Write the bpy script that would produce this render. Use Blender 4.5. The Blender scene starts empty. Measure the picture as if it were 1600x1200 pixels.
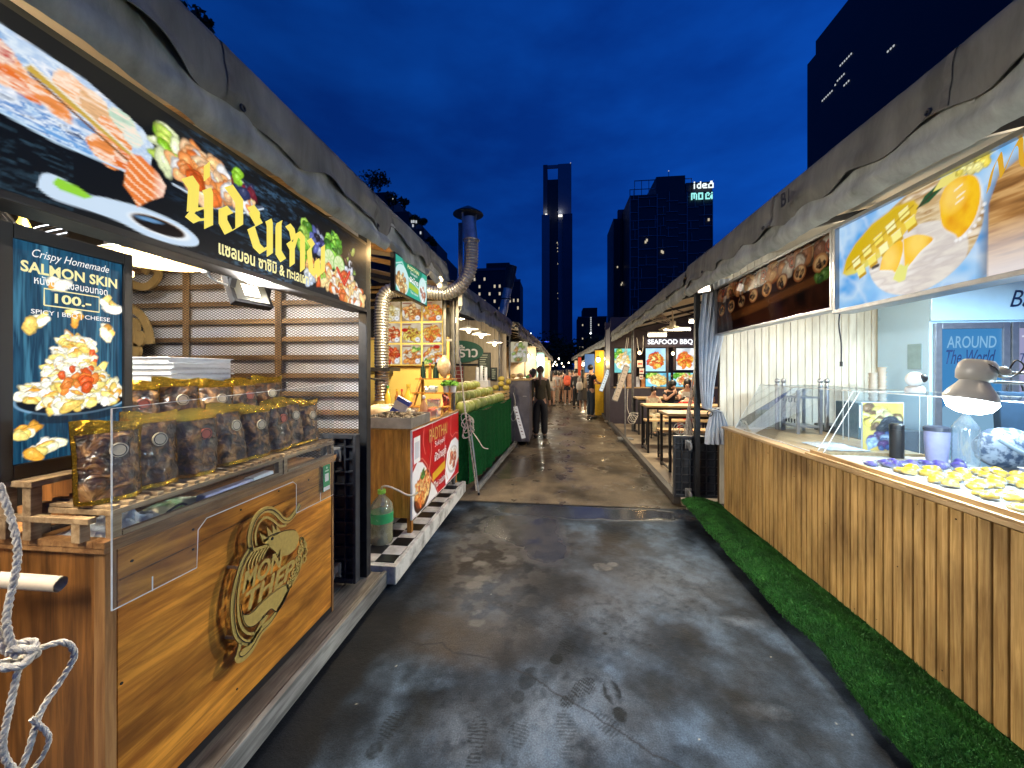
import bpy, bmesh, math, random
import numpy as np
from mathutils import Vector, Matrix, noise as mnoise
R = math.radians
SC = bpy.context.scene
COL = SC.collection
random.seed(7)

# ------------------------------------------------------------------ camera
cam_d = bpy.data.cameras.new('camera')
cam = bpy.data.objects.new('camera', cam_d)
COL.objects.link(cam)
cam.location = (0, 0, 1.6)
cam.rotation_euler = (R(90), 0, R(6.466))
cam_d.sensor_width = 36
cam_d.lens = 13.5
cam_d.shift_y = -0.0125
cam_d.clip_start = 0.02
cam_d.clip_end = 3000
SC.camera = cam

# ------------------------------------------------------------------ view, sky, sun
SC.render.engine = 'CYCLES'
SC.view_settings.view_transform = 'Standard'
SC.view_settings.look = 'None'
SC.view_settings.gamma = 1
SC.view_settings.exposure = 0.0
SC.cycles.use_denoising = True
SC.cycles.max_bounces = 8
SC.cycles.transparent_max_bounces = 24
SC.cycles.sample_clamp_indirect = 4.0
SC.cycles.caustics_reflective = False
SC.cycles.caustics_refractive = False
W = bpy.data.worlds.new('World')
SC.world = W
W.use_nodes = True
wn = W.node_tree
wn.nodes.clear()
def N(t, kind, **kw):
    n = t.nodes.new(kind)
    for k, v in kw.items():
        if k.startswith('_'):
            setattr(n, k[1:], v)
        else:
            n.inputs[k.replace('__', ' ')].default_value = v
    return n
w_out = N(wn, 'ShaderNodeOutputWorld')
w_bg = N(wn, 'ShaderNodeBackground', Strength=0.10)
w_sky = N(wn, 'ShaderNodeTexSky', _sky_type='NISHITA', _sun_disc=False, _sun_elevation=R(-5.5), _sun_rotation=R(60), _altitude=50.0, _ozone_density=6.0)
w_tc = N(wn, 'ShaderNodeTexCoord')
w_map = N(wn, 'ShaderNodeMapping')
w_map.inputs['Scale'].default_value = (1.6, 1.6, 4.2)
w_ns = N(wn, 'ShaderNodeTexNoise', Scale=1.7, Detail=5.0, Roughness=0.55)
w_cr = N(wn, 'ShaderNodeValToRGB')
w_cr.color_ramp.elements[0].position = 0.34; w_cr.color_ramp.elements[0].color = (0.001, 0.024, 0.185, 1)
w_cr.color_ramp.elements[1].position = 0.70; w_cr.color_ramp.elements[1].color = (0.002, 0.050, 0.31, 1)
w_mul = N(wn, 'ShaderNodeMix', _data_type='RGBA', _blend_type='ADD')
w_mul.inputs[0].default_value = 1.0
w_sc = N(wn, 'ShaderNodeVectorMath', _operation='SCALE')
w_sx = N(wn, 'ShaderNodeSeparateXYZ')
w_gr = N(wn, 'ShaderNodeMapRange')
w_gr.inputs['From Min'].default_value = -0.5; w_gr.inputs['From Max'].default_value = 0.9
w_gr.inputs['To Min'].default_value = 8.0; w_gr.inputs['To Max'].default_value = 17.0
wn.links.new(w_tc.outputs['Generated'], w_sx.inputs[0])
wn.links.new(w_sx.outputs[0], w_gr.inputs['Value'])
wn.links.new(w_gr.outputs[0], w_sc.inputs['Scale'])
wn.links.new(w_tc.outputs['Generated'], w_map.inputs['Vector'])
wn.links.new(w_map.outputs[0], w_ns.inputs['Vector'])
wn.links.new(w_ns.outputs['Fac'], w_cr.inputs[0])
wn.links.new(w_cr.outputs[0], w_sc.inputs[0])
wn.links.new(w_sky.outputs[0], w_mul.inputs[6])
wn.links.new(w_sc.outputs[0], w_mul.inputs[7])
wn.links.new(w_mul.outputs[2], w_bg.inputs['Color'])
wn.links.new(w_bg.outputs[0], w_out.inputs['Surface'])

# ------------------------------------------------------------------ colour and materials
def S(r, g, b):
    def f(c):
        c = c / 255.0
        return c / 12.92 if c <= 0.04045 else ((c + 0.055) / 1.055) ** 2.4
    return (f(r), f(g), f(b))
MATS = {}
def base_mat(name):
    m = bpy.data.materials.new(name)
    m.use_nodes = True
    t = m.node_tree
    b = t.nodes['Principled BSDF']
    MATS[name] = m
    return m, t, b
def sset(b, **kw):
    for k, v in kw.items():
        k = k.replace('__', ' ')
        if k in b.inputs:
            b.inputs[k].default_value = v
def ramp(t, stops):
    r = N(t, 'ShaderNodeValToRGB')
    e = r.color_ramp.elements
    while len(e) < len(stops):
        e.new(0.5)
    for i, (p, c) in enumerate(stops):
        e[i].position = p
        e[i].color = (c[0], c[1], c[2], 1)
    return r
def mat(name, c, rough=0.6, metal=0.0, var=0.25, scale=6.0, bump=0.0, stretch=(1, 1, 1), c2=None, spec=0.5, detail=6.0, rvar=0.1, thr=(0.3, 0.7), fine=0.0, **kw):
    """two-tone noise material on object coordinates"""
    m, t, b = base_mat(name)
    tc = N(t, 'ShaderNodeTexCoord')
    mp = N(t, 'ShaderNodeMapping')
    mp.inputs['Scale'].default_value = stretch
    ns = N(t, 'ShaderNodeTexNoise', Scale=scale, Detail=detail, Roughness=0.6)
    t.links.new(tc.outputs['Object'], mp.inputs['Vector'])
    t.links.new(mp.outputs[0], ns.inputs['Vector'])
    a = c2 if c2 else tuple(x * (1 - var) for x in c)
    d = c if c2 else tuple(min(1, x * (1 + var)) for x in c)
    r = ramp(t, [(thr[0], a), (thr[1], d)])
    t.links.new(ns.outputs['Fac'], r.inputs[0])
    t.links.new(r.outputs[0], b.inputs['Base Color'])
    sset(b, Roughness=rough, Metallic=metal, Specular__IOR__Level=spec, **kw)
    if rvar:
        mr = N(t, 'ShaderNodeMapRange')
        mr.inputs['To Min'].default_value = max(0.02, rough - rvar)
        mr.inputs['To Max'].default_value = min(1, rough + rvar)
        t.links.new(ns.outputs['Fac'], mr.inputs['Value'])
        t.links.new(mr.outputs[0], b.inputs['Roughness'])
    if bump:
        n2 = N(t, 'ShaderNodeTexNoise', Scale=scale * 5, Detail=4.0)
        t.links.new(mp.outputs[0], n2.inputs['Vector'])
        bp = N(t, 'ShaderNodeBump', Strength=bump, Distance=0.01)
        t.links.new(n2.outputs['Fac'], bp.inputs['Height'])
        t.links.new(bp.outputs[0], b.inputs['Normal'])
    return m
def wood(name, c1, c2, axis=1, scale=9.0, rough=0.5, knots=True, streak=14.0, c3=None, spec=0.4, coat=0.0):
    """grain stretched along an axis, with darker stain clouds"""
    m, t, b = base_mat(name)
    tc = N(t, 'ShaderNodeTexCoord')
    mp = N(t, 'ShaderNodeMapping')
    s = [streak, streak, streak]
    s[axis] = 0.9
    mp.inputs['Scale'].default_value = s
    n1 = N(t, 'ShaderNodeTexNoise', Scale=scale * 0.3, Detail=8.0, Roughness=0.65, Distortion=0.6)
    n2 = N(t, 'ShaderNodeTexNoise', Scale=2.2, Detail=4.0, Roughness=0.55)
    mp2 = N(t, 'ShaderNodeMapping')
    s2 = [2.2, 2.2, 2.2]
    s2[axis] = 0.8
    mp2.inputs['Scale'].default_value = s2
    t.links.new(tc.outputs['Object'], mp.inputs['Vector'])
    t.links.new(tc.outputs['Object'], mp2.inputs['Vector'])
    t.links.new(mp.outputs[0], n1.inputs['Vector'])
    t.links.new(mp2.outputs[0], n2.inputs['Vector'])
    r1 = ramp(t, [(0.36, c2), (0.50, tuple((a + b) / 2 for a, b in zip(c1, c2))), (0.60, c1)])
    t.links.new(n1.outputs['Fac'], r1.inputs[0])
    r2 = ramp(t, [(0.34, (0.38, 0.33, 0.3)), (0.50, (0.9, 0.88, 0.85)), (0.64, (1.25, 1.22, 1.15))])
    t.links.new(n2.outputs['Fac'], r2.inputs[0])
    mx = N(t, 'ShaderNodeMix', _data_type='RGBA', _blend_type='MULTIPLY')
    mx.inputs[0].default_value = 0.9 if knots else 0.35
    t.links.new(r1.outputs[0], mx.inputs[6])
    t.links.new(r2.outputs[0], mx.inputs[7])
    t.links.new(mx.outputs[2], b.inputs['Base Color'])
    sset(b, Roughness=rough, Specular__IOR__Level=spec, Coat__Weight=coat, Coat__Roughness=0.3)
    bp = N(t, 'ShaderNodeBump', Strength=0.25, Distance=0.004)
    t.links.new(n1.outputs['Fac'], bp.inputs['Height'])
    t.links.new(bp.outputs[0], b.inputs['Normal'])
    return m
def emit(name, c, strength=1.0, sample=True):
    m, t, b = base_mat(name)
    sset(b, Base__Color=(0.0, 0.0, 0.0, 1), Roughness=0.4, Emission__Color=(c[0], c[1], c[2], 1), Emission__Strength=strength)
    if not sample:
        m.cycles.emission_sampling = 'NONE'
    return m
def plain(name, c, rough=0.5, metal=0.0, var=0.12, scale=12.0, **kw):
    return mat(name, c, rough=rough, metal=metal, var=var, scale=scale, **kw)
def painted(name, strength=0.0, rough=0.35, spec=0.2):
    """colours come from the printed picture's own colour attribute"""
    m, t, b = base_mat(name)
    at = N(t, 'ShaderNodeAttribute', _attribute_name='Col')
    if strength > 0:
        sset(b, Base__Color=(0.004, 0.004, 0.004, 1), Roughness=rough, Specular__IOR__Level=spec * .5, Emission__Strength=strength)
        t.links.new(at.outputs['Color'], b.inputs['Emission Color'])
        m.cycles.emission_sampling = 'NONE'
    else:
        t.links.new(at.outputs['Color'], b.inputs['Base Color'])
        sset(b, Roughness=rough, Specular__IOR__Level=spec)
    return m
def clear(name, tint=(0.95, 0.98, 1.0), gloss=0.06, alpha=0.08, rough=0.03, body=(0.8, 0.9, 1.0)):
    """thin clear plastic: mostly transparent, a little milky, glossy by fresnel"""
    m = bpy.data.materials.new(name)
    m.use_nodes = True
    t = m.node_tree
    t.nodes.clear()
    MATS[name] = m
    o = N(t, 'ShaderNodeOutputMaterial')
    tr = N(t, 'ShaderNodeBsdfTransparent', Color=(*tint, 1))
    gl = N(t, 'ShaderNodeBsdfGlossy', Roughness=rough)
    df = N(t, 'ShaderNodeBsdfDiffuse', Color=(*body, 1))
    fr = N(t, 'ShaderNodeLayerWeight', Blend=0.12)
    ns = N(t, 'ShaderNodeTexNoise', Scale=3.0, Detail=5.0)
    tc = N(t, 'ShaderNodeTexCoord')
    t.links.new(tc.outputs['Object'], ns.inputs['Vector'])
    mr = N(t, 'ShaderNodeMapRange')
    mr.inputs['From Min'].default_value = 0.35
    mr.inputs['From Max'].default_value = 0.75
    mr.inputs['To Min'].default_value = alpha * 0.3
    mr.inputs['To Max'].default_value = alpha * 1.8
    t.links.new(ns.outputs['Fac'], mr.inputs['Value'])
    m1 = N(t, 'ShaderNodeMixShader')
    t.links.new(mr.outputs[0], m1.inputs[0])
    t.links.new(tr.outputs[0], m1.inputs[1])
    t.links.new(df.outputs[0], m1.inputs[2])
    ad = N(t, 'ShaderNodeMath', _operation='MULTIPLY_ADD')
    ad.inputs[1].default_value = 0.5
    ad.inputs[2].default_value = gloss
    t.links.new(fr.outputs['Fresnel'], ad.inputs[0])
    m2 = N(t, 'ShaderNodeMixShader')
    t.links.new(ad.outputs[0], m2.inputs[0])
    t.links.new(m1.outputs[0], m2.inputs[1])
    t.links.new(gl.outputs[0], m2.inputs[2])
    t.links.new(m2.outputs[0], o.inputs['Surface'])
    return m

# ------------------------------------------------------------------ objects
WL = {}
def tag(o, label, cat, group=None, kind=None):
    o['label'] = label
    if cat:
        o['category'] = cat
    if group:
        o['group'] = group
    if kind:
        o['kind'] = kind
    return o
def thing(name, label, cat, loc=(0, 0, 0), group=None, rotz=0.0):
    o = bpy.data.objects.new(name, None)
    o.empty_display_size = 0.1
    COL.objects.link(o)
    o.location = loc
    o.rotation_euler = (0, 0, rotz)
    WL[o.name] = Vector(loc)
    return tag(o, label, cat, group)
def link_mesh(name, me, mats, parent, at):
    o = bpy.data.objects.new(name, me)
    COL.objects.link(o)
    for m in (mats if isinstance(mats, (list, tuple)) else [mats]):
        me.materials.append(m)
    off = Vector((0, 0, 0))
    if parent is not None:
        off = WL[parent.name]
        o.parent = parent
    elif at is not None:
        off = Vector(at)
        o.location = off
    WL[o.name] = off
    if off.length > 1e-9:
        me.transform(Matrix.Translation(-off))
    return o
def dup(root, loc=None, rotz=None, label=None, rot=None):
    def rec(o, par):
        c = o.copy()
        COL.objects.link(c)
        if par is not None:
            c.parent = par
        for ch in list(o.children):
            rec(ch, c)
        return c
    r = rec(root, None)
    if loc is not None:
        r.location = loc
        WL[r.name] = Vector(loc)
    if rotz is not None:
        r.rotation_euler = (0, 0, rotz)
    if rot is not None:
        r.rotation_euler = rot
    if label:
        r['label'] = label
    return r
def frame_of(d):
    d = Vector(d).normalized()
    a = Vector((0, 0, 1)) if abs(d.z) < 0.9 else Vector((1, 0, 0))
    u = d.cross(a).normalized()
    return u, d.cross(u).normalized()
class MB:
    def __init__(s):
        s.v = []; s.f = []; s.m = []
    def add(s, vs, fs, mi=0):
        b = len(s.v)
        s.v += [tuple(p) for p in vs]
        s.f += [tuple(i + b for i in f) for f in fs]
        s.m += [mi] * len(fs)
        return s
    def bx(s, x0, x1, y0, y1, z0, z1, mi=0):
        x0, x1 = min(x0, x1), max(x0, x1); y0, y1 = min(y0, y1), max(y0, y1); z0, z1 = min(z0, z1), max(z0, z1)
        vs = [(x0, y0, z0), (x1, y0, z0), (x1, y1, z0), (x0, y1, z0), (x0, y0, z1), (x1, y0, z1), (x1, y1, z1), (x0, y1, z1)]
        return s.add(vs, [(0, 3, 2, 1), (4, 5, 6, 7), (0, 1, 5, 4), (1, 2, 6, 5), (2, 3, 7, 6), (3, 0, 4, 7)], mi)
    def box(s, c, size, rot=None, mi=0):
        h = [q / 2 for q in size]
        M = rot if rot is not None else Matrix.Identity(3)
        vs = [Vector(c) + M @ Vector((sx * h[0], sy * h[1], sz * h[2])) for sz in (-1, 1) for sx, sy in ((-1, -1), (1, -1), (1, 1), (-1, 1))]
        return s.add(vs, [(0, 3, 2, 1), (4, 5, 6, 7), (0, 1, 5, 4), (1, 2, 6, 5), (2, 3, 7, 6), (3, 0, 4, 7)], mi)
    def bar(s, p, q, w, h=None, mi=0, up=(0, 0, 1)):
        """rectangular bar from p to q"""
        p, q = Vector(p), Vector(q)
        d = (q - p)
        L = d.length
        d.normalize()
        upv = Vector(up)
        if abs(d.dot(upv)) > 0.95:
            upv = Vector((0, 1, 0)) if abs(d.y) < 0.9 else Vector((1, 0, 0))
        u = d.cross(upv).normalized()
        v = u.cross(d).normalized()
        M = Matrix((u, d, v)).transposed()
        return s.box((p + q) / 2, (w, L, h or w), M, mi)
    def cyl(s, p, q, r0, r1=None, n=12, mi=0, cap=True):
        p, q = Vector(p), Vector(q)
        r1 = r0 if r1 is None else r1
        u, v = frame_of(q - p)
        vs = []
        for (c, r) in ((p, r0), (q, r1)):
            for i in range(n):
                a = 2 * math.pi * i / n
                vs.append(c + (u * math.cos(a) + v * math.sin(a)) * r)
        fs = [(i, (i + 1) % n, n + (i + 1) % n, n + i) for i in range(n)]
        if cap:
            fs += [tuple(range(n - 1, -1, -1)), tuple(range(n, 2 * n))]
        return s.add(vs, fs, mi)
    def tube(s, pts, r, n=8, mi=0, closed=False, cap=True):
        pts = [Vector(p) for p in pts]
        k = len(pts)
        rr = r if isinstance(r, (list, tuple)) else [r] * k
        u = None
        vs = []
        for i, p in enumerate(pts):
            if closed:
                d = pts[(i + 1) % k] - pts[i - 1]
            else:
                d = pts[min(i + 1, k - 1)] - pts[max(i - 1, 0)]
            if d.length < 1e-9:
                d = Vector((0, 0, 1))
            d.normalize()
            if u is None:
                u, v = frame_of(d)
            else:
                u = (u - d * u.dot(d))
                if u.length < 1e-6:
                    u, v = frame_of(d)
                u.normalize()
                v = d.cross(u)
            for j in range(n):
                a = 2 * math.pi * j / n
                vs.append(p + (u * math.cos(a) + v * math.sin(a)) * rr[i])
        fs = []
        for i in range(k if closed else k - 1):
            for j in range(n):
                i2 = (i + 1) % k
                fs.append((i * n + j, i * n + (j + 1) % n, i2 * n + (j + 1) % n, i2 * n + j))
        if cap and not closed:
            fs += [tuple(range(n - 1, -1, -1)), tuple(range((k - 1) * n, k * n))]
        return s.add(vs, fs, mi)
    def lathe(s, c, prof, n=16, mi=0, M=None):
        vs = []; fs = []
        k = len(prof)
        for (r, z) in prof:
            for j in range(n):
                a = 2 * math.pi * j / n
                p = Vector((r * math.cos(a), r * math.sin(a), z))
                vs.append(Vector(c) + (M @ p if M is not None else p))
        for i in range(k - 1):
            for j in range(n):
                fs.append((i * n + j, i * n + (j + 1) % n, (i + 1) * n + (j + 1) % n, (i + 1) * n + j))
        if prof[0][0] > 1e-6:
            fs.append(tuple(range(n - 1, -1, -1)))
        if prof[-1][0] > 1e-6:
            fs.append(tuple(range((k - 1) * n, k * n)))
        return s.add(vs, fs, mi)
    def ell(s, c, r, nu=12, nv=8, M=None, mi=0, jit=0.0, sq=1.0, seed=0):
        rnd = random.Random(seed)
        vs = []; fs = []
        sg = lambda x: math.copysign(abs(x) ** sq, x)
        for i in range(nv + 1):
            th = math.pi * i / nv
            for j in range(nu):
                ph = 2 * math.pi * j / nu
                k = 1 + (rnd.uniform(-jit, jit) if 0 < i < nv else 0)
                p = Vector((sg(math.sin(th)) * sg(math.cos(ph)) * r[0] * k, sg(math.sin(th)) * sg(math.sin(ph)) * r[1] * k, sg(math.cos(th)) * r[2] * k))
                vs.append(Vector(c) + (M @ p if M is not None else p))
        for i in range(nv):
            for j in range(nu):
                fs.append((i * nu + j, (i + 1) * nu + j, (i + 1) * nu + (j + 1) % nu, i * nu + (j + 1) % nu))
        return s.add(vs, fs, mi)
    def prism(s, poly, O, U, V, t, mi=0):
        O, U, V = Vector(O), Vector(U), Vector(V)
        Nn = U.cross(V)
        k = len(poly)
        ar = sum(poly[i][0] * poly[(i + 1) % k][1] - poly[(i + 1) % k][0] * poly[i][1] for i in range(k))
        if ar < 0:
            poly = poly[::-1]
        vs = [O + U * a + V * b for a, b in poly] + [O + U * a + V * b + Nn * t for a, b in poly]
        fs = [tuple(range(k - 1, -1, -1)), tuple(range(k, 2 * k))] + [(i, (i + 1) % k, k + (i + 1) % k, k + i) for i in range(k)]
        return s.add(vs, fs, mi)
    def ribbon(s, path, w, O, U, V, t, mi=0):
        """stroke of width w (number or list) along a 2-D path, extruded by t"""
        k = len(path)
        ww = w if isinstance(w, (list, tuple)) else [w] * k
        L = []; Rr = []
        for i in range(k):
            a = path[max(i - 1, 0)]; b = path[min(i + 1, k - 1)]
            dx, dy = b[0] - a[0], b[1] - a[1]
            l = math.hypot(dx, dy) or 1
            nx, ny = -dy / l * ww[i] / 2, dx / l * ww[i] / 2
            L.append((path[i][0] + nx, path[i][1] + ny)); Rr.append((path[i][0] - nx, path[i][1] - ny))
        for i in range(k - 1):
            s.prism([Rr[i], Rr[i + 1], L[i + 1], L[i]], O, U, V, t, mi)
        return s
    def nib(s, path, w, ang, O, U, V, t, mi=0):
        """broad-pen stroke: pen edge of width w held at angle ang"""
        cx, cy = math.cos(ang) * w / 2, math.sin(ang) * w / 2
        for (a, b) in zip(path[:-1], path[1:]):
            s.prism([(a[0] - cx, a[1] - cy), (b[0] - cx, b[1] - cy), (b[0] + cx, b[1] + cy), (a[0] + cx, a[1] + cy)], O, U, V, t, mi)
        return s
    def grid(s, fn, nu, nv, mi=0, flip=False):
        vs = [fn(i / nu, j / nv) for j in range(nv + 1) for i in range(nu + 1)]
        fs = []
        for j in range(nv):
            for i in range(nu):
                a = j * (nu + 1) + i
                q = (a, a + 1, a + nu + 2, a + nu + 1)
                fs.append(q[::-1] if flip else q)
        return s.add(vs, fs, mi)
    def build(s, name, mats, parent=None, at=None, smooth=None, bevel=0.0, solid=0.0, sub=0, rot=None):
        me = bpy.data.meshes.new(name)
        me.from_pydata(s.v, [], s.f)
        for p, mi in zip(me.polygons, s.m):
            p.material_index = mi
        if bevel or solid or sub:
            bm = bmesh.new()
            bm.from_mesh(me)
            if solid:
                bmesh.ops.recalc_face_normals(bm, faces=bm.faces)
                bmesh.ops.solidify(bm, geom=bm.faces[:], thickness=solid)
            if bevel:
                es = [e for e in bm.edges if len(e.link_faces) == 2 and e.calc_face_angle(0) > 0.6]
                bmesh.ops.bevel(bm, geom=es, offset=bevel, segments=2, profile=0.6, affect='EDGES', clamp_overlap=True)
            bm.to_mesh(me)
            bm.free()
        me.validate()
        me.update()
        if smooth is not None:
            me.shade_smooth()
            me.set_sharp_from_angle(angle=R(smooth))
        return link_mesh(name, me, mats, parent, at)

def text(body, O, U, V, w, h, m, parent=None, name='lettering', t=0.002, bold=0.0, shear=0.0, at=None, center=True, spacing=1.0, res=3):
    """lettering fitted in a w x h box; O is the box centre (or its lower left corner)"""
    c = bpy.data.curves.new('lettering', 'FONT')
    c.body = body
    c.size = 1.0
    c.offset = bold
    c.shear = shear
    c.space_character = spacing
    c.resolution_u = res
    c.align_x = 'CENTER'
    o = bpy.data.objects.new('lettering', c)
    COL.objects.link(o)
    dg = bpy.context.evaluated_depsgraph_get()
    me = bpy.data.meshes.new_from_object(o.evaluated_get(dg))
    bpy.data.objects.remove(o)
    bpy.data.curves.remove(c)
    n = len(me.vertices)
    co = np.empty(n * 3, 'f')
    me.vertices.foreach_get('co', co)
    co = co.reshape(-1, 3)
    lo, hi = co.min(0), co.max(0)
    ex = np.maximum(hi - lo, 1e-6)
    sx = w / ex[0]
    sy = (h / ex[1]) if h else sx
    if w is None:
        pass
    ctr = (lo + hi) / 2
    p2 = (co[:, :2] - ctr[:2]) * np.array([sx, sy])
    O, U, V = np.array(O, 'f'), np.array(U, 'f'), np.array(V, 'f')
    if not center:
        O = O + U * w / 2 + V * (h if h else sy * ex[1]) / 2
    Nn = np.cross(U, V)
    X = O + p2[:, :1] * U + p2[:, 1:2] * V + Nn * t
    me.vertices.foreach_set('co', X.astype('f').ravel())
    me.materials.clear()
    me.update()
    return link_mesh(name, me, m, parent, at)

# ------------------------------------------------------------------ printed pictures (colour attribute on a fine sheet)
_perm = np.random.RandomState(3).rand(256, 256)
def vnoise(x, y, seed=0):
    x = x + seed * 17.31; y = y + seed * 9.77
    xi = np.floor(x).astype(int); yi = np.floor(y).astype(int)
    fx = x - xi; fy = y - yi
    fx = fx * fx * (3 - 2 * fx); fy = fy * fy * (3 - 2 * fy)
    a = _perm[xi % 256, yi % 256]; b = _perm[(xi + 1) % 256, yi % 256]
    c = _perm[xi % 256, (yi + 1) % 256]; d = _perm[(xi + 1) % 256, (yi + 1) % 256]
    return (a * (1 - fx) + b * fx) * (1 - fy) + (c * (1 - fx) + d * fx) * fy
def fbm(x, y, seed=0, oct=4):
    s = 0; a = 0.5; t = 0
    for i in range(oct):
        s = s + a * vnoise(x * 2 ** i, y * 2 ** i, seed + i); t += a; a *= 0.55
    return s / t
class Paint:
    def __init__(s, w, h, res, bg=(0, 0, 0), ys=None, xs=None):
        s.w, s.h = w, h
        s.nx = max(2, int(w / res)) if xs is None else len(xs) - 1
        s.ny = max(2, int(h / res)) if ys is None else len(ys) - 1
        xs = np.linspace(0, w, s.nx + 1) if xs is None else xs
        ys = np.linspace(0, h, s.ny + 1) if ys is None else ys
        s.X, s.Y = np.meshgrid(xs, ys)
        s.C = np.zeros(s.X.shape + (3,)) + np.array(bg)
        s.A = np.ones(s.X.shape)
        s.res = res
    def mix(s, mask, col):
        col = np.asarray(col)
        s.C = s.C * (1 - mask[..., None]) + col * mask[..., None]
    def nz(s, sc, seed=0, sx=1.0, sy=1.0, oct=4):
        return fbm(s.X * sc * sx, s.Y * sc * sy, seed, oct)
    def m_ell(s, cx, cy, rx, ry, rot=0.0, soft=None, wob=0.0, seed=0):
        c, q = math.cos(rot), math.sin(rot)
        dx, dy = s.X - cx, s.Y - cy
        a = (dx * c + dy * q) / rx; b = (-dx * q + dy * c) / ry
        d = np.sqrt(a * a + b * b)
        if wob:
            d = d + wob * (s.nz(1.6 / max(min(rx, ry), 1e-3) * 0.6, seed) - 0.5)
        e = (soft if soft is not None else s.res) / min(rx, ry)
        return np.clip((1 - d) / e + 0.5, 0, 1)
    def m_poly(s, pts, soft=None):
        inside = np.zeros(s.X.shape, bool)
        dist = np.full(s.X.shape, 1e9)
        k = len(pts)
        for i in range(k):
            x0, y0 = pts[i]; x1, y1 = pts[(i + 1) % k]
            if y0 != y1:
                cond = ((y0 > s.Y) != (y1 > s.Y)) & (s.X < (x1 - x0) * (s.Y - y0) / (y1 - y0) + x0)
                inside ^= cond
            dist = np.minimum(dist, s.seg(x0, y0, x1, y1))
        e = soft if soft is not None else s.res
        return np.clip(np.where(inside, dist, -dist) / e + 0.5, 0, 1)
    def seg(s, x0, y0, x1, y1):
        dx, dy = x1 - x0, y1 - y0
        l2 = dx * dx + dy * dy or 1e-9
        t = np.clip(((s.X - x0) * dx + (s.Y - y0) * dy) / l2, 0, 1)
        return np.hypot(s.X - x0 - t * dx, s.Y - y0 - t * dy)
    def m_line(s, pts, w, soft=None):
        d = np.full(s.X.shape, 1e9)
        for a, b in zip(pts[:-1], pts[1:]):
            d = np.minimum(d, s.seg(*a, *b))
        return np.clip((w / 2 - d) / (soft or s.res) + 0.5, 0, 1)
    def ell(s, cx, cy, rx, ry, col, rot=0.0, soft=None, wob=0.0, seed=0, op=1.0):
        s.mix(s.m_ell(cx, cy, rx, ry, rot, soft, wob, seed) * op, col)
    def poly(s, pts, col, soft=None, op=1.0):
        s.mix(s.m_poly(pts, soft) * op, col)
    def line(s, pts, w, col, op=1.0, soft=None):
        s.mix(s.m_line(pts, w, soft) * op, col)
    def rect(s, x0, x1, y0, y1, col):
        s.mix(((s.X >= x0) & (s.X <= x1) & (s.Y >= y0) & (s.Y <= y1)).astype(float), col)
    def tex(s, mask, cols, sc, seed=0, sx=1.0, sy=1.0, oct=4):
        """fill a mask with noise running through a list of colours"""
        n = np.clip((s.nz(sc, seed, sx, sy, oct) - 0.25) / 0.5, 0, 0.9999) * (len(cols) - 1)
        i = n.astype(int); f = (n - i)[..., None]
        c = np.array(cols)
        s.mix(mask, c[i] * (1 - f) + c[i + 1] * f)
    def heap(s, cx, cy, rx, ry, n, size, cols, seed=0, asp=1.6, edge=0.55, rot=0.0):
        """many bits of food piled in an ellipse, each with a darker rim and a lit upper side"""
        rnd = random.Random(seed)
        pts = []
        for i in range(n):
            a = rnd.uniform(0, 6.283); q = math.sqrt(rnd.random())
            pts.append((cx + rx * q * math.cos(a), cy + ry * q * math.sin(a)))
        pts.sort(key=lambda p: -p[1])
        f = 0.55 / size
        WX = s.X + size * 1.1 * (fbm(s.X * f, s.Y * f, seed + 61, 3) - 0.5); WY = s.Y + size * 1.1 * (fbm(s.X * f, s.Y * f, seed + 83, 3) - 0.5)
        G = 0.62 + 0.76 * fbm(s.X * f * 3.2, s.Y * f * 3.2, seed + 5, 3)
        for (x, y) in pts:
            z = size * rnd.uniform(0.6, 1.3); c = np.array(rnd.choice(cols)) * rnd.uniform(0.8, 1.15)
            th = rnd.uniform(0, 3.14); aa = rnd.uniform(1, asp)
            i0 = max(0, np.searchsorted(s.Y[:, 0], y - 2.5 * z) - 1); i1 = np.searchsorted(s.Y[:, 0], y + 2.5 * z) + 1
            j0 = max(0, np.searchsorted(s.X[0], x - 2.5 * z) - 1); j1 = np.searchsorted(s.X[0], x + 2.5 * z) + 1
            X, Y, g = WX[i0:i1, j0:j1], WY[i0:i1, j0:j1], G[i0:i1, j0:j1, None]
            if X.size == 0:
                continue
            co, si = math.cos(th), math.sin(th)
            for (dx, dy, k, cc) in ((0, 0, 1.15, c * edge), (0, 0, 1.0, c), (-0.1, 0.25, 0.62, np.minimum(1, c * 1.2 + 0.02)), (-0.2, 0.4, 0.25, np.minimum(1, c * 1.6 + 0.1))):
                u = ((X - x - dx * z) * co + (Y - y - dy * z) * si) / (z * aa * k); v = (-(X - x - dx * z) * si + (Y - y - dy * z) * co) / (z * k)
                m = np.clip((1 - np.sqrt(u * u + v * v)) / (s.res / z) + 0.5, 0, 1)[..., None]
                s.C[i0:i1, j0:j1] = s.C[i0:i1, j0:j1] * (1 - m) + np.minimum(cc * g, 1) * m
    def mesh(s, name, O, U, V, m, parent=None, at=None, zfn=None):
        O, U, V = np.array(O, float), np.array(U, float), np.array(V, float)
        P = O + s.X[..., None] * U + s.Y[..., None] * V
        if zfn is not None:
            P = P + np.cross(U, V) * zfn(s.X, s.Y)[..., None]
        nv = P.shape[0] * P.shape[1]
        i = np.arange(s.ny)[:, None] * (s.nx + 1) + np.arange(s.nx)[None]
        q = np.stack([i, i + 1, i + s.nx + 2, i + s.nx + 1], -1).reshape(-1, 4)
        me = bpy.data.meshes.new(name)
        me.vertices.add(nv); me.loops.add(q.size); me.polygons.add(len(q))
        me.vertices.foreach_set('co', P.astype('f').ravel())
        me.loops.foreach_set('vertex_index', q.astype('i').ravel())
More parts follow.
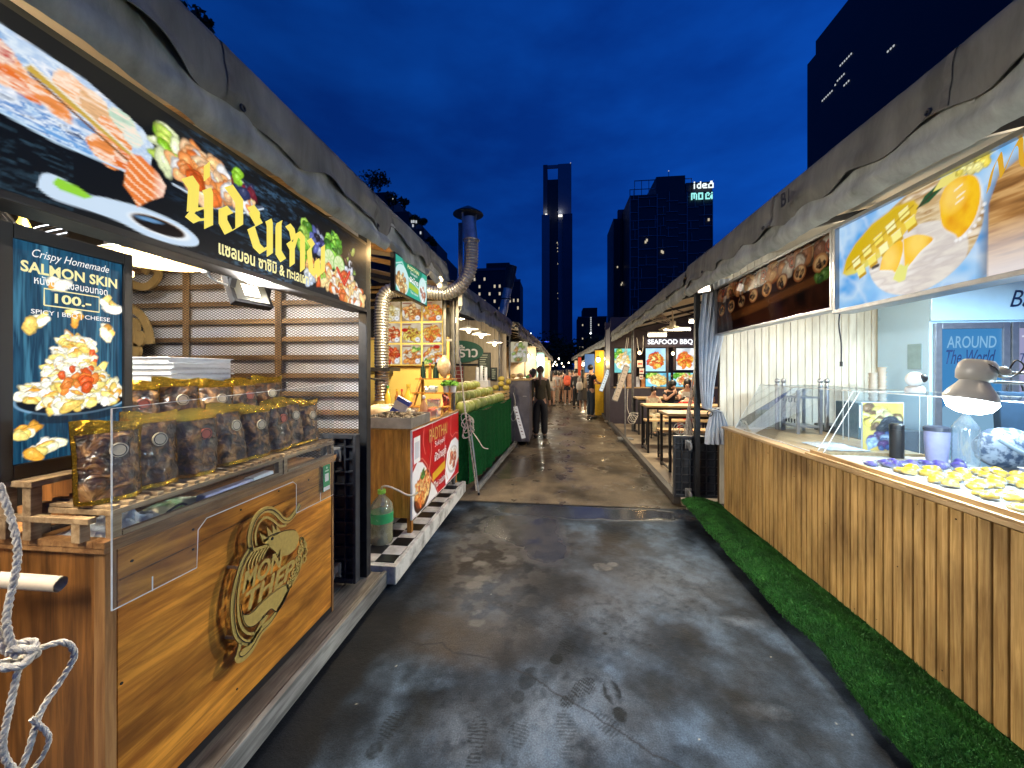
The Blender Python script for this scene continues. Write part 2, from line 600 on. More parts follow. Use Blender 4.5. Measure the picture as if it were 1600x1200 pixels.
        me.polygons.foreach_set('loop_start', np.arange(0, q.size, 4, dtype='i'))
        me.update(calc_edges=True)
        at_ = me.color_attributes.new('Col', 'FLOAT_COLOR', 'POINT')
        rgba = np.concatenate([np.clip(s.C, 0, 4), s.A[..., None]], -1).astype('f')
        at_.data.foreach_set('color', rgba.ravel())
        return link_mesh(name, me, m, parent, at)
XP, XN, YP, YN, ZP = (1, 0, 0), (-1, 0, 0), (0, 1, 0), (0, -1, 0), (0, 0, 1)

def point_light(parent, loc, power, color=(1, 1, 1), r=0.04, name='light'):
    l = bpy.data.lights.new(name, 'POINT')
    l.energy = power; l.color = color; l.shadow_soft_size = r
    o = bpy.data.objects.new(name, l)
    COL.objects.link(o)
    o.parent = parent
    o.location = Vector(loc) - WL[parent.name]
    return o
def spot_light(parent, loc, power, color, direction, cone=140, r=0.05, name='light', blend=0.6):
    l = bpy.data.lights.new(name, 'SPOT')
    l.energy = power; l.color = color; l.shadow_soft_size = r
    l.spot_size = R(cone); l.spot_blend = blend
    o = bpy.data.objects.new(name, l)
    COL.objects.link(o)
    o.parent = parent
    o.location = Vector(loc) - WL[parent.name]
    o.rotation_euler = Vector(direction).to_track_quat('-Z', 'Y').to_euler()
    return o
def area_light(parent, loc, power, color, sx, sy, direction, name='light'):
    l = bpy.data.lights.new(name, 'AREA')
    l.shape = 'RECTANGLE'; l.size = sx; l.size_y = sy
    l.energy = power; l.color = color
    o = bpy.data.objects.new(name, l)
    COL.objects.link(o)
    o.parent = parent
    o.location = Vector(loc) - WL[parent.name]
    o.rotation_euler = Vector(direction).to_track_quat('-Z', 'Y').to_euler()
    return o
# ------------------------------------------------------------------ materials for the setting
M_canvas = mat('canvas', (0.27, 0.265, 0.225), rough=0.85, scale=3.0, c2=(0.11, 0.108, 0.09), bump=0.35, thr=(0.3, 0.75), stretch=(2, 2, .5), spec=0.2)
M_canvas2 = mat('canvas_light', (0.42, 0.435, 0.40), rough=0.85, scale=4.0, c2=(0.19, 0.20, 0.18), bump=0.35, stretch=(2, 2, .5), spec=0.2)
M_seam = mat('canvas_seam', (0.13, 0.125, 0.105), rough=0.9, scale=12, var=.3)
M_roofin = mat('canvas_inner_lit', (0.50, 0.43, 0.33), rough=0.85, scale=2.0, var=0.15, bump=0.2, spec=0.2)  # same canvas in a lighter tan: lamp light put into the underside colour
M_steel = mat('painted_steel', (0.16, 0.16, 0.155), rough=0.45, metal=0.6, scale=14, var=0.35)
M_steel_d = mat('dark_steel', (0.022, 0.024, 0.028), rough=0.4, metal=0.3, scale=14, var=0.4)
M_galv = mat('galvanised', (0.45, 0.45, 0.44), rough=0.38, metal=0.85, scale=9, var=0.3)
M_batten = wood('batten_wood', (0.42, 0.27, 0.13), (0.24, 0.14, 0.06), axis=0)
M_board = wood('weathered_board', (0.30, 0.30, 0.28), (0.13, 0.13, 0.12), axis=1, rough=0.75)
M_boardtop = wood('weathered_plank', (0.24, 0.22, 0.19), (0.09, 0.085, 0.075), axis=1, rough=0.7)
M_black = plain('black_paint', (0.012, 0.012, 0.014), rough=0.45)
M_blackpl = mat('black_plastic', (0.03, 0.034, 0.042), rough=0.38, scale=20, var=0.4)
M_white = plain('white_paint', (0.75, 0.75, 0.73), rough=0.45)
M_rope = mat('rope', (0.62, 0.58, 0.50), rough=0.9, scale=60, var=0.4, bump=0.5)

# ------------------------------------------------------------------ ground
def ground_mat(name, fine, bump, spec=0.45):
    m, t, b = base_mat(name)
    at = N(t, 'ShaderNodeAttribute', _attribute_name='Col')
    tc = N(t, 'ShaderNodeTexCoord')
    n1 = N(t, 'ShaderNodeTexNoise', Scale=fine, Detail=4.0, Roughness=0.7)
    n2 = N(t, 'ShaderNodeTexNoise', Scale=fine * 0.22, Detail=6.0, Roughness=0.6)
    t.links.new(tc.outputs['Object'], n1.inputs['Vector'])
    t.links.new(tc.outputs['Object'], n2.inputs['Vector'])
    r = ramp(t, [(0.28, (0.5, 0.5, 0.5)), (0.5, (1, 1, 1)), (0.74, (1.7, 1.7, 1.7))])
    t.links.new(n1.outputs['Fac'], r.inputs[0])
    mx = N(t, 'ShaderNodeMix', _data_type='RGBA', _blend_type='MULTIPLY')
    mx.inputs[0].default_value = 0.8
    t.links.new(at.outputs['Color'], mx.inputs[6]); t.links.new(r.outputs[0], mx.inputs[7])
    t.links.new(mx.outputs[2], b.inputs['Base Color'])
    t.links.new(at.outputs['Alpha'], b.inputs['Roughness'])
    sp = N(t, 'ShaderNodeMapRange')
    sp.inputs['From Min'].default_value = 0.12; sp.inputs['From Max'].default_value = 0.5
    sp.inputs['To Min'].default_value = spec; sp.inputs['To Max'].default_value = 0.07
    t.links.new(at.outputs['Alpha'], sp.inputs['Value']); t.links.new(sp.outputs[0], b.inputs['Specular IOR Level'])
    ad = N(t, 'ShaderNodeMath', _operation='MULTIPLY_ADD'); ad.inputs[1].default_value = 0.6
    t.links.new(n1.outputs['Fac'], ad.inputs[0]); t.links.new(n2.outputs['Fac'], ad.inputs[2])
    bs = N(t, 'ShaderNodeMath', _operation='MULTIPLY'); bs.inputs[1].default_value = bump
    t.links.new(at.outputs['Alpha'], bs.inputs[0])
    bp = N(t, 'ShaderNodeBump', Distance=0.006)
    t.links.new(bs.outputs[0], bp.inputs['Strength'])
    t.links.new(ad.outputs[0], bp.inputs['Height']); t.links.new(bp.outputs[0], b.inputs['Normal'])
    return m
M_asphalt = ground_mat('asphalt', 130, 1.0, 0.5)
M_slab = ground_mat('concrete_slab', 90, 0.8)
M_far = mat('far_ground', (0.05, 0.05, 0.052), rough=0.8, scale=0.6, var=0.3)
gb = MB(); gb.add([(-1500, -400, -0.012), (1500, -400, -0.012), (1500, 2000, -0.012), (-1500, 2000, -0.012)], [(0, 1, 2, 3)])
tag(gb.build('ground', M_far), 'dark ground stretching out to the city', None, kind='structure')

def pave_near():
    xs = np.linspace(-2.0, 2.0, 520)
    ys = np.concatenate([np.linspace(-2, 1.2, 60)[:-1], np.linspace(1.2, 2.8, 260)[:-1], np.linspace(2.8, 4.62, 160)]) + 2
    p = Paint(4.0, 6.62, 0.008, (0.10, 0.105, 0.115), xs=xs + 2.0, ys=ys)
    X, Y = p.X - 2.0, p.Y - 2.0
    p.X, p.Y = X, Y
    n = fbm(X * 2.6, Y * 2.6, 1, 6); n2 = fbm(X * 9, Y * 9, 5, 4)
    k = np.clip((n - 0.36) / 0.26, 0, 1)[..., None]
    p.C = np.array((0.007, 0.010, 0.015)) * (1 - k) + np.array((0.036, 0.052, 0.075)) * k
    mid = np.clip((fbm(X * 6.5, Y * 6.5, 77, 6) - .33) / .3, 0, 1); p.C *= (.5 + .75 * mid)[..., None]
    p.C *= (0.4 + 1.1 * n2)[..., None] * (0.7 + 0.6 * fbm(X * 28, Y * 28, 15, 3))[..., None]
    # pale scuffed patches
    for (x, y, rx, ry, o) in ((1.19, 2.6, .10, .05, .5), (0.97, 1.93, .1, .04, .5), (-0.15, 2.43, .16, .22, .5), (0.34, 2.5, .22, .3, .4), (0.1, 1.85, .3, .25, .5), (0.6, 2.9, .5, .35, .35), (-0.3, 1.7, .3, .2, .4), (1.0, 3.2, .4, .4, .25)):
        m = p.m_ell(x, y, rx, ry, soft=min(rx, ry) * 0.9, wob=0.7, seed=int(x * 50) % 40) * o * np.clip(n2 * 1.6, 0, 1)
        p.mix(m * np.clip(fbm(X * 30, Y * 30, 16, 3) * 1.8, 0, 1), (0.11, 0.128, 0.155))
    # brown damp dirt and dark stains
    for (x, y, rx, ry, o) in ((-0.75, 2.3, .38, .2, .75), (-0.4, 2.25, .25, .2, .6), (-0.55, 3.1, .4, .8, .6), (0.35, 3.0, .35, .35, .45), (-0.1, 2.75, .25, .5, .5), (0.3, 3.55, .5, .35, .4)):
        m = p.m_ell(x, y, rx, ry, soft=min(rx, ry) * 0.8, wob=0.9, seed=int(y * 31) % 40) * o * np.clip(0.4 + n2, 0, 1)
        p.mix(m, (0.034, 0.026, 0.019))
    for (x, y, rx, ry, o) in ((-0.12, 3.2, .16, .8, .75), (0.03, 2.9, .22, .16, .7), (0.25, 3.25, .3, .12, .5), (-0.2, 2.35, .12, .5, .55), (-0.35, 1.9, .2, .12, .5), (0.03, 2.22, .16, .14, .6), (-1.0, 1.9, .16, 1.2, .55), (0.9, 2.2, .25, .3, .25)):
        m = p.m_ell(x, y, rx, ry, soft=min(rx, ry) * 0.8, wob=0.9, seed=int(y * 77) % 40) * o
        p.mix(m * np.clip(0.3 + 1.3 * fbm(X * 11, Y * 11, 19, 4), 0, 1), (0.007, 0.008, 0.010))
    # dark strip beside the left deck: shade, with damp, put into the colour
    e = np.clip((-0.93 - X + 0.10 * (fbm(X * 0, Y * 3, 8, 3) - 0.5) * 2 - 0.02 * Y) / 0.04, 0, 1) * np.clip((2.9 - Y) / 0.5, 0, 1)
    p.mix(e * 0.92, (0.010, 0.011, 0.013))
    # roughness: puddles below 0.1
    A = 0.58 + 0.3 * (n2 - 0.5)
    pud = p.m_ell(0.35, 4.42, 1.1, 0.2, soft=0.08, wob=0.6, seed=3)
    pud = np.maximum(pud, p.m_ell(-0.35, 3.95, .42, .42, soft=0.12, wob=0.9, seed=4))
    pud = np.maximum(pud, p.m_ell(-0.1, 3.45, .2, .35, soft=0.1, wob=0.9, seed=6) * 0.8)
    damp = np.maximum(p.m_ell(-0.5, 3.5, .55, 1.0, soft=0.3, wob=1.0, seed=9), 0) * np.clip((n2 - 0.38) * 6, 0, 1)
    blots = np.zeros_like(X)
    rr = random.Random(4)
    for (x, y, s_) in ((-0.57, 2.93, .06), (-0.60, 2.82, .065), (-0.46, 2.9, .05), (-0.62, 3.15, .05), (-0.75, 3.2, .05), (-0.5, 2.4, .05), (-0.52, 2.5, .035), (0.38, 3.2, .08), (0.47, 3.25, .05), (-0.42, 3.25, .08)):
        blots = np.maximum(blots, p.m_ell(x, y, s_, s_ * 0.8, soft=0.02, wob=0.8, seed=int(abs(x) * 90)) * np.clip((n2 - 0.3) * 5, 0, 1))
    p.mix(pud * 0.7, (0.03, 0.031, 0.034)); p.mix(damp * 0.4, (0.045, 0.042, 0.04)); p.mix(blots * .5, (0.05, 0.048, 0.045))
    A = A * (1 - pud) + 0.07 * pud
    A = A * (1 - damp * 0.6) + 0.32 * damp * 0.6
    A = A * (1 - blots * .8) + 0.30 * blots * .8
    p.A = np.clip(A, 0.04, 1)
    # crack
    cr = [(-1.09, 2.26), (-0.97, 2.21), (-0.86, 2.2), (-0.78, 2.17), (-0.67, 2.2), (-0.58, 2.13), (-0.49, 2.12), (-0.38, 2.12), (-0.27, 2.09), (-0.2, 2.04), (-0.13, 2.02), (-0.03, 1.94), (0.08, 1.88), (0.18, 1.81), (0.31, 1.73), (0.4, 1.66), (0.47, 1.64), (0.7, 1.5)]
    d = np.full(X.shape, 1e9)
    Xw = X + 0.03 * (fbm(X * 14, Y * 14, 2, 3) - 0.5); Yw = Y + 0.03 * (fbm(X * 14, Y * 14, 22, 3) - 0.5)
    p.X, p.Y = Xw, Yw
    for a, b in zip(cr[:-1], cr[1:]):
        d = np.minimum(d, p.seg(*a, *b))
    p.X, p.Y = X, Y
    p.mix(np.clip((0.0055 - d) / 0.006 + 0.3, 0, 0.85), (0.015, 0.015, 0.017))
    # muddy shoe prints: a sole with cross bars, a heel
    for (x, y, a, o, kind) in ((0.05, 2.23, -0.5, .9, 0), (0.12, 1.95, -0.75, .85, 1), (0.285, 1.93, 0.15, .9, 2), (-0.15, 1.97, -0.35, .65, 3), (-0.74, 1.64, -0.2, .7, 0), (-0.34, 1.64, 0.1, .6, 1), (0.05, 1.72, 0.1, .4, 1), (-0.17, 1.66, -0.2, .5, 0), (0.25, 1.76, 0.9, .45, 1), (-0.66, 1.80, 0.2, .4, 3), (-0.05, 2.0, -0.3, .4, 3)):
        c, q = math.cos(a), math.sin(a)
        u = (X - x) * c + (Y - y) * q; v = -(X - x) * q + (Y - y) * c
        u = u + .012 * (fbm(X * 30, Y * 30, 70, 2) - .5); v = v + .012 * (fbm(X * 30, Y * 30, 71, 2) - .5)
        sole = np.clip((1 - np.sqrt((u / 0.047) ** 2 + ((v - 0.03) / 0.085) ** 2)) * 8, 0, 1)
        heel = np.clip((1 - np.sqrt((u / 0.036) ** 2 + ((v + 0.095) / 0.042) ** 2)) * 8, 0, 1)
        bars = np.clip(np.sin(v * 2 * math.pi / 0.017 + 12 * u) * 3 + 0.6, 0, 1)
        if kind == 0:
            mm = np.maximum(heel * 0.95, sole * bars)
        elif kind == 1:
            mm = np.maximum(sole, heel) * bars
        elif kind == 2:
            mm = np.maximum(sole * np.clip(np.abs(u) * 50 - .3, 0, 1), heel)
        else:
            mm = np.maximum(sole, heel) * 0.8
        mm = mm * o * np.clip(fbm(X * 26, Y * 26, 7, 3) * 3.4 - .75, 0, 1)
        p.mix(np.clip(mm * 1.1, 0, .85), (0.004, 0.005, 0.006))
    for (x, y, r) in ((0.3, 2.39, .013), (0.7, 2.4, .008), (0.55, 2.32, .008), (0.9, 2.35, .005), (1.0, 2.7, .006), (-0.3, 2.6, .006), (0.8, 1.9, .006)):
        p.ell(x, y, r, r, (0.006, 0.006, 0.007), soft=0.006)
    for (x, y) in ((-0.95, 1.75), (-0.86, 2.0), (0.62, 1.75), (1.2, 2.3), (-0.46, 2.72), (1.27, 1.9), (1.3, 1.85)):
        p.ell(x, y, 0.0035, 0.0035, (0.3, 0.29, 0.25), soft=0.006)
    p.X, p.Y = X, Y
    zf = lambda x, y: 0.004 * (fbm(x * 1.5, y * 1.5, 13, 3) - 0.5)
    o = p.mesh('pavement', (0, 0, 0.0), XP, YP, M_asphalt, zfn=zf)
    tag(o, 'dark grey asphalt alley with shoe prints and a crack', None, kind='structure')
pave_near()
def pave_far():
    xs = np.linspace(-2.6, 2.6, 260)
    ys = np.concatenate([np.linspace(4.625, 8, 150)[:-1], np.linspace(8, 16, 130)[:-1], np.linspace(16, 60, 90)])
    p = Paint(1, 1, 0.015, (0.2, 0.17, 0.13), xs=xs, ys=ys)
    X, Y = p.X, p.Y
    n = fbm(X * 1.6, Y * 1.6, 31, 5); n2 = fbm(X * 7, Y * 7, 35, 4)
    k = np.clip((n - 0.32) / 0.36, 0, 1)[..., None]
    p.C = np.array((0.042, 0.033, 0.022)) * (1 - k) + np.array((0.15, 0.118, 0.08)) * k
    p.C *= (0.65 + 0.7 * n2)[..., None]
    wet = np.clip((fbm(X * 2.2, Y * 1.6, 41, 5) - 0.46) * 3.2, 0, 1)
    wet = np.maximum(wet, np.clip((fbm(X * 6, Y * 4.5, 44, 5) - 0.5) * 4, 0, 1))
    wet = np.maximum(wet, p.m_ell(-0.62, 6.3, 0.5, 0.9, soft=0.25, wob=0.8, seed=2))
    p.mix(wet * 0.6, (0.03, 0.024, 0.017))
    p.A = np.clip((0.6 + 0.3 * (n2 - 0.5)) * (1 - wet) + (0.14 + 0.12 * n2) * wet, 0.05, 1)
    edge = np.clip(1 - (Y - 4.625) / 0.05, 0, 1)
    p.mix(edge * 0.6, (0.03, 0.028, 0.026))
    o = p.mesh('walkway', (0, 0, 0.006), XP, YP, M_slab, zfn=lambda x, y: 0.006 * (fbm(x, y, 51, 3) - 0.5))
    tag(o, 'brown wet concrete slab running down the middle of the market', None, kind='structure')
pave_far()

# ------------------------------------------------------------------ canopies
def wav(y, seed, per=0.4, irr=0.6):
    s = math.sin(2 * math.pi * y / per + seed)
    return s + irr * math.sin(2 * math.pi * y / (per * 2.37) + seed * 2.1) + 0.5 * irr * math.sin(2 * math.pi * y / (per * 0.61) + seed * 3.7)
def canopy(label, side, pa, pb, zt, zh, zb, depth=2.6, rise=0.75, seed=0, hem=0.025, per=0.39, irr=0.35, rafter=0.9, posts=(), postr=0.02, mats=None, rag=0.0, roll=0.03, ph=None, rafm=None, notch=()):
    """front edge from pa=(x,y) to pb; parts: roof, valance, valance_band, front_beam, rafter, post"""
    a = -side
    x_at = lambda y: pa[0] + (pb[0] - pa[0]) * (y - pa[1]) / (pb[1] - pa[1])
    L = pb[1] - pa[1]
    ztf = zt if callable(zt) else (lambda y: zt)
    zbf = zb if callable(zb) else (lambda y: zb)
    t = thing('canopy', label, 'canopy', (x_at((pa[1] + pb[1]) / 2) + side * 0.6, (pa[1] + pb[1]) / 2, 0.0))
    mm = mats or (M_canvas, M_canvas2, M_roofin)
    nu = max(40, int(L / 0.02)) if L < 8 else int(L / 0.06)
    phs = seed if ph is None else ph
    def nz(y, w, k):
        return mnoise.noise(Vector((y * k, w * 3.0, seed * 3.1)))
    def flap(u, w):
        y = pa[1] + L * u
        f = wav(y, phs, per, irr)
        z1 = zh + hem * f + 0.012 * nz(y, 0, 5.0)
        lip = 0.22
        if w < lip:
            q = w / lip * math.pi / 2
            x = x_at(y) - a * (0.14 * (1 - math.sin(q))); z = ztf(y) - 0.04 + 0.06 * math.cos(q) + 0.008 * nz(y, 3, 2)
        else:
            q = (w - lip) / (1 - lip)
            z = ztf(y) - 0.04 + (z1 - ztf(y) + 0.04) * q
            x = x_at(y) + a * (0.014 * math.sin(q * 2.2) + 0.014 * q * q * (0.5 + 0.5 * f) + 0.03 * q * nz(y, w, 2.6) + 0.014 * q * nz(y, w, 7) + 0.006 * q * nz(y * 1.0 + w * .3, w * 1.5, 17))
        for (yn, wd, dp) in notch:
            k = math.exp(-((y - yn) / wd) ** 2)
            x -= a * dp * 0.5 * k * w; z += dp * k * w * w
        return (x, y, z)
    MB().grid(flap, nu, 12, flip=side > 0).build('valance', mm[0], t, smooth=60, solid=0.003)
    if L < 9:
        eb = MB(); n_s = int(L / 1.15)
        for i in range(n_s):
            uc = (i + .5) / n_s
            def sf(u, w):
                p_ = flap(uc + (u - .5) * .03 / L, .05 + .93 * w); return (p_[0] + a * .004, p_[1], p_[2])
            sm = MB(); sm.grid(sf, 2, 14, flip=side > 0); sm.build('seam', M_seam, t)
            q_ = flap(uc + .06 / L, .93); c_ = Vector(q_) + Vector((a * .006, 0, 0))
            eb.tube([c_ + Vector((0, .011 * math.cos(g * .524), .011 * math.sin(g * .524))) for g in range(12)], .004, 5, closed=True)
        eb.build('eyelets', M_steel_d, t)
    def band(u, w):
        y = pa[1] + L * u
        z0 = ztf(y) - 0.10
        z1 = zbf(y) + 0.012 * nz(y, 9, 1.7) + rag * wav(y, seed + 2, 0.8, 1.0)
        z = z0 + (z1 - z0) * w
        b = 0.02 * math.sin(w * math.pi) + roll * max(0, (w - 0.55) / 0.45) * math.sin((w - 0.55) / 0.45 * math.pi) * (1 if w > 0.55 else 0)
        x = x_at(y) - a * 0.03 + a * (b + 0.035 * w * nz(y, w * .5, 2.2) + 0.02 * w * nz(y, w * .4 + 4, 6) + 0.009 * nz(y + .4 * w, w * 2, 14) + 0.004 * nz(y - .3 * w, w * 4, 25))
        for (yn, wd, dp) in notch:
            k = math.exp(-((y - yn) / wd) ** 2)
            x -= a * dp * 0.7 * k * w; z += dp * 1.1 * k * w * w
        return (x, y, z)
    MB().grid(band, nu, 14, flip=side > 0).build('valance_band', mm[1], t, smooth=60, solid=0.006)
    def roof(u, w):
        y = pa[1] + L * u
        z = ztf(y) - 0.015 + rise * w - 0.10 * math.sin(w * math.pi) * (0.6 + 0.4 * math.sin(u * L / 0.9 * math.pi) ** 2) + 0.01 * nz(y, w * 4, 1.5)
        return (x_at(y) + side * (0.10 + depth * w), y, z)
    MB().grid(roof, max(12, int(L / 0.2)), 10, flip=side < 0).build('roof', mm[2], t, smooth=60, solid=0.005)
    bm_ = MB(); bm_.bar((x_at(pa[1]) + side * 0.07, pa[1], ztf(pa[1]) - 0.09), (x_at(pb[1]) + side * 0.07, pb[1], ztf(pb[1]) - 0.09), 0.04, 0.04)
    bm_.build('front_beam', rafm or M_steel, t, bevel=0.003)
    nr = max(1, int(L / rafter))
    for i in range(nr + 1):
        y = pa[1] + 0.03 + (L - 0.06) * i / nr
        r = MB(); r.bar((x_at(y) + side * 0.10, y, ztf(y) - 0.13), (x_at(y) + side * (0.1 + depth), y, ztf(y) - 0.16 + rise), 0.035, 0.05)
        r.build('rafter', rafm or M_steel_d, t)
    for (px, py) in posts:
        q = MB(); q.cyl((px, py, 0.0), (px, py, ztf(py) - 0.05), postr, n=10); q.cyl((px, py, 0.0), (px, py, 0.012), postr * 2.6, n=12)
        q.build('post', M_steel, t, smooth=40)
    return t
canopy('olive grey canvas canopy over the lit salmon sign', -1, (-1.2, -1.6), (-1.2, 4.16), 2.82, 2.585, lambda y: 2.46 if y < 2.7 else 2.46 + 0.02 * (y - 2.7), seed=1.3, depth=4.2, rise=1.0, hem=0.016, per=0.47, irr=0.9, rafter=0.62, rafm=M_batten, roll=0.045, notch=((2.78, 0.10, 0.10), (3.7, 0.12, 0.09)))
canopy('torn grey canvas canopy above the green coconuts', -1, (-1.14, 4.62), (-0.92, 8.0), lambda y: 2.70, 2.52, 2.33, depth=2.0, rise=0.5, seed=4.1, hem=0.035, per=0.55, irr=0.9, rafter=1.0, posts=((-1.28, 4.75), (-1.16, 7.9)), rag=0.006)
canopy('brown canvas canopy above the grey cabinet on the left', -1, (-0.78, 8.2), (-0.52, 13.5), 2.66, 2.5, 2.36, depth=2.6, rise=0.6, seed=5.7, hem=0.03, per=0.7, irr=0.9, posts=((-1.0, 8.35), (-0.86, 10.8)))
canopy('furthest left canvas canopy beyond the crowd', -1, (-0.50, 13.7), (-0.2, 30), 2.62, 2.46, 2.34, depth=2.6, rise=0.6, seed=2.2, hem=0.03, per=0.9, posts=((-0.7, 14.0), (-0.6, 18), (-0.5, 24)), rafter=2.0)
canopy('grey green canvas canopy marked B1 over the mango sign', 1, (1.44, -1.4), (1.50, 4.62), 2.82, 2.575, lambda y: 2.43 + 0.008 * max(0, y - 1), seed=0.9, hem=0.017, per=0.385, irr=0.25, ph=-1.0, rafter=1.1, roll=0.05, depth=3.4)
canopy('long dark canvas canopy over the seafood tables', 1, (1.50, 4.66), (1.66, 12.6), lambda y: 2.79, 2.60, 2.47, seed=3.3, hem=0.012, per=0.9, irr=0.8, rafter=1.5, depth=3.6, rise=0.9, posts=((1.98, 10.2),), postr=0.032)
canopy('furthest right canvas canopy past the man in black', 1, (1.66, 12.75), (1.30, 32), 2.74, 2.58, 2.46, seed=6.3, hem=0.02, per=1.1, posts=((1.95, 13.0), (1.9, 18), (1.8, 24)), rafter=2.5)
# the pitch number painted on the canvas
text('B1', (1.405, 2.535, 2.665), YN, ZP, 0.085, 0.085, M_black, [o for o in COL.objects if o.name.startswith('canopy') and 'B1' in o.get('label', '')][0], t=0.002, bold=0.02)

# ------------------------------------------------------------------ platforms
t = thing('platform', 'weathered timber deck under the salmon snack counter', 'deck', (-2.4, 0.8, 0))
b = MB()
for i in range(12):
    x1 = -1.262 - 0.19 * i
    b.bx(x1, x1 - 0.182, -1.2, 2.685, 0.105, 0.13)
b.build('deck_boards', M_boardtop, t, bevel=0.004)
b = MB(); b.bx(-1.228, -1.256, -1.2, 2.70, 0.028, 0.136); b.build('edge_board', M_board, t, bevel=0.004)
for y in (-0.8, 0.35, 1.5, 2.5):
    b = MB(); b.bx(-1.262, -3.3, y, y + 0.09, 0.0, 0.103); b.build('bearer', M_boardtop, t)
def checker_mat():
    m, tt, b = base_mat('checker_tile')
    tc = N(tt, 'ShaderNodeTexCoord')
    ck = N(tt, 'ShaderNodeTexChecker', Scale=6.6)
    ck.inputs['Color1'].default_value = (0.68, 0.66, 0.62, 1); ck.inputs['Color2'].default_value = (0.012, 0.012, 0.014, 1)
    ns = N(tt, 'ShaderNodeTexNoise', Scale=9.0, Detail=5.0)
    r = ramp(tt, [(0.35, (0.45, 0.42, 0.38)), (0.6, (1, 1, 1))])
    mx = N(tt, 'ShaderNodeMix', _data_type='RGBA', _blend_type='MULTIPLY'); mx.inputs[0].default_value = 0.7
    mp = N(tt, 'ShaderNodeMapping'); mp.inputs['Location'].default_value = (0.0, 0.0, 0.31)
    tt.links.new(tc.outputs['Object'], mp.inputs['Vector']); tt.links.new(mp.outputs[0], ck.inputs['Vector'])
    tt.links.new(tc.outputs['Object'], ns.inputs['Vector'])
    tt.links.new(ns.outputs['Fac'], r.inputs[0]); tt.links.new(ck.outputs['Color'], mx.inputs[6]); tt.links.new(r.outputs[0], mx.inputs[7])
    tt.links.new(mx.outputs[2], b.inputs['Base Color']); sset(b, Roughness=0.3)
    return m
t = thing('platform', 'block platform with black and white checker floor', 'deck', (-1.2, 2.72, 0))
b = MB(); b.bx(-1.165, -2.9, 2.705, 4.92, 0.03, 0.164); b.build('block_base', mat('white_block', (0.55, 0.54, 0.5), rough=0.8, scale=7, c2=(0.16, 0.15, 0.13), bump=0.6, thr=(0.3, 0.55)), t, bevel=0.008)
b = MB(); b.bx(-1.20, -2.9, 2.76, 4.9, 0.164, 0.17); b.build('tile_floor', checker_mat(), t)
t = thing('platform', 'low platform with a dark kerb under the dining tables', 'deck', (1.5, 4.9, 0))
b = MB(); b.add([(1.50, 4.75, 0), (5.2, 4.75, 0), (5.2, 14.5, 0), (1.74, 14.5, 0), (1.50, 4.75, 0.05), (5.2, 4.75, 0.05), (5.2, 14.5, 0.05), (1.74, 14.5, 0.05)], [(4, 5, 6, 7), (0, 1, 5, 4), (3, 0, 4, 7)])
b.build('floor_slab', mat('dining_floor', (0.34, 0.27, 0.18), rough=0.5, scale=2.0, c2=(0.16, 0.12, 0.08), bump=0.1), t)
b = MB(); b.bar((1.455, 4.82, 0.05), (1.70, 14.5, 0.05), 0.085, 0.1); b.build('kerb', mat('dark_kerb', (0.06, 0.052, 0.045), rough=0.6, scale=6, var=0.5, bump=0.4), t, bevel=0.008)
t = thing('platform', 'deck boards under the slatted mango counter', 'deck', (1.8, 0, 0))
b = MB(); b.bx(1.78, 5.2, -1.2, 4.62, 0.0, 0.10); b.build('deck_boards', M_boardtop, t)

# artificial turf roll along the mango stall: a sheet bulging over the deck edge, with blades
M_turf = mat('turf', (0.014, 0.07, 0.013), rough=0.9, scale=40, c2=(0.006, 0.036, 0.008), bump=0.8, spec=0.1)
def turf_z(x, y):
    u = (x - 1.375) / 0.43
    u = max(0, min(1, u))
    n = 0.014 * mnoise.noise(Vector((x * 4, y * 3, 1)))
    return 0.012 + 0.10 * min(1, u / .10) ** .6 + 0.055 * max(0, math.sin(min(1, u * 1.02) * math.pi)) ** 1.2 + n * min(1, u * 8)
tb = MB()
def turf_edge(y):
    return 1.372 + 0.022 * mnoise.noise(Vector((y * 2, 5, 0))) + 0.012 * y * 0.9
tb.grid(lambda u, v: (turf_edge(-0.6 + 5.2 * v) + (1.83 - turf_edge(-0.6 + 5.2 * v)) * u, -0.6 + 5.2 * v, turf_z(turf_edge(-0.6 + 5.2 * v) + (1.83 - turf_edge(-0.6 + 5.2 * v)) * u, -0.6 + 5.2 * v)), 14, 110)
t = tb.build('artificial_turf', M_turf, at=(1.6, 2.0, 0), smooth=60)
tag(t, 'green artificial turf strip along the foot of the slatted counter', 'turf')
rt = random.Random(11)
vs = []; fs = []
for i in range(56000):
    y = 1.15 + 3.43 * rt.random() ** 1.5
    e = turf_edge(y); x = e - 0.004 + (1.822 - e) * rt.random()
    z = turf_z(x, y) - 0.002
    h = rt.uniform(0.008, 0.02); w = 0.0022 * (1 + 0.4 * y / 2); an = rt.uniform(0, 6.28); lx, ly = rt.gauss(-0.004, 0.006), rt.gauss(0, 0.007)
    cx, cy = math.cos(an) * w, math.sin(an) * w
    k = len(vs)
    vs += [(x - cx, y - cy, z), (x + cx, y + cy, z), (x + lx, y + ly, z + h)]
    fs.append((k, k + 1, k + 2))
M_blade = mat('turf_blade', (0.046, 0.20, 0.034), rough=0.7, scale=9, c2=(0.008, 0.045, 0.010), spec=0.3)
bl = MB(); bl.add(vs, fs)
g = bl.build('turf_pile', M_blade, t); g['kind'] = 'stuff'
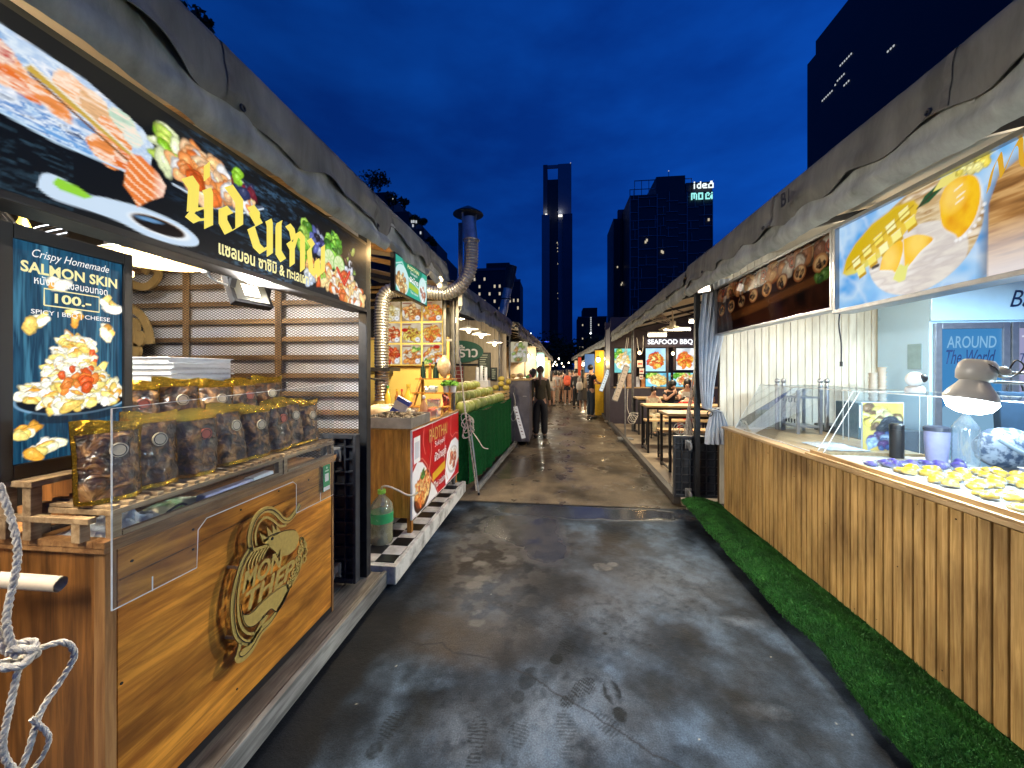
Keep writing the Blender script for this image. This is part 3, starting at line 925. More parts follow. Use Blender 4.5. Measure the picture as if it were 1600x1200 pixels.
# ================================================================== LEFT SIDE, first stall
M_pic = painted('lit_picture', 1.0)
M_picHi = painted('lit_picture_bright', 1.25)
M_print = painted('printed_picture', 0.0)
M_letY = emit('lit_yellow', (0.95, 0.78, 0.12), 1.0, False)
M_letW = emit('lit_white', (0.95, 0.95, 0.92), 1.0, False)
M_letYp = emit('lit_pale_yellow', (0.93, 0.86, 0.40), 1.0, False)
SAL = [S(236, 120, 50), S(245, 150, 80), S(250, 180, 120), S(220, 95, 30)]
def smooth_path(pts, n=6):
    out = []
    k = len(pts)
    for i in range(k - 1):
        p0 = pts[max(i - 1, 0)]; p1 = pts[i]; p2 = pts[i + 1]; p3 = pts[min(i + 2, k - 1)]
        for j in range(n):
            u = j / n
            out.append(tuple(0.5 * (2 * p1[d] + (p2[d] - p0[d]) * u + (2 * p0[d] - 5 * p1[d] + 4 * p2[d] - p3[d]) * u * u + (3 * p1[d] - p0[d] - 3 * p2[d] + p3[d]) * u ** 3) for d in range(len(p1))))
    out.append(tuple(pts[-1]))
    return out
def lamp_tube(name, label, p, q, power, color, strength=12.0, r=0.015, group=None, light=True):
    c = (Vector(p) + Vector(q)) / 2
    t = thing(name, label, 'lamp', tuple(c), group)
    m = MATS.get('tube_%.2f_%.2f' % (color[2], strength)) or emit('tube_%.2f_%.2f' % (color[2], strength), color, strength)
    b = MB(); b.cyl(p, q, r, n=10); b.build('tube', m, t, smooth=40)
    d = (Vector(q) - Vector(p)); up = Vector((0, 0, r * 1.9))
    b = MB(); b.bar(Vector(p) + up - d * 0.03, Vector(q) + up + d * 0.03, 0.05, 0.022); b.build('fixture', M_white, t, bevel=0.003)
    if light and power:
        l = area_light(t, c - Vector((0, 0, r + 0.012)), power, color, d.length, 0.03, (0, 0, -1))
        l.rotation_euler = Vector((0, 0, -1)).to_track_quat('-Z', 'Y').to_euler()
        ang = math.atan2(d.y, d.x)
        l.rotation_euler = (0, 0, ang)
    return t

# --- the long salmon light box
t = thing('light_box_sign', 'long lit sign with salmon on chopsticks and yellow Thai lettering', 'sign', (-1.39, 1.67, 2.04))
b = MB(); b.bx(-1.335, -1.45, 0.74, 2.60, 2.02, 2.515); b.build('housing', M_black, t, bevel=0.004)
LW, LH = 1.82, 0.45
p = Paint(LW, LH, 0.0045, (0.004, 0.006, 0.010))
slate = np.clip((p.nz(9, 3, 1.0, 3.0) - 0.42) * 3.2, 0, 1) * np.clip((p.X - 0.40) / 0.3, 0, 1) * np.clip((1.25 - p.X) / 0.2, 0.1, 1)
p.mix(slate * np.clip((p.nz(60, 5, 0.6, 2.4) - 0.42) * 4, 0, 1) * 0.8, S(70, 110, 145))
p.mix(np.clip((p.nz(70, 6, .5, 2) - 0.5) * 3, 0, 1) * (p.Y < 0.16) * (p.X < 0.16) * 0.6, S(60, 90, 110))
ice = [(0.0, 0.19), (0.12, 0.175), (0.30, 0.185), (0.36, 0.21), (0.375, 0.31), (0.34, 0.345), (0.19, 0.39), (0.0, 0.40)]
mk = p.m_poly(ice)
p.tex(mk, [S(150, 185, 225), S(225, 238, 250), S(180, 205, 235), S(248, 250, 255), S(120, 160, 210)], 14, 4, 1.0, 2.2)
p.tex(mk * (p.Y < 0.235), [S(110, 165, 225), S(215, 235, 252), S(90, 140, 205), S(235, 245, 255), S(30, 60, 110)], 26, 8, 0.8, 2.6)
for (x, y, rx, ry, a, c) in ((0.02, 0.30, .05, .045, -.5, SAL[1]), (0.05, 0.275, .05, .02, -.4, SAL[0]), (0.11, 0.275, .05, .025, -.5, SAL[1]), (0.16, 0.33, .05, .05, -.8, SAL[2]), (0.22, 0.31, .04, .06, .5, S(240, 190, 140)), (0.26, 0.27, .05, .05, .6, SAL[1]), (0.24, 0.215, .05, .04, -.5, SAL[1]), (0.29, 0.21, .03, .03, -.5, SAL[0]), (0.01, 0.335, .035, .03, 0, S(190, 20, 20)), (0.285, 0.33, .04, .03, -.4, S(200, 228, 205)), (0.31, 0.30, .03, .03, .2, S(225, 238, 228))):
    m = p.m_ell(x, y, rx, ry, a, wob=0.5, seed=int(x * 99))
    p.tex(m, [c, S(255, 235, 215), c, np.array(c) * 0.8], 38, int(x * 88), 0.5, 3)
p.line([(0.0, 0.188), (0.12, 0.173), (0.30, 0.183)], 0.005, S(200, 230, 255))
# bowl of sashimi
m = p.m_poly([(0.43, 0.215), (0.55, 0.195), (0.70, 0.225), (0.86, 0.30), (0.855, 0.315), (0.7, 0.25), (0.5, 0.225)])
p.mix(m, S(90, 100, 120)); p.line([(0.44, 0.215), (0.6, 0.2), (0.74, 0.235), (0.86, 0.305)], 0.006, S(220, 235, 250))
p.heap(0.42, 0.34, 0.05, 0.07, 16, 0.018, [S(140, 200, 40), S(190, 220, 90), S(230, 240, 190)], 3, 2.4)
p.heap(0.56, 0.30, 0.13, 0.075, 46, 0.024, [SAL[0], SAL[1], SAL[2], S(250, 205, 160), S(235, 235, 235)], 5, 2.0)
p.heap(0.52, 0.29, 0.05, 0.04, 14, 0.022, [SAL[1], SAL[3]], 6, 1.4)
p.heap(0.73, 0.29, 0.08, 0.05, 22, 0.02, [SAL[1], S(245, 190, 140), S(240, 240, 240)], 8, 2.0)
p.heap(0.76, 0.34, 0.05, 0.03, 10, 0.018, [S(120, 30, 50), S(60, 25, 40), S(40, 50, 90)], 9, 1.8)
p.heap(0.72, 0.375, 0.03, 0.02, 6, 0.016, [S(150, 210, 50)], 10, 1.8)
# dipping spoon plate
pl = [(0.085, 0.035), (0.095, 0.075), (0.13, 0.083), (0.19, 0.066), (0.24, 0.076), (0.35, 0.09), (0.46, 0.085), (0.53, 0.058), (0.53, 0.028), (0.46, 0.006), (0.36, 0.002), (0.27, 0.018), (0.2, 0.02), (0.12, 0.018)]
p.poly(smooth_path(pl + pl[:1], 5)[:-1], S(206, 226, 246)); p.ell(0.40, 0.048, 0.105, 0.03, S(235, 244, 252)); p.ell(0.395, 0.05, 0.088, 0.025, S(105, 75, 45)); p.ell(0.395, 0.048, 0.083, 0.023, S(16, 10, 14))
p.ell(0.36, 0.058, 0.04, 0.006, S(120, 170, 220), 0.1, op=0.8)
p.poly([(0.115, 0.06), (0.125, 0.08), (0.17, 0.076), (0.205, 0.062), (0.185, 0.05), (0.13, 0.05)], S(150, 215, 60))
# chopsticks and the hanging slice
p.poly([(0.06, 0.325), (0.075, 0.345), (0.40, 0.212), (0.395, 0.205)], S(205, 170, 70)); p.line([(0.075, 0.343), (0.4, 0.211)], 0.006, S(245, 240, 225)); p.line([(0.07, 0.318), (0.33, 0.205)], 0.007, S(120, 75, 35))
sl = [(0.305, 0.245), (0.335, 0.255), (0.39, 0.225), (0.415, 0.195), (0.405, 0.155), (0.36, 0.12), (0.325, 0.085), (0.31, 0.11), (0.285, 0.135), (0.29, 0.18)]
m = p.m_poly(sl, 0.006)
p.mix(m, S(238, 130, 60))
st = np.clip(np.sin((p.X * 0.8 + p.Y * 1.5 + 0.05 * p.nz(12, 3)) * 150) * 2.2 - 0.9, 0, 1)
p.mix(m * st, S(255, 215, 180)); p.mix(m * np.clip((p.X - 0.37) * 30, 0, 1) * .7, S(255, 235, 220))
# right end: leaves, lime, chilli, grilled seafood
p.heap(1.16, 0.26, 0.05, 0.10, 26, 0.022, [S(110, 175, 40), S(70, 130, 25), S(170, 215, 90)], 12, 1.8)
p.heap(1.27, 0.29, 0.06, 0.06, 18, 0.018, [S(50, 50, 110), S(90, 100, 170), S(20, 20, 40), S(160, 170, 200)], 13, 2.2)
p.heap(1.43, 0.32, 0.09, 0.07, 30, 0.022, [S(80, 160, 40), S(140, 205, 70), S(40, 110, 30)], 14, 1.6)
p.heap(1.60, 0.26, 0.10, 0.10, 34, 0.014, [S(30, 32, 45), S(200, 205, 220), S(90, 60, 50), S(150, 180, 90), S(15, 15, 20)], 15, 2.6)
for (x, y, r) in ((1.38, 0.225, .062), (1.48, 0.215, .062)):
    p.ell(x, y, r, r, S(120, 190, 70)); p.ell(x, y, r * .88, r * .88, S(225, 240, 190))
    for k in range(8):
        a = k * .785; p.line([(x + .01 * math.cos(a), y + .01 * math.sin(a)), (x + r * .75 * math.cos(a), y + r * .75 * math.sin(a))], 0.01, S(180, 220, 130), 0.7)
p.heap(1.40, 0.115, 0.23, 0.075, 90, 0.022, [S(240, 140, 60), S(250, 190, 120), S(255, 235, 215), S(225, 95, 35), S(250, 215, 150)], 17, 1.8)
p.heap(1.62, 0.06, 0.17, 0.06, 60, 0.022, [S(240, 150, 70), S(250, 205, 140), S(255, 240, 220), S(220, 110, 45)], 18, 1.8)
p.heap(1.20, 0.06, 0.05, 0.03, 12, 0.016, [S(230, 235, 240), S(190, 205, 225)], 19, 2.2)
p.heap(1.30, 0.13, 0.04, 0.03, 9, 0.012, [S(150, 200, 70), S(190, 220, 110)], 20)
for q in (((1.46, 0.19), (1.54, 0.11)), ((1.60, 0.20), (1.545, 0.12))):
    p.line(q, 0.024, S(205, 30, 15)); p.line(q, 0.006, S(245, 120, 90))
p.mesh('picture', (-1.3335, 0.765, 2.042), YP, ZP, M_pic, t)
# broad-nib Thai lettering of the shop name
O = (-1.3325, 0.765, 2.042)
nb = MB(); A = R(38)
def ln(pts, w=0.047, a=A):
    nb.nib([(0.47 + (x - 0.472) * 1.055, 0.098 + (z - 0.10) * 1.14) for x, z in pts], w * 1.14, a, O, YP, ZP, 0.003)
# mo ma with the tone mark
ln([(0.490, 0.245), (0.515, 0.225), (0.510, 0.150), (0.548, 0.165)]); ln([(0.515, 0.15), (0.500, 0.128), (0.530, 0.118)], 0.038); ln([(0.565, 0.240), (0.573, 0.225), (0.573, 0.115)], 0.040); ln([(0.53, 0.123), (0.573, 0.142)], 0.034)
ln([(0.566, 0.325), (0.566, 0.275)], 0.034, R(52))
# o ang
ln([(0.632, 0.272), (0.660, 0.292), (0.710, 0.258), (0.710, 0.165), (0.660, 0.125), (0.634, 0.155), (0.634, 0.205), (0.662, 0.190)], 0.042)
# no nu
ln([(0.768, 0.262), (0.800, 0.245), (0.800, 0.225)], 0.04); ln([(0.775, 0.245), (0.815, 0.208), (0.770, 0.180), (0.800, 0.120), (0.835, 0.105), (0.860, 0.135)], 0.042); ln([(0.868, 0.245), (0.876, 0.23), (0.876, 0.105)], 0.040)
# sara e
ln([(0.936, 0.262), (0.930, 0.245), (0.930, 0.130), (0.960, 0.105)], 0.042)
# tho thahan
ln([(0.992, 0.268), (1.020, 0.255), (1.032, 0.220), (1.000, 0.195), (1.022, 0.175), (1.022, 0.100)], 0.04); ln([(1.024, 0.170), (1.062, 0.258), (1.098, 0.245), (1.098, 0.095)], 0.04)
# pho phan
ln([(1.150, 0.255), (1.180, 0.235), (1.150, 0.205), (1.166, 0.115), (1.200, 0.100), (1.216, 0.175)], 0.04); ln([(1.216, 0.175), (1.234, 0.100), (1.268, 0.125), (1.268, 0.258)], 0.04)
nb.build('shop_name', M_letY, t)
text('แซลมอน ซาซิมิ & ทะเลเผา', (-1.3325, 0.765 + 0.90, 2.042 + 0.052), YP, ZP, 0.56, 0.056, M_letYp, t, 'subtitle', t=0.002, bold=0.028)

# --- menu screen on the back of the counter
t = thing('menu_screen', 'upright lit Salmon Skin menu screen in a thick black frame', 'screen', (-1.66, 1.135, 1.27))
b = MB()
PX = -1.63
for (a0, a1, c0, c1) in ((0.955, 0.985, 1.27, 2.05), (1.285, 1.315, 1.27, 2.05), (0.985, 1.285, 1.27, 1.315), (0.985, 1.285, 2.005, 2.05)):
    b.bx(PX, PX - 0.05, a0, a1, c0, c1)
b.bx(PX - 0.012, PX - 0.05, 0.985, 1.285, 1.315, 2.005)
b.build('frame', M_black, t, bevel=0.003)
p = Paint(0.30, 0.69, 0.0022, S(20, 62, 92))
st = p.nz(60, 2, 1.0, 0.05, 3)
p.tex(np.ones_like(p.X), [S(8, 34, 54), S(30, 80, 108), S(14, 52, 78), S(60, 118, 145)], 70, 4, 1.0, 0.05)
p.mix(np.clip((0.3 - p.Y) / 0.3, 0, 1) * 0.35, S(10, 30, 45))
p.ell(0.16, 0.185, 0.155, 0.05, S(120, 160, 190)); p.ell(0.16, 0.187, 0.15, 0.045, S(8, 16, 26)); p.ell(0.16, 0.14, 0.13, 0.03, S(14, 28, 42), op=.7)
SK = [S(250, 228, 130), S(255, 248, 205), S(244, 208, 105), S(255, 252, 235), S(255, 250, 225), S(230, 165, 60)]
p.heap(0.16, 0.21, 0.14, 0.045, 200, 0.011, SK, 3, 2.4)
p.heap(0.155, 0.27, 0.085, 0.06, 170, 0.010, SK, 4, 2.4)
p.heap(0.15, 0.345, 0.05, 0.06, 90, 0.009, SK, 5, 2.4); p.heap(0.19, 0.33, 0.025, 0.07, 40, 0.009, SK + [S(225, 90, 30)], 6, 2.0)
p.heap(0.17, 0.25, 0.06, 0.05, 14, 0.012, [S(215, 85, 25), S(230, 130, 50)], 7, 2.0)
for (x, y, n) in ((0.055, 0.44, 6), (0.25, 0.44, 6), (0.26, 0.53, 5), (0.105, 0.57, 4), (0.165, 0.475, 4), (0.03, 0.10, 6), (0.09, 0.04, 8), (0.19, 0.075, 9), (0.05, 0.02, 5)):
    p.heap(x, y, 0.022, 0.02, n, 0.012, SK, int(x * 900), 2.2)
p.mesh('picture', (PX - 0.010, 0.985, 1.315), YP, ZP, M_picHi, t)
yc, z0 = 1.135, 1.315; XX = PX - 0.008
text('Crispy Homemade', (XX, yc, z0 + 0.655), YP, ZP, 0.21, 0.034, M_letW, t, 'script_line', shear=0.35)
text('SALMON SKIN', (XX, yc, z0 + 0.612), YP, ZP, 0.262, 0.036, M_letYp, t, 'title', bold=0.03)
text('หนังปลาแซลมอนทอด', (XX, yc, z0 + 0.576), YP, ZP, 0.20, 0.028, M_letW, t, 'thai_line', bold=0.01)
text('100.-', (XX, yc, z0 + 0.525), YP, ZP, 0.10, 0.032, M_letYp, t, 'price', bold=0.03)
b = MB(); q = [(yc - 0.075, z0 + 0.498), (yc + 0.075, z0 + 0.498), (yc + 0.075, z0 + 0.552), (yc - 0.075, z0 + 0.552)]
b.ribbon(q + q[:1], 0.004, (XX, 0, 0), YP, ZP, 0.001); b.build('price_frame', M_letYp, t)
text('SPICY | BBQ | CHEESE', (XX, yc, z0 + 0.472), YP, ZP, 0.215, 0.019, M_letW, t, 'flavour_line', bold=0.01)

# --- wooden counter with the shrimp emblem
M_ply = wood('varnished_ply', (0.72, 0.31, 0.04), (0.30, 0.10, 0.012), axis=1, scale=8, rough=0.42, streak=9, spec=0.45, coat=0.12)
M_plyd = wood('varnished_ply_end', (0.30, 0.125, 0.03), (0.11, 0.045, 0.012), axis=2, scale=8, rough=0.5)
M_trim = wood('varnished_trim', (0.42, 0.23, 0.09), (0.22, 0.10, 0.035), axis=1, rough=0.5)
M_rack = wood('rack_wood', (0.40, 0.29, 0.17), (0.22, 0.14, 0.07), axis=1, rough=0.65)
M_goldp = mat('brushed_gold_plate', (0.50, 0.35, 0.09), rough=0.5, metal=0.1, scale=60, var=0.12)
CX, CY0, CY1 = -1.355, 1.015, 2.215
t = thing('snack_counter', 'varnished plywood counter with a gold shrimp emblem on its front', 'counter', (-1.54, 1.6, 0.135))
b = MB(); b.bx(CX, CX - 0.02, CY0 + 0.035, CY1 - 0.02, 0.17, 1.045); b.build('front_panel', M_ply, t, bevel=0.002)
for y in (CY0 + .006, CY1 - .026):
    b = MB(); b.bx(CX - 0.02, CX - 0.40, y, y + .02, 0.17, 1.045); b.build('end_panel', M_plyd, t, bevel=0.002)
M_up = wood('trim_upright', (0.36, 0.19, 0.07), (0.2, 0.09, 0.03), axis=2)
for y0, y1 in ((CY0 - .002, CY0 + .03), (CY1 - .018, CY1 + .002)):
    b = MB(); b.bx(CX + 0.004, CX - 0.035, y0, y1, 0.135, 1.05); b.build('corner_post', M_up, t, bevel=0.003)
b = MB(); b.bx(CX, CX - 0.4, CY0 + 0.03, CY1 - 0.018, 0.136, 0.168); b.build('plinth', M_black, t)
b = MB(); b.bx(CX + 0.014, CX - 0.42, CY0 - 0.012, CY1 + 0.008, 1.05, 1.066); b.bx(CX + 0.018, CX - 0.022, CY0 - 0.014, CY1 + 0.01, 1.0665, 1.088); b.bx(CX - 0.022, CX - 0.42, CY0 - 0.014, CY0 + 0.02, 1.0665, 1.088); b.build('worktop', M_trim, t, bevel=0.003)
b = MB(); b.bx(CX + 0.003, CX, CY0 + 0.04, CY1 - 0.03, 0.945, 0.949); b.build('panel_joint', M_plyd, t)
for (y, z) in ((1.09, 0.99), (1.30, 1.005), (1.52, 1.0), (1.75, 1.01), (1.98, 1.0), (2.17, 0.99), (1.06, 0.62), (1.065, 0.3), (2.19, 0.6), (1.30, 0.93), (1.5, 0.24)):
    b = MB(); b.cyl((CX - 0.001, y, z), (CX + 0.0025, y, z), 0.0045, n=8); b.build('nail', M_steel_d, t)
# emblem: gold plate cut-out standing off the panel
EX = CX + 0.045
EO = (EX, 1.64 * .12, .69 * .12 + .005)
T_ = 0.006
EU, EV = (0, .88, 0), (0, 0, .88)
e = MB()
def arcp(cx, cy, rx, ry, a0, a1, n=18):
    return [(cx + rx * math.cos(R(a0 + (a1 - a0) * i / n)), cy + ry * math.sin(R(a0 + (a1 - a0) * i / n))) for i in range(n + 1)]
rim = smooth_path([(1.50, 0.855), (1.445, 0.80), (1.405, 0.70), (1.395, 0.60), (1.41, 0.50), (1.45, 0.43), (1.50, 0.39)])
e.ribbon(rim, 0.024, EO, EU, EV, T_ / .77)
rim2 = smooth_path([(1.512, 0.835), (1.46, 0.78), (1.432, 0.70), (1.424, 0.60), (1.438, 0.52), (1.475, 0.455), (1.52, 0.42)])
e.ribbon(rim2, 0.012, EO, EU, EV, T_ / .77)
tail = smooth_path([(1.44, 0.43), (1.425, 0.385), (1.45, 0.362), (1.50, 0.365), (1.56, 0.40), (1.63, 0.41), (1.70, 0.445), (1.77, 0.50)])
e.ribbon(tail, [0.02] * 6 + [0.04 + 0.02 * math.sin(i * .15) for i in range(len(tail) - 12)] + [0.018] * 6, EO, EU, EV, T_ / .77)
for k in range(4):
    e.ribbon(smooth_path([(1.475 + .012 * k, 0.385), (1.53 + .014 * k, 0.415 + .004 * k), (1.585 + .01 * k, 0.475 - .008 * k)]), [0.003] + [0.008] * 11 + [0.003], EO, EU, EV, T_ / .77)
body = smooth_path([(1.432, 0.62), (1.45, 0.56), (1.50, 0.535), (1.56, 0.545), (1.64, 0.55), (1.72, 0.545), (1.77, 0.52), (1.74, 0.46), (1.68, 0.43), (1.63, 0.475), (1.57, 0.46), (1.50, 0.465), (1.455, 0.515), (1.432, 0.62)])[:-1]
e.prism(body, EO, EU, EV, T_ / .77)
head = smooth_path([(1.575, 0.855), (1.61, 0.858), (1.64, 0.86), (1.69, 0.85), (1.76, 0.835), (1.83, 0.80), (1.855, 0.745), (1.82, 0.70), (1.76, 0.695), (1.70, 0.72), (1.655, 0.77), (1.60, 0.825), (1.575, 0.855)])[:-1]
e.prism(head, EO, EU, EV, T_ / .77)
for (a, bq) in (((1.60, 0.85), (1.555, 0.905)), ((1.635, 0.86), (1.605, 0.915)), ((1.665, 0.855), (1.645, 0.91)), ((1.69, 0.85), (1.675, 0.895))):
    e.prism([(a[0] - 0.018, a[1] - .01), (a[0] + 0.018, a[1] - .005), bq], EO, EU, EV, T_ / .77)
horn = smooth_path([(1.505, 0.84), (1.495, 0.91), (1.52, 0.975), (1.57, 1.005), (1.63, 0.995), (1.68, 0.955), (1.725, 0.905), (1.77, 0.885), (1.82, 0.905), (1.865, 0.94)])
e.ribbon(horn, 0.03, EO, EU, EV, T_ / .77)
horn2 = smooth_path([(1.535, 0.85), (1.53, 0.91), (1.555, 0.955), (1.60, 0.965), (1.65, 0.93), (1.70, 0.88), (1.75, 0.865)])
e.ribbon(horn2, 0.012, EO, EU, EV, T_ / .77)
e.ribbon(smooth_path([(1.505, 0.84), (1.56, 0.825), (1.62, 0.815)]), 0.014, EO, EU, EV, T_ / .77)
for k in range(5):
    e.ribbon(smooth_path([(1.485 + .022 * k, 0.745 + .004 * k), (1.49 + .025 * k, 0.785), (1.53 + .024 * k, 0.825 - .004 * k)]), [0.004] + [0.010] * 11 + [0.004], EO, EU, EV, T_ / .77)
for k in range(4):
    e.ribbon(smooth_path([(1.675 + .022 * k, 0.745 - .009 * k), (1.615 + .03 * k, 0.725 - .008 * k), (1.585 + .036 * k, 0.70 - .006 * k)]), [0.006] * 12 + [0.002], EO, EU, EV, T_ / .77)
for k in range(0):
    e.ribbon([(1.60 + .018 * k, 0.545), (1.61 + .018 * k, 0.585)], 0.011, EO, EU, EV, T_ / .77)
rr = random.Random(5)
for (cx, cy, r0) in ((1.81, 0.565, .03), (1.85, 0.62, .032), (1.87, 0.67, .026), (1.78, 0.525, .026), (1.84, 0.575, .026)):
    sp = [(cx + r0 * (1 - i / 26) * math.cos(i * .5 + cx * 40), cy + r0 * 1.15 * (1 - i / 26) * math.sin(i * .5 + cx * 40)) for i in range(24)]
    e.ribbon(sp, 0.0095, EO, EU, EV, T_ / .77)
e.ribbon(smooth_path([(1.77, 0.50), (1.83, 0.53), (1.885, 0.60), (1.91, 0.67), (1.90, 0.72), (1.87, 0.74)]), 0.014, EO, EU, EV, T_ / .77)
for (cx, cy) in ((1.885, 0.72), (1.91, 0.68), (1.915, 0.64), (1.905, 0.60)):
    e.ribbon(arcp(cx, cy, .014, .018, 0, 360, 12), 0.009, EO, EU, EV, T_ / .77)
em = e.build('emblem', M_goldp, t)
e = MB(); EK = (EX + .0085, EO[1], EO[2])
for q in (rim, tail[4:], horn): e.ribbon([(x + .004, z - .002) for x, z in q], 0.0035, EK, EU, EV, 0.001)
e.ribbon([(x * .97 + 1.6 * .03, z * .97 + .515 * .03) for x, z in body], .003, EK, EU, EV, .001); e.ribbon(head[8:30], .003, EK, EU, EV, .001)
e.build('engraved_line', M_black, em)
text('MON', (EX, 1.585, 0.712), YP, ZP, 0.245, 0.085, M_goldp, em, 'lettering', t=0.012, bold=0.03, shear=0.25)
text('THEP', (EX, 1.635, 0.622), YP, ZP, 0.31, 0.082, M_goldp, em, 'lettering', t=0.012, bold=0.03, shear=0.25)
b = MB(); b.cyl((EX + .006, 1.642, 0.825), (EX + .009, 1.642, 0.825), .007, n=10); b.build('eye', M_black, em)
for (y, z) in ((1.455, 0.785), (1.445, 0.50), (1.73, 0.525)):
    b = MB(); b.cyl((CX, y, z), (EX, y, z), 0.006, n=8); b.build('standoff_pin', M_galv, em)

# --- slatted racks on the worktop
def rack(y0, y1, label):
    t = thing('slatted_rack', label, 'rack', (-1.50, (y0 + y1) / 2, 1.088), 'slatted racks on the snack counter')
    xa, xb = CX + 0.012, CX - 0.245
    b = MB()
    for x in (xa, xb):
        for y in (y0, y1):
            b.bx(x, x - 0.026, y - 0.013, y + 0.013, 1.088, 1.158)
    b.build('leg', M_rack, t, bevel=0.002)
    b = MB()
    for x in (xa + 0.002, xb):
        b.bx(x, x - 0.03, y0 - 0.016, y1 + 0.016, 1.158, 1.176); b.bx(x, x - 0.02, y0 + 0.014, y1 - 0.014, 1.089, 1.103)
    b.bx(xa - .03, xb, y0 - .014, y0 + .012, 1.158, 1.175); b.bx(xa - .03, xb, y1 - .012, y1 + .014, 1.158, 1.175)
    b.build('rail', M_rack, t, bevel=0.002)
    b = MB(); n = int((y1 - y0) / 0.042)
    for i in range(n + 1):
        y = y0 + (y1 - y0) * i / n
        b.bx(xa - 0.002, xb - 0.03, y - 0.011, y + 0.011, 1.177, 1.187)
    b.build('slats', M_rack, t, bevel=0.0015)
    return t
rack(1.04, 1.75, 'longer slatted wooden rack holding most of the snack pouches')
rack(1.785, 2.19, 'shorter slatted wooden rack at the far end of the counter')
t = thing('wooden_crate_frame', 'open wooden ladder frame under the menu screen', 'frame', (-1.72, 0.98, 1.068))
for x in (-1.40, -1.57, -1.66):
    b = MB(); b.bx(x, x - 0.03, 0.985, 1.012, 1.089, 1.25 if x < -1.5 else 1.15); b.build('upright', M_rack, t, bevel=0.002)
b = MB(); b.bx(-1.37, -1.80, 0.984, 1.006, 1.145, 1.163); b.bx(-1.56, -1.80, 0.98, 1.3, 1.25, 1.268); b.build('rail', M_rack, t, bevel=0.002)
b = MB(); b.bx(-1.60, -2.05, 1.32, 2.22, 1.0, 1.302)
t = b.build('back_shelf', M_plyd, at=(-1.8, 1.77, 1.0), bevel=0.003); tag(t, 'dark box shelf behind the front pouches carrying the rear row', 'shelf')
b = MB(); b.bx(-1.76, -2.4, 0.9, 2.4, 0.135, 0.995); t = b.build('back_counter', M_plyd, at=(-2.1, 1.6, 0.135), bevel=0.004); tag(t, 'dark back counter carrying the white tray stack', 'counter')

# --- snack pouches
M_gold = mat('gold_foil', (0.56, 0.31, 0.028), rough=0.16, metal=0.9, scale=22, var=0.3, bump=0.5, rvar=0.08)
M_goldd = mat('gold_foil_dull', (0.30, 0.20, 0.035), rough=0.3, metal=0.6, scale=22, var=0.4, bump=0.5)
def snack_mat():
    m, tt, b = base_mat('fried_snack')
    tc = N(tt, 'ShaderNodeTexCoord'); oi = N(tt, 'ShaderNodeObjectInfo')
    ad = N(tt, 'ShaderNodeVectorMath', _operation='ADD')
    tt.links.new(tc.outputs['Object'], ad.inputs[0]); tt.links.new(oi.outputs['Random'], ad.inputs[1])
    v = N(tt, 'ShaderNodeTexVoronoi', Scale=30.0); ns = N(tt, 'ShaderNodeTexNoise', Scale=26.0, Detail=5.0, Distortion=0.7)
    tt.links.new(ad.outputs[0], v.inputs['Vector']); tt.links.new(ad.outputs[0], ns.inputs['Vector'])
    r = ramp(tt, [(0.36, (0.010, 0.005, 0.002)), (0.49, (0.085, 0.034, 0.008)), (0.57, (0.28, 0.12, 0.025)), (0.66, (0.52, 0.28, 0.09))])
    tt.links.new(ns.outputs['Fac'], r.inputs[0])
    rv = ramp(tt, [(0.0, (1.1, 1.1, 1.1)), (0.8, (0.3, 0.3, 0.3))])
    tt.links.new(v.outputs['Distance'], rv.inputs[0])
    mx = N(tt, 'ShaderNodeMix', _data_type='RGBA', _blend_type='MULTIPLY'); mx.inputs[0].default_value = 0.8
    tt.links.new(r.outputs[0], mx.inputs[6]); tt.links.new(rv.outputs[0], mx.inputs[7]); tt.links.new(mx.outputs[2], b.inputs['Base Color'])
    bp = N(tt, 'ShaderNodeBump', Strength=0.9, Distance=0.02)
    tt.links.new(ns.outputs['Fac'], bp.inputs['Height']); tt.links.new(bp.outputs[0], b.inputs['Normal'])
    n3 = N(tt, 'ShaderNodeTexNoise', Scale=14.0, Detail=3.0); bp2 = N(tt, 'ShaderNodeBump', Strength=1.0, Distance=0.06)
    tt.links.new(ad.outputs[0], n3.inputs['Vector']); tt.links.new(n3.outputs['Fac'], bp2.inputs['Height']); tt.links.new(bp2.outputs[0], b.inputs['Coat Normal'])
    sset(b, Roughness=0.5, Coat__Weight=1.0, Coat__Roughness=0.05)
    return m
M_snack = snack_mat()
M_lab1 = plain('label_cream', (0.62, 0.52, 0.36)); M_lab2 = plain('label_red', (0.45, 0.10, 0.06))
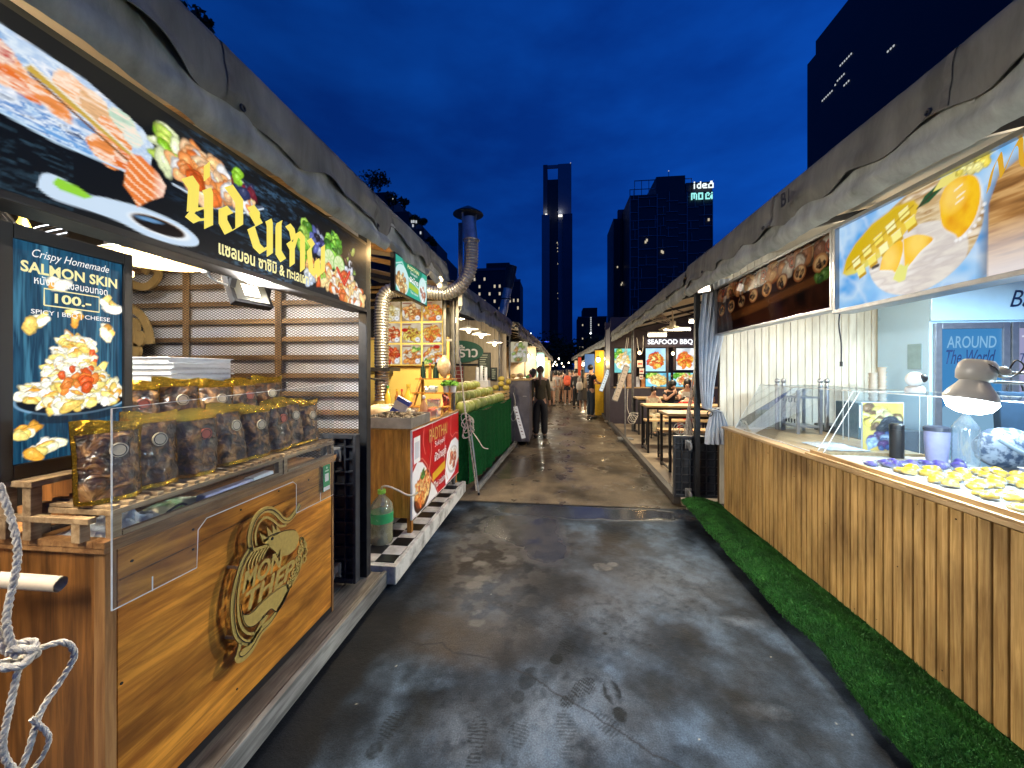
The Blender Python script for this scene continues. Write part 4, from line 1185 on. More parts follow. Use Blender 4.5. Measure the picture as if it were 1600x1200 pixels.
def make_pouch(seed, lab):
    rnd = random.Random(seed)
    t = thing('snack_pouch', 'clear fronted gold snack pouch on the counter', 'snack pouch', (0, 0, 0), 'gold pouches of fried salmon skin')
    Wd, H, D = 0.172, 0.262, 0.10
    ph = rnd.uniform(0, 6)
    def surf(sgn):
        def f(u, v):
            z = H * v
            th = D / 2 * (1 - v ** 2.2) ** 0.7 if v < 1 else 0
            th = max(th, 0.003)
            wv = Wd / 2 * (0.94 + 0.08 * v + 0.02 * math.sin(v * 7 + ph))
            x = (u * 2 - 1) * wv
            e = max(0.0, 1 - abs(u * 2 - 1) ** 3)
            wr = 0.011 * mnoise.noise(Vector((u * 5, v * 6, seed * 3.3 + sgn))) + 0.005 * mnoise.noise(Vector((u * 13, v * 15, seed)))
            return (x, sgn * (th * e + 0.002) + wr * (1 if e > 0.05 else 0) + 0.012 * math.sin(v * 2.2 + ph) * v, z + (0.008 * math.sin(u * 5 + ph) if v > 0.9 else 0))
        return f
    back = MB(); back.grid(surf(1), 14, 18, flip=True); back.build('foil_back', M_gold, t, smooth=60)
    fr = MB(); fr.grid(lambda u, v: surf(-1)(0.035 + 0.93 * u, 0.05 + 0.80 * v), 16, 16); fr.build('clear_window', M_snack, t, smooth=60)
    s_ = MB(); s_.grid(lambda u, v: tuple(np.array(surf(-1)(u, 0.85 + 0.15 * v)) + np.array((0, -0.0015, 0))), 14, 5)
    s_.grid(lambda u, v: tuple(np.array(surf(-1)(u, 0.053 * v)) + np.array((0, -0.0015, 0))), 14, 3)
    for (u0, u1) in ((0.0, 0.045), (0.955, 1.0)):
        s_.grid(lambda u, v: tuple(np.array(surf(-1)(u0 + (u1 - u0) * u, 0.052 + 0.80 * v)) + np.array((0, -0.001, 0))), 3, 14)
    s_.build('foil_border', M_gold, t, smooth=60)
    c = surf(-1)(0.5 + rnd.uniform(-.12, .12), 0.62)
    l = MB(); l.cyl((c[0], c[1] - 0.001, c[2]), (c[0], c[1] - 0.006, c[2]), 0.024, n=18)
    lb = l.build('round_label', lab, t)
    l = MB(); l.tube([(c[0] + .019 * math.cos(a * .35), c[1] - 0.006, c[2] + .019 * math.sin(a * .35)) for a in range(18)], 0.0015, 4, closed=True); l.build('label_ring', M_black, lb)
    return t
P0 = [make_pouch(s, l) for s, l in ((1, M_lab1), (2, M_lab2), (3, M_lab1))]
spots = [(-1.43, 1.085, 70, 'leaning gold pouch nearest the camera, half behind the clear screen'), (-1.45, 1.235, 82, 'second pouch of the front row with two dark folds'),
         (-1.44, 1.395, 78, 'third pouch of the front row, beside the rack middle'), (-1.45, 1.565, 85, 'fourth pouch of the front row'),
         (-1.45, 1.71, 80, 'pouch standing at the inner end of the longer rack'), (-1.45, 1.86, 84, 'first pouch on the shorter rack'),
         (-1.46, 1.98, 76, 'middle pouch on the shorter rack'), (-1.46, 2.12, 82, 'last pouch at the far end of the shorter rack')]
used = set()
for i, (x, y, a, lab) in enumerate(spots):
    k = (i * 2) % 3
    o = P0[k] if k not in used else dup(P0[k])
    used.add(k)
    o.location = (x, y, 1.187); o.rotation_euler = (R(random.uniform(-5, 3)), 0, R(a + 2)); o['label'] = lab
    sc = (.97, 1.02, .98, 1.03, .96, 1.0, 1.02, .95)[i]
    o.scale = (sc, sc, sc)
rear = [(-1.72, 1.40, 68, 'rear row pouch with a red label beside the menu screen'), (-1.70, 1.56, 74, 'rear row pouch in front of the white tray stack'), (-1.70, 1.76, 70, 'rear row pouch just past the white trays'), (-1.70, 1.93, 78, 'rear row pouch between two others under the floodlight'), (-1.70, 2.11, 74, 'rear row pouch closest to the mesh screen')]
for i, (x, y, a, lab) in enumerate(rear):
    o = dup(P0[(i + 1) % 3])
    o.location = (x, y, 1.303); o.rotation_euler = (R(-4), 0, R(a)); o['label'] = lab
# --- stack of clear white tubs
M_tub = mat('white_plastic', (0.78, 0.83, 0.88), rough=0.35, scale=8, var=0.08)
t = thing('tray_stack', 'stack of white plastic takeaway trays behind the pouches', 'trays', (-2.0, 1.75, 1.0))
for i in range(14):
    b = MB(); z = 1.304 + i * 0.026
    dx = random.uniform(-.006, .006)
    b.bx(-1.78 + dx, -2.12, 1.60 + dx, 1.93 - dx, z, z + 0.019)
    b.bx(-1.77 + dx, -2.13, 1.59 + dx, 1.94 - dx, z + 0.0195, z + 0.0245)
    b.build('tray', M_tub, t, bevel=0.003)
# --- things lying on the worktop under the racks
M_film = clear('plastic_film', alpha=0.35, gloss=0.12, rough=0.15)
t = thing('plastic_bag', 'crumpled clear plastic bag lying under the near rack', 'bag', (-1.45, 1.12, 1.066))
b = MB(); b.grid(lambda u, v: (-1.365 - 0.22 * u, 1.03 + 0.22 * v, 1.069 + 0.07 * (0.5 + mnoise.noise(Vector((u * 6, v * 6, 2)))) * math.sin(u * 3.14) * math.sin(v * 3.14) + 0.01), 22, 22); b.build('film', mat('milky_film', (0.6, 0.66, 0.72), rough=0.2, scale=14, var=0.3, bump=0.6), t, smooth=50)
t = thing('sealing_machine', 'long white and blue hand sealer with a black cord on the counter', 'sealer', (-1.4, 1.6, 1.066))
b = MB(); b.bar((-1.385, 1.36, 1.092), (-1.385, 1.60, 1.092), 0.045, 0.04); b.build('body', mat('lilac_plastic', (0.40, 0.42, 0.62), rough=0.4), t, bevel=0.008)
b = MB(); b.bar((-1.385, 1.60, 1.098), (-1.39, 1.73, 1.100), 0.05, 0.035); b.build('cap', M_tub, t, bevel=0.006)
b = MB(); b.tube(smooth_path([(-1.38, 1.36, 1.09), (-1.37, 1.30, 1.078), (-1.40, 1.25, 1.075), (-1.37, 1.22, 1.10), (-1.36, 1.26, 1.115), (-1.37, 1.29, 1.09), (-1.38, 1.22, 1.075), (-1.36, 1.10, 1.075)]), 0.004, 6); b.build('cord', M_black, t, smooth=60)
t = thing('seasoning_packet', 'green and cream packet lying beside the hand sealer', 'packet', (-1.45, 1.3, 1.066))
b = MB(); b.grid(lambda u, v: (-1.40 - 0.14 * u, 1.17 + 0.28 * v, 1.072 + 0.035 * math.sin(u * 3.1) * math.sin(v * 3.1) + 0.004 * mnoise.noise(Vector((u * 8, v * 8, 1)))), 12, 14); b.build('wrapper', mat('cream_wrapper', (0.55, 0.56, 0.40), rough=0.3, scale=9, c2=(0.22, 0.32, 0.12), thr=(0.45, 0.55)), t, smooth=60)
# --- clear screen in front
M_acr = clear('acrylic', alpha=0.018, gloss=0.012)
M_edge = plain('acrylic_edge', (0.75, 0.78, 0.76), rough=0.25, var=0.05)
t = thing('acrylic_screen', 'clear acrylic screen hooked over the front of the snack counter', 'screen', (-1.30, 1.55, 0.88))
out = [(0.99, 0.895), (1.26, 0.885), (1.265, 1.02), (1.30, 1.05), (1.775, 1.05), (1.80, 1.03), (1.80, 0.885), (2.13, 0.875), (2.13, 1.525), (0.99, 1.49)]
b = MB(); b.prism(out, (-1.302, 0, 0), YP, ZP, 0.004); b.build('pane', M_acr, t)
b = MB(); b.ribbon(out[:8], 0.003, (-1.298, 0, 0), YP, ZP, 0.001); b.ribbon([out[-1], out[0]], 0.0045, (-1.298, 0, 0), YP, ZP, 0.001); b.ribbon(out[8:], 0.002, (-1.298, 0, 0), YP, ZP, 0.001)
b.ribbon([(1.105, 0.888), (1.105, 0.935)], 0.004, (-1.298, 0, 0), YP, ZP, 0.001); b.ribbon([(2.0, 0.876), (2.0, 0.925)], 0.003, (-1.298, 0, 0), YP, ZP, 0.001)
b.build('edge', M_edge, t)
# --- payment card
t = thing('payment_card', 'small green payment card taped to the far end of the counter', 'card', (-1.33, 2.12, 0.92))
b = MB(); b.bx(-1.334, -1.338, 2.085, 2.15, 0.90, 1.05); b.build('card', plain('card_green', (0.02, 0.30, 0.10)), t)
b = MB(); b.bx(-1.3335, -1.334, 2.087, 2.148, 0.902, 0.925); b.bx(-1.3335, -1.334, 2.10, 2.135, 0.955, 1.0); b.build('white_panel', M_white, t)
b = MB(); b.bx(-1.3335, -1.334, 2.10, 2.135, 1.012, 1.02); b.cyl((-1.334, 2.117, 1.034), (-1.3332, 2.117, 1.034), .007, n=10); b.build('heading', plain('card_pale', (0.5, 0.75, 0.55)), t)
# --- pipe, rope, near post
t = thing('cardboard_tube', 'cream cardboard tube poking out beside the counter end', 'tube', (-1.55, 0.95, 0.85))
b = MB(); b.cyl((-1.68, 0.90, 1.02), (-1.42, 0.955, 0.985), 0.021, n=16, cap=False); b.cyl((-1.42, 0.955, 0.985), (-1.68, 0.90, 1.02), 0.017, n=16, cap=False); b.build('tube_wall', mat('cream_card', (0.55, 0.48, 0.38), rough=0.7), t, smooth=50)
t = thing('corner_post', 'grey steel post wrapped with knotted rope at the picture edge', 'post', (-1.25, 0.70, 0))
b = MB(); b.cyl((-1.27, 0.70, 0.0), (-1.27, 0.70, 2.75), 0.016, n=12); b.cyl((-1.27, 0.70, 0), (-1.27, 0.70, 0.9), 0.028, n=12); b.build('pole', M_galv, t, smooth=40)
t = thing('rope', 'pale rope knotted and hanging in loops from the corner post', 'rope', (-1.22, 0.72, 0.6))
def twist(b, pts, r, n=3, pitch=0.05):
    pts = [Vector(p) for p in smooth_path([tuple(q) for q in pts], 10)]
    for k in range(n):
        out = []; L = 0
        for i, p in enumerate(pts):
            d = (pts[min(i + 1, len(pts) - 1)] - pts[max(i - 1, 0)]).normalized()
            if i: L += (pts[i] - pts[i - 1]).length
            u, v = frame_of(d)
            a = L / pitch * 6.283 + k * 6.283 / n
            out.append(p + (u * math.cos(a) + v * math.sin(a)) * r * 0.55)
        b.tube(out, r * 0.62, 6)
b = MB()
twist(b, [(-1.245, 0.70, 2.0), (-1.24, 0.70, 1.6), (-1.24, 0.70, 1.2), (-1.225, 0.715, 1.02), (-1.21, 0.725, 0.97)], 0.007)
twist(b, [(-1.23, 0.72, 1.35), (-1.205, 0.735, 1.2), (-1.21, 0.72, 1.05), (-1.20, 0.73, 0.96)], 0.007)
b.build('standing_part', M_rope, t, smooth=60)
b = MB()
twist(b, [(-1.205, 0.72, 0.985), (-1.185, 0.745, 0.965), (-1.20, 0.76, 0.94), (-1.225, 0.735, 0.945), (-1.205, 0.70, 0.96), (-1.18, 0.73, 0.945), (-1.195, 0.755, 0.975), (-1.22, 0.725, 0.985)], 0.008)
b.build('knot', M_rope, t, smooth=60)
b = MB()
twist(b, [(-1.20, 0.75, 0.955), (-1.185, 0.80, 0.945), (-1.18, 0.82, 0.90), (-1.19, 0.80, 0.85), (-1.20, 0.77, 0.80), (-1.205, 0.75, 0.72), (-1.21, 0.725, 0.66)], 0.0062)
twist(b, [(-1.20, 0.735, 0.94), (-1.20, 0.72, 0.86), (-1.21, 0.715, 0.76), (-1.20, 0.74, 0.68), (-1.19, 0.765, 0.64), (-1.20, 0.76, 0.58), (-1.21, 0.735, 0.55), (-1.20, 0.72, 0.50)], 0.0062)
twist(b, [(-1.20, 0.755, 0.80), (-1.185, 0.775, 0.74), (-1.20, 0.77, 0.69), (-1.21, 0.75, 0.67)], 0.005)
b.build('loop', M_rope, t, smooth=60)

# --- mesh partition between the first two stalls
def mesh_mat():
    m = bpy.data.materials.new('expanded_metal'); m.use_nodes = True
    tt = m.node_tree; tt.nodes.clear(); MATS['expanded_metal'] = m
    o = N(tt, 'ShaderNodeOutputMaterial'); tr = N(tt, 'ShaderNodeBsdfTransparent'); b = N(tt, 'ShaderNodeBsdfPrincipled')
    b.inputs['Base Color'].default_value = (0.018, 0.018, 0.02, 1); b.inputs['Roughness'].default_value = 0.5; b.inputs['Metallic'].default_value = 0.4
    tc = N(tt, 'ShaderNodeTexCoord'); sp = N(tt, 'ShaderNodeSeparateXYZ'); tt.links.new(tc.outputs['Object'], sp.inputs[0])
    def mth(op, a, bb):
        n = N(tt, 'ShaderNodeMath', _operation=op)
        for i, q in enumerate((a, bb)):
            if isinstance(q, (int, float)): n.inputs[i].default_value = q
            elif q is not None: tt.links.new(q, n.inputs[i])
        return n.outputs[0]
    u = mth('DIVIDE', sp.outputs[0], 0.034); v = mth('DIVIDE', sp.outputs[2], 0.019)
    d1 = mth('ABSOLUTE', mth('SUBTRACT', mth('FRACT', mth('ADD', u, v), None), 0.5), None)
    d2 = mth('ABSOLUTE', mth('SUBTRACT', mth('FRACT', mth('SUBTRACT', u, v), None), 0.5), None)
    wire = mth('LESS_THAN', mth('MINIMUM', d1, d2), 0.115)
    mx = N(tt, 'ShaderNodeMixShader'); tt.links.new(wire, mx.inputs[0]); tt.links.new(tr.outputs[0], mx.inputs[1]); tt.links.new(b.outputs[0], mx.inputs[2]); tt.links.new(mx.outputs[0], o.inputs[0])
    return m
t = thing('partition', 'expanded metal mesh partition over white panels and wooden battens', 'partition', (-2.4, 2.66, 0.13))
b = MB(); b.add([(-3.6, 2.615, 0.2), (-1.41, 2.615, 0.2), (-1.41, 2.615, 2.5), (-3.6, 2.615, 2.5)], [(0, 1, 2, 3)]); b.build('mesh_sheet', mesh_mat(), t)
b = MB(); b.bx(-3.6, -1.40, 2.69, 2.70, 0.2, 2.75); b.build('back_panel', mat('white_panel_sheet', (0.72, 0.74, 0.80), rough=0.5, scale=3, var=0.12), t)
for i in range(13):
    z = 2.395 - 0.135 * i
    b = MB(); b.bx(-3.6, -1.41, 2.635, 2.668, z - 0.034, z); b.build('batten', M_batten, t, bevel=0.002)
for x in (-2.80, -2.04):
    b = MB(); b.bx(x - .025, x + .025, 2.624, 2.634, 0.2, 2.6); b.build('upright', wood('batten_up', (0.42, 0.27, 0.13), (0.24, 0.14, 0.06), axis=2), t, bevel=0.002)
b = MB(); b.bx(-1.40, -1.335, 2.60, 2.66, 0.13, 2.75); b.build('corner_post', M_steel_d, t, bevel=0.004)
b = MB(); b.bx(-3.6, -1.40, 2.60, 2.612, 2.42, 2.46); b.build('top_rail', M_steel_d, t)
# scrolled cut-out ornament hung on the mesh
t = thing('scroll_ornament', 'dark scrolled cut out ornament hung on the mesh partition', 'ornament', (-3.0, 2.5, 1.9))
OO = (0, 2.52, 0); M_orn = mat('ornament_brown', (0.18, 0.12, 0.045), rough=0.5, scale=10)
b = MB(); b.ribbon(smooth_path([(-3.20, 2.28), (-3.02, 2.22), (-2.92, 2.27), (-2.90, 2.34), (-2.97, 2.37), (-3.02, 2.33)]), 0.055, OO, XP, ZP, 0.02); b.build('upper_scroll', M_orn, t)
b = MB(); b.ribbon(smooth_path([(-3.20, 2.10), (-3.05, 2.02), (-2.98, 1.90), (-2.96, 1.80)]), 0.05, OO, XP, ZP, 0.02)
for (x, z, r) in ((-3.12, 1.93, .07), (-3.06, 1.84, .06), (-3.10, 1.75, .06), (-3.18, 1.70, .06), (-3.2, 1.85, .12)):
    b.prism(arcp(x, z, r, r, 0, 345, 20), OO, XP, ZP, 0.02 + r * .05)
b.build('lower_scroll', M_orn, t)
# floodlight under the sign
t = thing('floodlight', 'black LED floodlight hanging under the salmon sign', 'floodlight', (-1.5, 1.72, 2.02))
Mr = Matrix.Rotation(R(78), 3, 'Z') @ Matrix.Rotation(R(-25), 3, 'X')
b = MB(); b.box((-1.50, 1.73, 1.985), (0.20, 0.035, 0.15), Mr); 
for k in range(6):
    b.box(Vector((-1.50, 1.73, 1.985)) + Mr @ Vector((-.08 + .032 * k, .026, 0)), (0.006, 0.02, 0.13), Mr)
b.build('housing', M_black, t, bevel=0.004)
b = MB(); b.box(Vector((-1.50, 1.73, 1.985)) + Mr @ Vector((0, -.0185, 0)), (0.165, 0.002, 0.115), Mr); b.build('glass', plain('lamp_glass', (0.30, 0.30, 0.25), rough=0.15), t)
b = MB()
for k in range(5):
    b.box(Vector((-1.50, 1.73, 1.985)) + Mr @ Vector((0, -.0205, -.028 + .014 * k)), (0.085, 0.002, 0.0085), Mr)
b.build('led_rows', emit('led_rows_glow', (1.0, 0.86, 0.72), 3.0), t)
b = MB(); b.bar((-1.49, 1.62, 1.99), (-1.47, 1.62, 2.08), 0.012, 0.03); b.bar((-1.49, 1.84, 1.99), (-1.47, 1.84, 2.08), 0.012, 0.03); b.bar((-1.47, 1.61, 2.08), (-1.47, 1.85, 2.08), 0.03, 0.01); b.build('bracket', M_black, t)
b = MB(); b.tube(smooth_path([(-1.52, 1.63, 2.0), (-1.55, 1.58, 2.02), (-1.54, 1.54, 2.06), (-1.53, 1.53, 2.13)]), 0.005, 6); b.cyl((-1.53, 1.53, 2.03), (-1.53, 1.53, 2.12), .014, n=8); b.build('cable', M_tub, t, smooth=60)
spot_light(t, Vector((-1.50, 1.73, 1.985)) + Mr @ Vector((0, -.05, 0)), 400, (1.0, 0.93, 0.83), (1.0, -0.05, -0.10), 160, 0.05)
# pendant dish lamp inside the stall, mostly behind the sign
t = thing('pendant_lamp', 'cream dish pendant lamp half hidden behind the salmon sign', 'lamp', (-2.05, 1.75, 2.15))
b = MB(); b.lathe((-2.05, 1.75, 2.17), [(0.025, 0.09), (0.05, 0.07), (0.17, 0.03), (0.23, 0.0), (0.225, -0.004), (0.16, 0.02), (0.02, 0.06)], 28); b.build('shade', plain('cream_enamel', (0.75, 0.62, 0.38), rough=0.3), t, smooth=40)
b = MB(); b.ell((-2.05, 1.75, 2.175), (0.035, 0.035, 0.04)); b.cyl((-2.05, 1.75, 2.2), (-2.05, 1.75, 2.9), 0.005, n=6); b.build('bulb', emit('warm_bulb', (1.0, 0.72, 0.38), 14.0), t, smooth=60)
point_light(t, (-2.05, 1.75, 2.12), 40, (1.0, 0.72, 0.42), 0.04)
lamp_tube('tube_lamp', 'warm tube lamp under the rafters above the salmon sign', (-1.75, 0.4, 2.74), (-1.75, 1.3, 2.74), 60, (1.0, 0.80, 0.52))
lamp_tube('tube_lamp', 'white tube lamp lighting the menu screen and pouches', (-1.95, 0.85, 2.5), (-1.95, 1.65, 2.5), 75, (0.80, 0.91, 1.0))
# amber bottle top and cable tangle above the screen
t = thing('sauce_bottle', 'amber bottle standing on a high shelf above the menu screen', 'bottle', (-2.2, 1.45, 2.1))
b = MB(); b.lathe((-2.3, 1.42, 2.10), [(0.03, 0), (0.032, 0.06), (0.03, 0.12), (0.014, 0.16), (0.014, 0.20), (0, 0.2)], 14); b.build('glass', mat('amber_glass', (0.55, 0.30, 0.04), rough=0.1), t, smooth=40)
b = MB(); b.bx(-2.1, -2.6, 1.2, 1.7, 2.07, 2.098); o = b.build('wall_shelf', M_plyd, at=(-2.3, 1.45, 2.07)); tag(o, 'small dark shelf under the amber bottle', 'shelf')
b = MB(); rr = random.Random(2)
for k in range(5):
    b.tube(smooth_path([(-1.72 - .1 * k, 1.0 + .07 * k, 2.12), (-1.70 - .1 * k, 1.05 + .07 * k, 2.05 - .01 * k), (-1.74 - .1 * k, 1.12 + .06 * k, 2.09), (-1.70 - .1 * k, 1.2 + .05 * k, 2.14)]), 0.006, 5)
o = b.build('cable', M_black, at=(-1.75, 1.1, 2.1), smooth=60); tag(o, 'black cables bunched above the menu screen', 'cable')
b = MB(); b.bx(-3.62, -3.66, -1.2, 2.7, .13, 3.2); o = b.build('back_wall', plain('dark_ply', (.05, .045, .04)), at=(-3.64, .8, .13)); tag(o, 'dark rear wall of the salmon snack stall', 'wall')
lamp_tube('tube_lamp', 'warm white tube lamp under the canopy beside the near left post', (-1.55, -0.7, 2.56), (-1.55, 0.1, 2.56), 60, (1.0, 0.9, 0.74))  # extra tube, added outside the view to light the rope and counter end
def added_ceiling_bulb(x, y, z, pw, label, color=(1, .78, .50)):  # bulbs added out of sight behind the signs to light the canvas ceilings
    t = thing('added_ceiling_bulb', label, 'lamp', (x, y, z))
    b = MB(); b.ell((x, y, z), (.03, .03, .036), 12, 8); b.build('bulb', MATS['warm_bulb'], t, smooth=60)
    b = MB(); b.cyl((x, y, z + .03), (x, y, z + .12), .016, n=8); b.build('socket', M_black, t)
    point_light(t, (x, y, z - .05), pw, color, .03)
added_ceiling_bulb(-2.0, .75, 2.70, 14, 'added warm bulb hidden behind the salmon sign to light the rafters')
# ------------------------------------------------------------------ folding platform trolleys standing on edge
def trolley(name, label, loc, rotz, wd, ht):
    t = thing('platform_trolley', label, 'trolley', loc, rotz=0)
    t.rotation_euler = (0, 0, rotz)
    # built in local axes: x across, z up, deck underside facing -y
    def bl(b, nm, m, par=None, **k):
        me_o = MB(); me_o.v, me_o.f, me_o.m = b.v, b.f, b.m
        WL[t.name] = Vector((0, 0, 0))
        o = me_o.build(nm, m, par or t, **k)
        return o
    b = MB(); b.bx(-wd / 2, wd / 2, 0.045, 0.06, 0.02, ht); bl(b, 'deck', M_blackpl, bevel=0.006)
    b = MB()
    for (x0, x1, z0, z1) in ((-wd / 2, -wd / 2 + .022, 0.02, ht), (wd / 2 - .022, wd / 2, 0.02, ht), (-wd / 2 + .022, wd / 2 - .022, 0.02, 0.05), (-wd / 2 + .022, wd / 2 - .022, ht - .03, ht)):
        b.bx(x0, x1, 0.0, 0.045, z0, z1)
    bl(b, 'rim', M_blackpl, bevel=0.005)
    b = MB()
    nx = max(2, int(wd / 0.085)); nz_ = int(ht / 0.085)
    for i in range(1, nx):
        x = -wd / 2 + wd * i / nx
        b.bx(x - .005, x + .005, 0.012, 0.046, 0.05, ht - .03)
    for i in range(1, nz_):
        z = ht * i / nz_
        b.bx(-wd / 2 + .02, wd / 2 - .02, 0.016, 0.0455, z - .005, z + .005)
    bl(b, 'ribs', M_blackpl)
    for (cx, cz) in ((-.01 if wd < .4 else -wd * .22, ht * .11), (-.01 if wd < .4 else -wd * .22, ht * .87)):
        b = MB(); b.bx(cx - .035, cx + .035, -0.006, 0.0, cz - .05, cz + .05); b.box((cx, -0.03, cz + .012), (0.03, 0.05, 0.05)); c = bl(b, 'caster', M_galv, bevel=0.002)
        b = MB()
        for (dx, dz) in ((-.027, -.04), (.027, -.04), (-.027, .04), (.027, .04)):
            b.cyl((cx + dx, -0.013, cz + dz), (cx + dx, 0, cz + dz), 0.008, n=8)
        bl(b, 'bolt', M_galv, c)
        M = Matrix.Rotation(R(90), 3, 'Y')
        b = MB(); b.lathe((cx - .014, -0.075, cz - .012), [(0.032, 0), (0.046, 0.003), (0.05, 0.012), (0.046, 0.023), (0.032, 0.026)], 20, M=M); bl(b, 'tyre', mat('grey_rubber', (0.20, 0.21, 0.22), rough=0.6) if 'grey_rubber' not in MATS else MATS['grey_rubber'], c, smooth=40)
        b = MB(); b.lathe((cx - .017, -0.075, cz - .012), [(0.012, 0), (0.03, 0.004), (0.032, 0.016), (0.03, 0.028), (0.012, 0.032)], 16, M=M); bl(b, 'hub', M_galv, c, smooth=40)
    WL[t.name] = Vector(loc)
    return t
trolley('platform_trolley', 'black plastic trolley on edge beside the varnished snack counter', (-1.47, 2.46, 0.14), 0.0, 0.255, 1.03)
trolley('platform_trolley', 'black plastic trolley on edge between the curtain and slatted counter', (1.665, 4.70, 0.10), 0.0, 0.56, 0.74)
# ================================================================== RIGHT SIDE, mango stall
M_slat = wood('slat_wood', (0.52, 0.345, 0.135), (0.32, 0.19, 0.06), axis=2, scale=11, rough=0.6, streak=22)
M_groove = plain('groove_dark', (0.07, 0.04, 0.018), rough=0.8)
M_alu = mat('aluminium', (0.38, 0.39, 0.41), rough=0.35, metal=0.8, scale=20, var=0.1)
M_cream = wood('cream_board', (0.80, 0.77, 0.66), (0.64, 0.60, 0.49), axis=2, scale=7, rough=0.6, streak=8, knots=False)
t = thing('slatted_counter', 'long counter fronted with vertical tan wooden slats', 'counter', (2.2, 2.4, 0.10))
b = MB(); b.bx(1.845, 2.62, 0.3, 4.40, 0.104, 0.975); b.build('core', M_groove, t)
b = MB()
y = 4.405; rs = random.Random(3)
while y > 0.35:
    w = 0.0500 + rs.uniform(-.001, .001)
    b.bx(1.82 + rs.uniform(-.0012, .0012), 1.8445, y - w, y, 0.112 + rs.uniform(0, .006), 0.965)
    y -= w + 0.0100
b.build('slats', M_slat, t, bevel=0.004)
b = MB(); rn = random.Random(17)
for i in range(26):
    y, z = .45 + .06 * rn.randrange(64) + rn.uniform(.02, .04), rn.choice((.16, .3, .55, .8, .92)) + rn.uniform(-.03, .03)
    b.cyl((1.822, y, z), (1.8178, y, z), rn.uniform(.002, .0042), n=8)
b.build('nail_heads', M_groove, t)
b = MB()
y = 4.405
while y > 0.35:
    b.bx(1.832, 1.8445, y - 0.0575, y - 0.052, 0.112, 0.965)
    y -= 0.060
b.build('slat_ribs', M_slat, t)
b = MB(); b.bx(1.845, 2.6, 4.4005, 4.42, 0.11, 0.97); b.build('end_panel', M_slat, t)
b = MB(); b.bx(1.80, 2.66, 0.28, 4.43, 0.9755, 0.998); b.build('worktop', wood('worktop_wood', (0.52, 0.37, 0.20), (0.38, 0.25, 0.12), axis=1, rough=0.3, streak=9, knots=False), t, bevel=0.003)
b = MB(); b.bx(1.803, 1.825, 0.28, 3.02, 0.999, 1.012); b.bx(1.838, 1.855, 0.28, 3.02, 0.999, 1.032); b.bx(1.855, 2.66, 2.985, 3.0, 0.999, 1.02); b.build('front_rail', wood('rail_wood', (0.55, 0.38, 0.19), (0.36, 0.23, 0.10), axis=1, rough=0.45, knots=False), t, bevel=0.002)
# white tray with mochi
M_paper = mat('greaseproof_paper', (0.40, 0.39, 0.36), rough=0.5, scale=7, var=0.08)
t = thing('display_tray', 'long white display tray under the yellow and purple mochi', 'tray', (2.2, 2.0, 1.0))
b = MB(); b.bx(1.87, 2.62, 0.6, 2.95, 0.9985, 1.006); b.build('paper', M_paper, t)
M_moy = mat('mochi_yellow', (0.52, 0.30, 0.008), rough=0.3, scale=18, var=0.2, bump=0.15)
M_mop = mat('mochi_purple', (0.04, 0.03, 0.22), rough=0.5, scale=18, var=0.3, bump=0.15)
M_cup = clear('clear_cup', alpha=0.10, gloss=0.10, body=(0.9, 0.95, 1.0))
def make_mochi(m, sd):
    t = thing('mochi', 'mochi', 'mochi', (0, 0, 0), 'yellow mochi in clear cups' if m is M_moy else 'purple mochi in clear cups')
    b = MB()
    b.grid(lambda u, v: (0.033 * (1 - 0.10 * math.cos(3 * u * 6.283 + sd) + .12 * mnoise.noise(Vector((math.cos(u * 6.283) * 1.6, math.sin(u * 6.283) * 1.6, sd + v * 2)))) * math.cos(u * 6.283) * math.sin(max(0.001, v * 1.75)), 0.030 * math.sin(u * 6.283) * math.sin(max(0.001, v * 1.75)), 0.012 + 0.026 * math.cos(v * 1.75) + 0.007 * mnoise.noise(Vector((math.cos(u * 6.283) * 2 * v, math.sin(u * 6.283) * 2 * v, sd)))), 20, 10)
    b.build('dough', m, t, smooth=70)
    b = MB(); b.lathe((0, 0, 0), [(0.026, 0.0), (0.034, 0.004), (0.040, 0.024), (0.044, 0.026)], 18); b.build('cup', M_cup, t, smooth=40)
    return t
rm = random.Random(8)
for m, lab, rows in ((M_mop, 'purple mochi at the far edge of the white display tray', [(2.62, 1.98, 2.5, 9), (2.70, 2.04, 2.6, 6)]), (M_moy, 'yellow mochi in a clear cup on the white display tray', [(2.50, 2.00, 2.60, 8), (2.41, 1.99, 2.6, 8), (2.29, 2.02, 2.6, 7), (2.19, 1.98, 2.6, 7), (2.08, 2.0, 2.6, 7), (1.98, 1.97, 2.55, 7), (1.86, 1.96, 2.5, 6), (1.75, 1.98, 2.4, 5)])):
    first = None
    for (yy, x0, x1, n) in rows:
        for i in range(n):
            px = x0 + (x1 - x0) * i / n + rm.uniform(-.026, .026); py = yy + rm.uniform(-.032, .032)
            if first is None or len(first) < 3:
                first = (first or []) + [make_mochi(m, 1.7 * len(first or []) + 1)]
                o = first[-1]; o['label'] = lab
            else:
                o = dup(rm.choice(first))
            s_ = rm.uniform(.92, 1.08)
            o.location = (px, py, 1.0075); o.rotation_euler = (rm.uniform(-.15, .15), rm.uniform(-.15, .15), rm.uniform(0, 6)); o.scale = (s_, s_ * rm.uniform(.85, 1.1), s_ * rm.uniform(.75, 1.25))
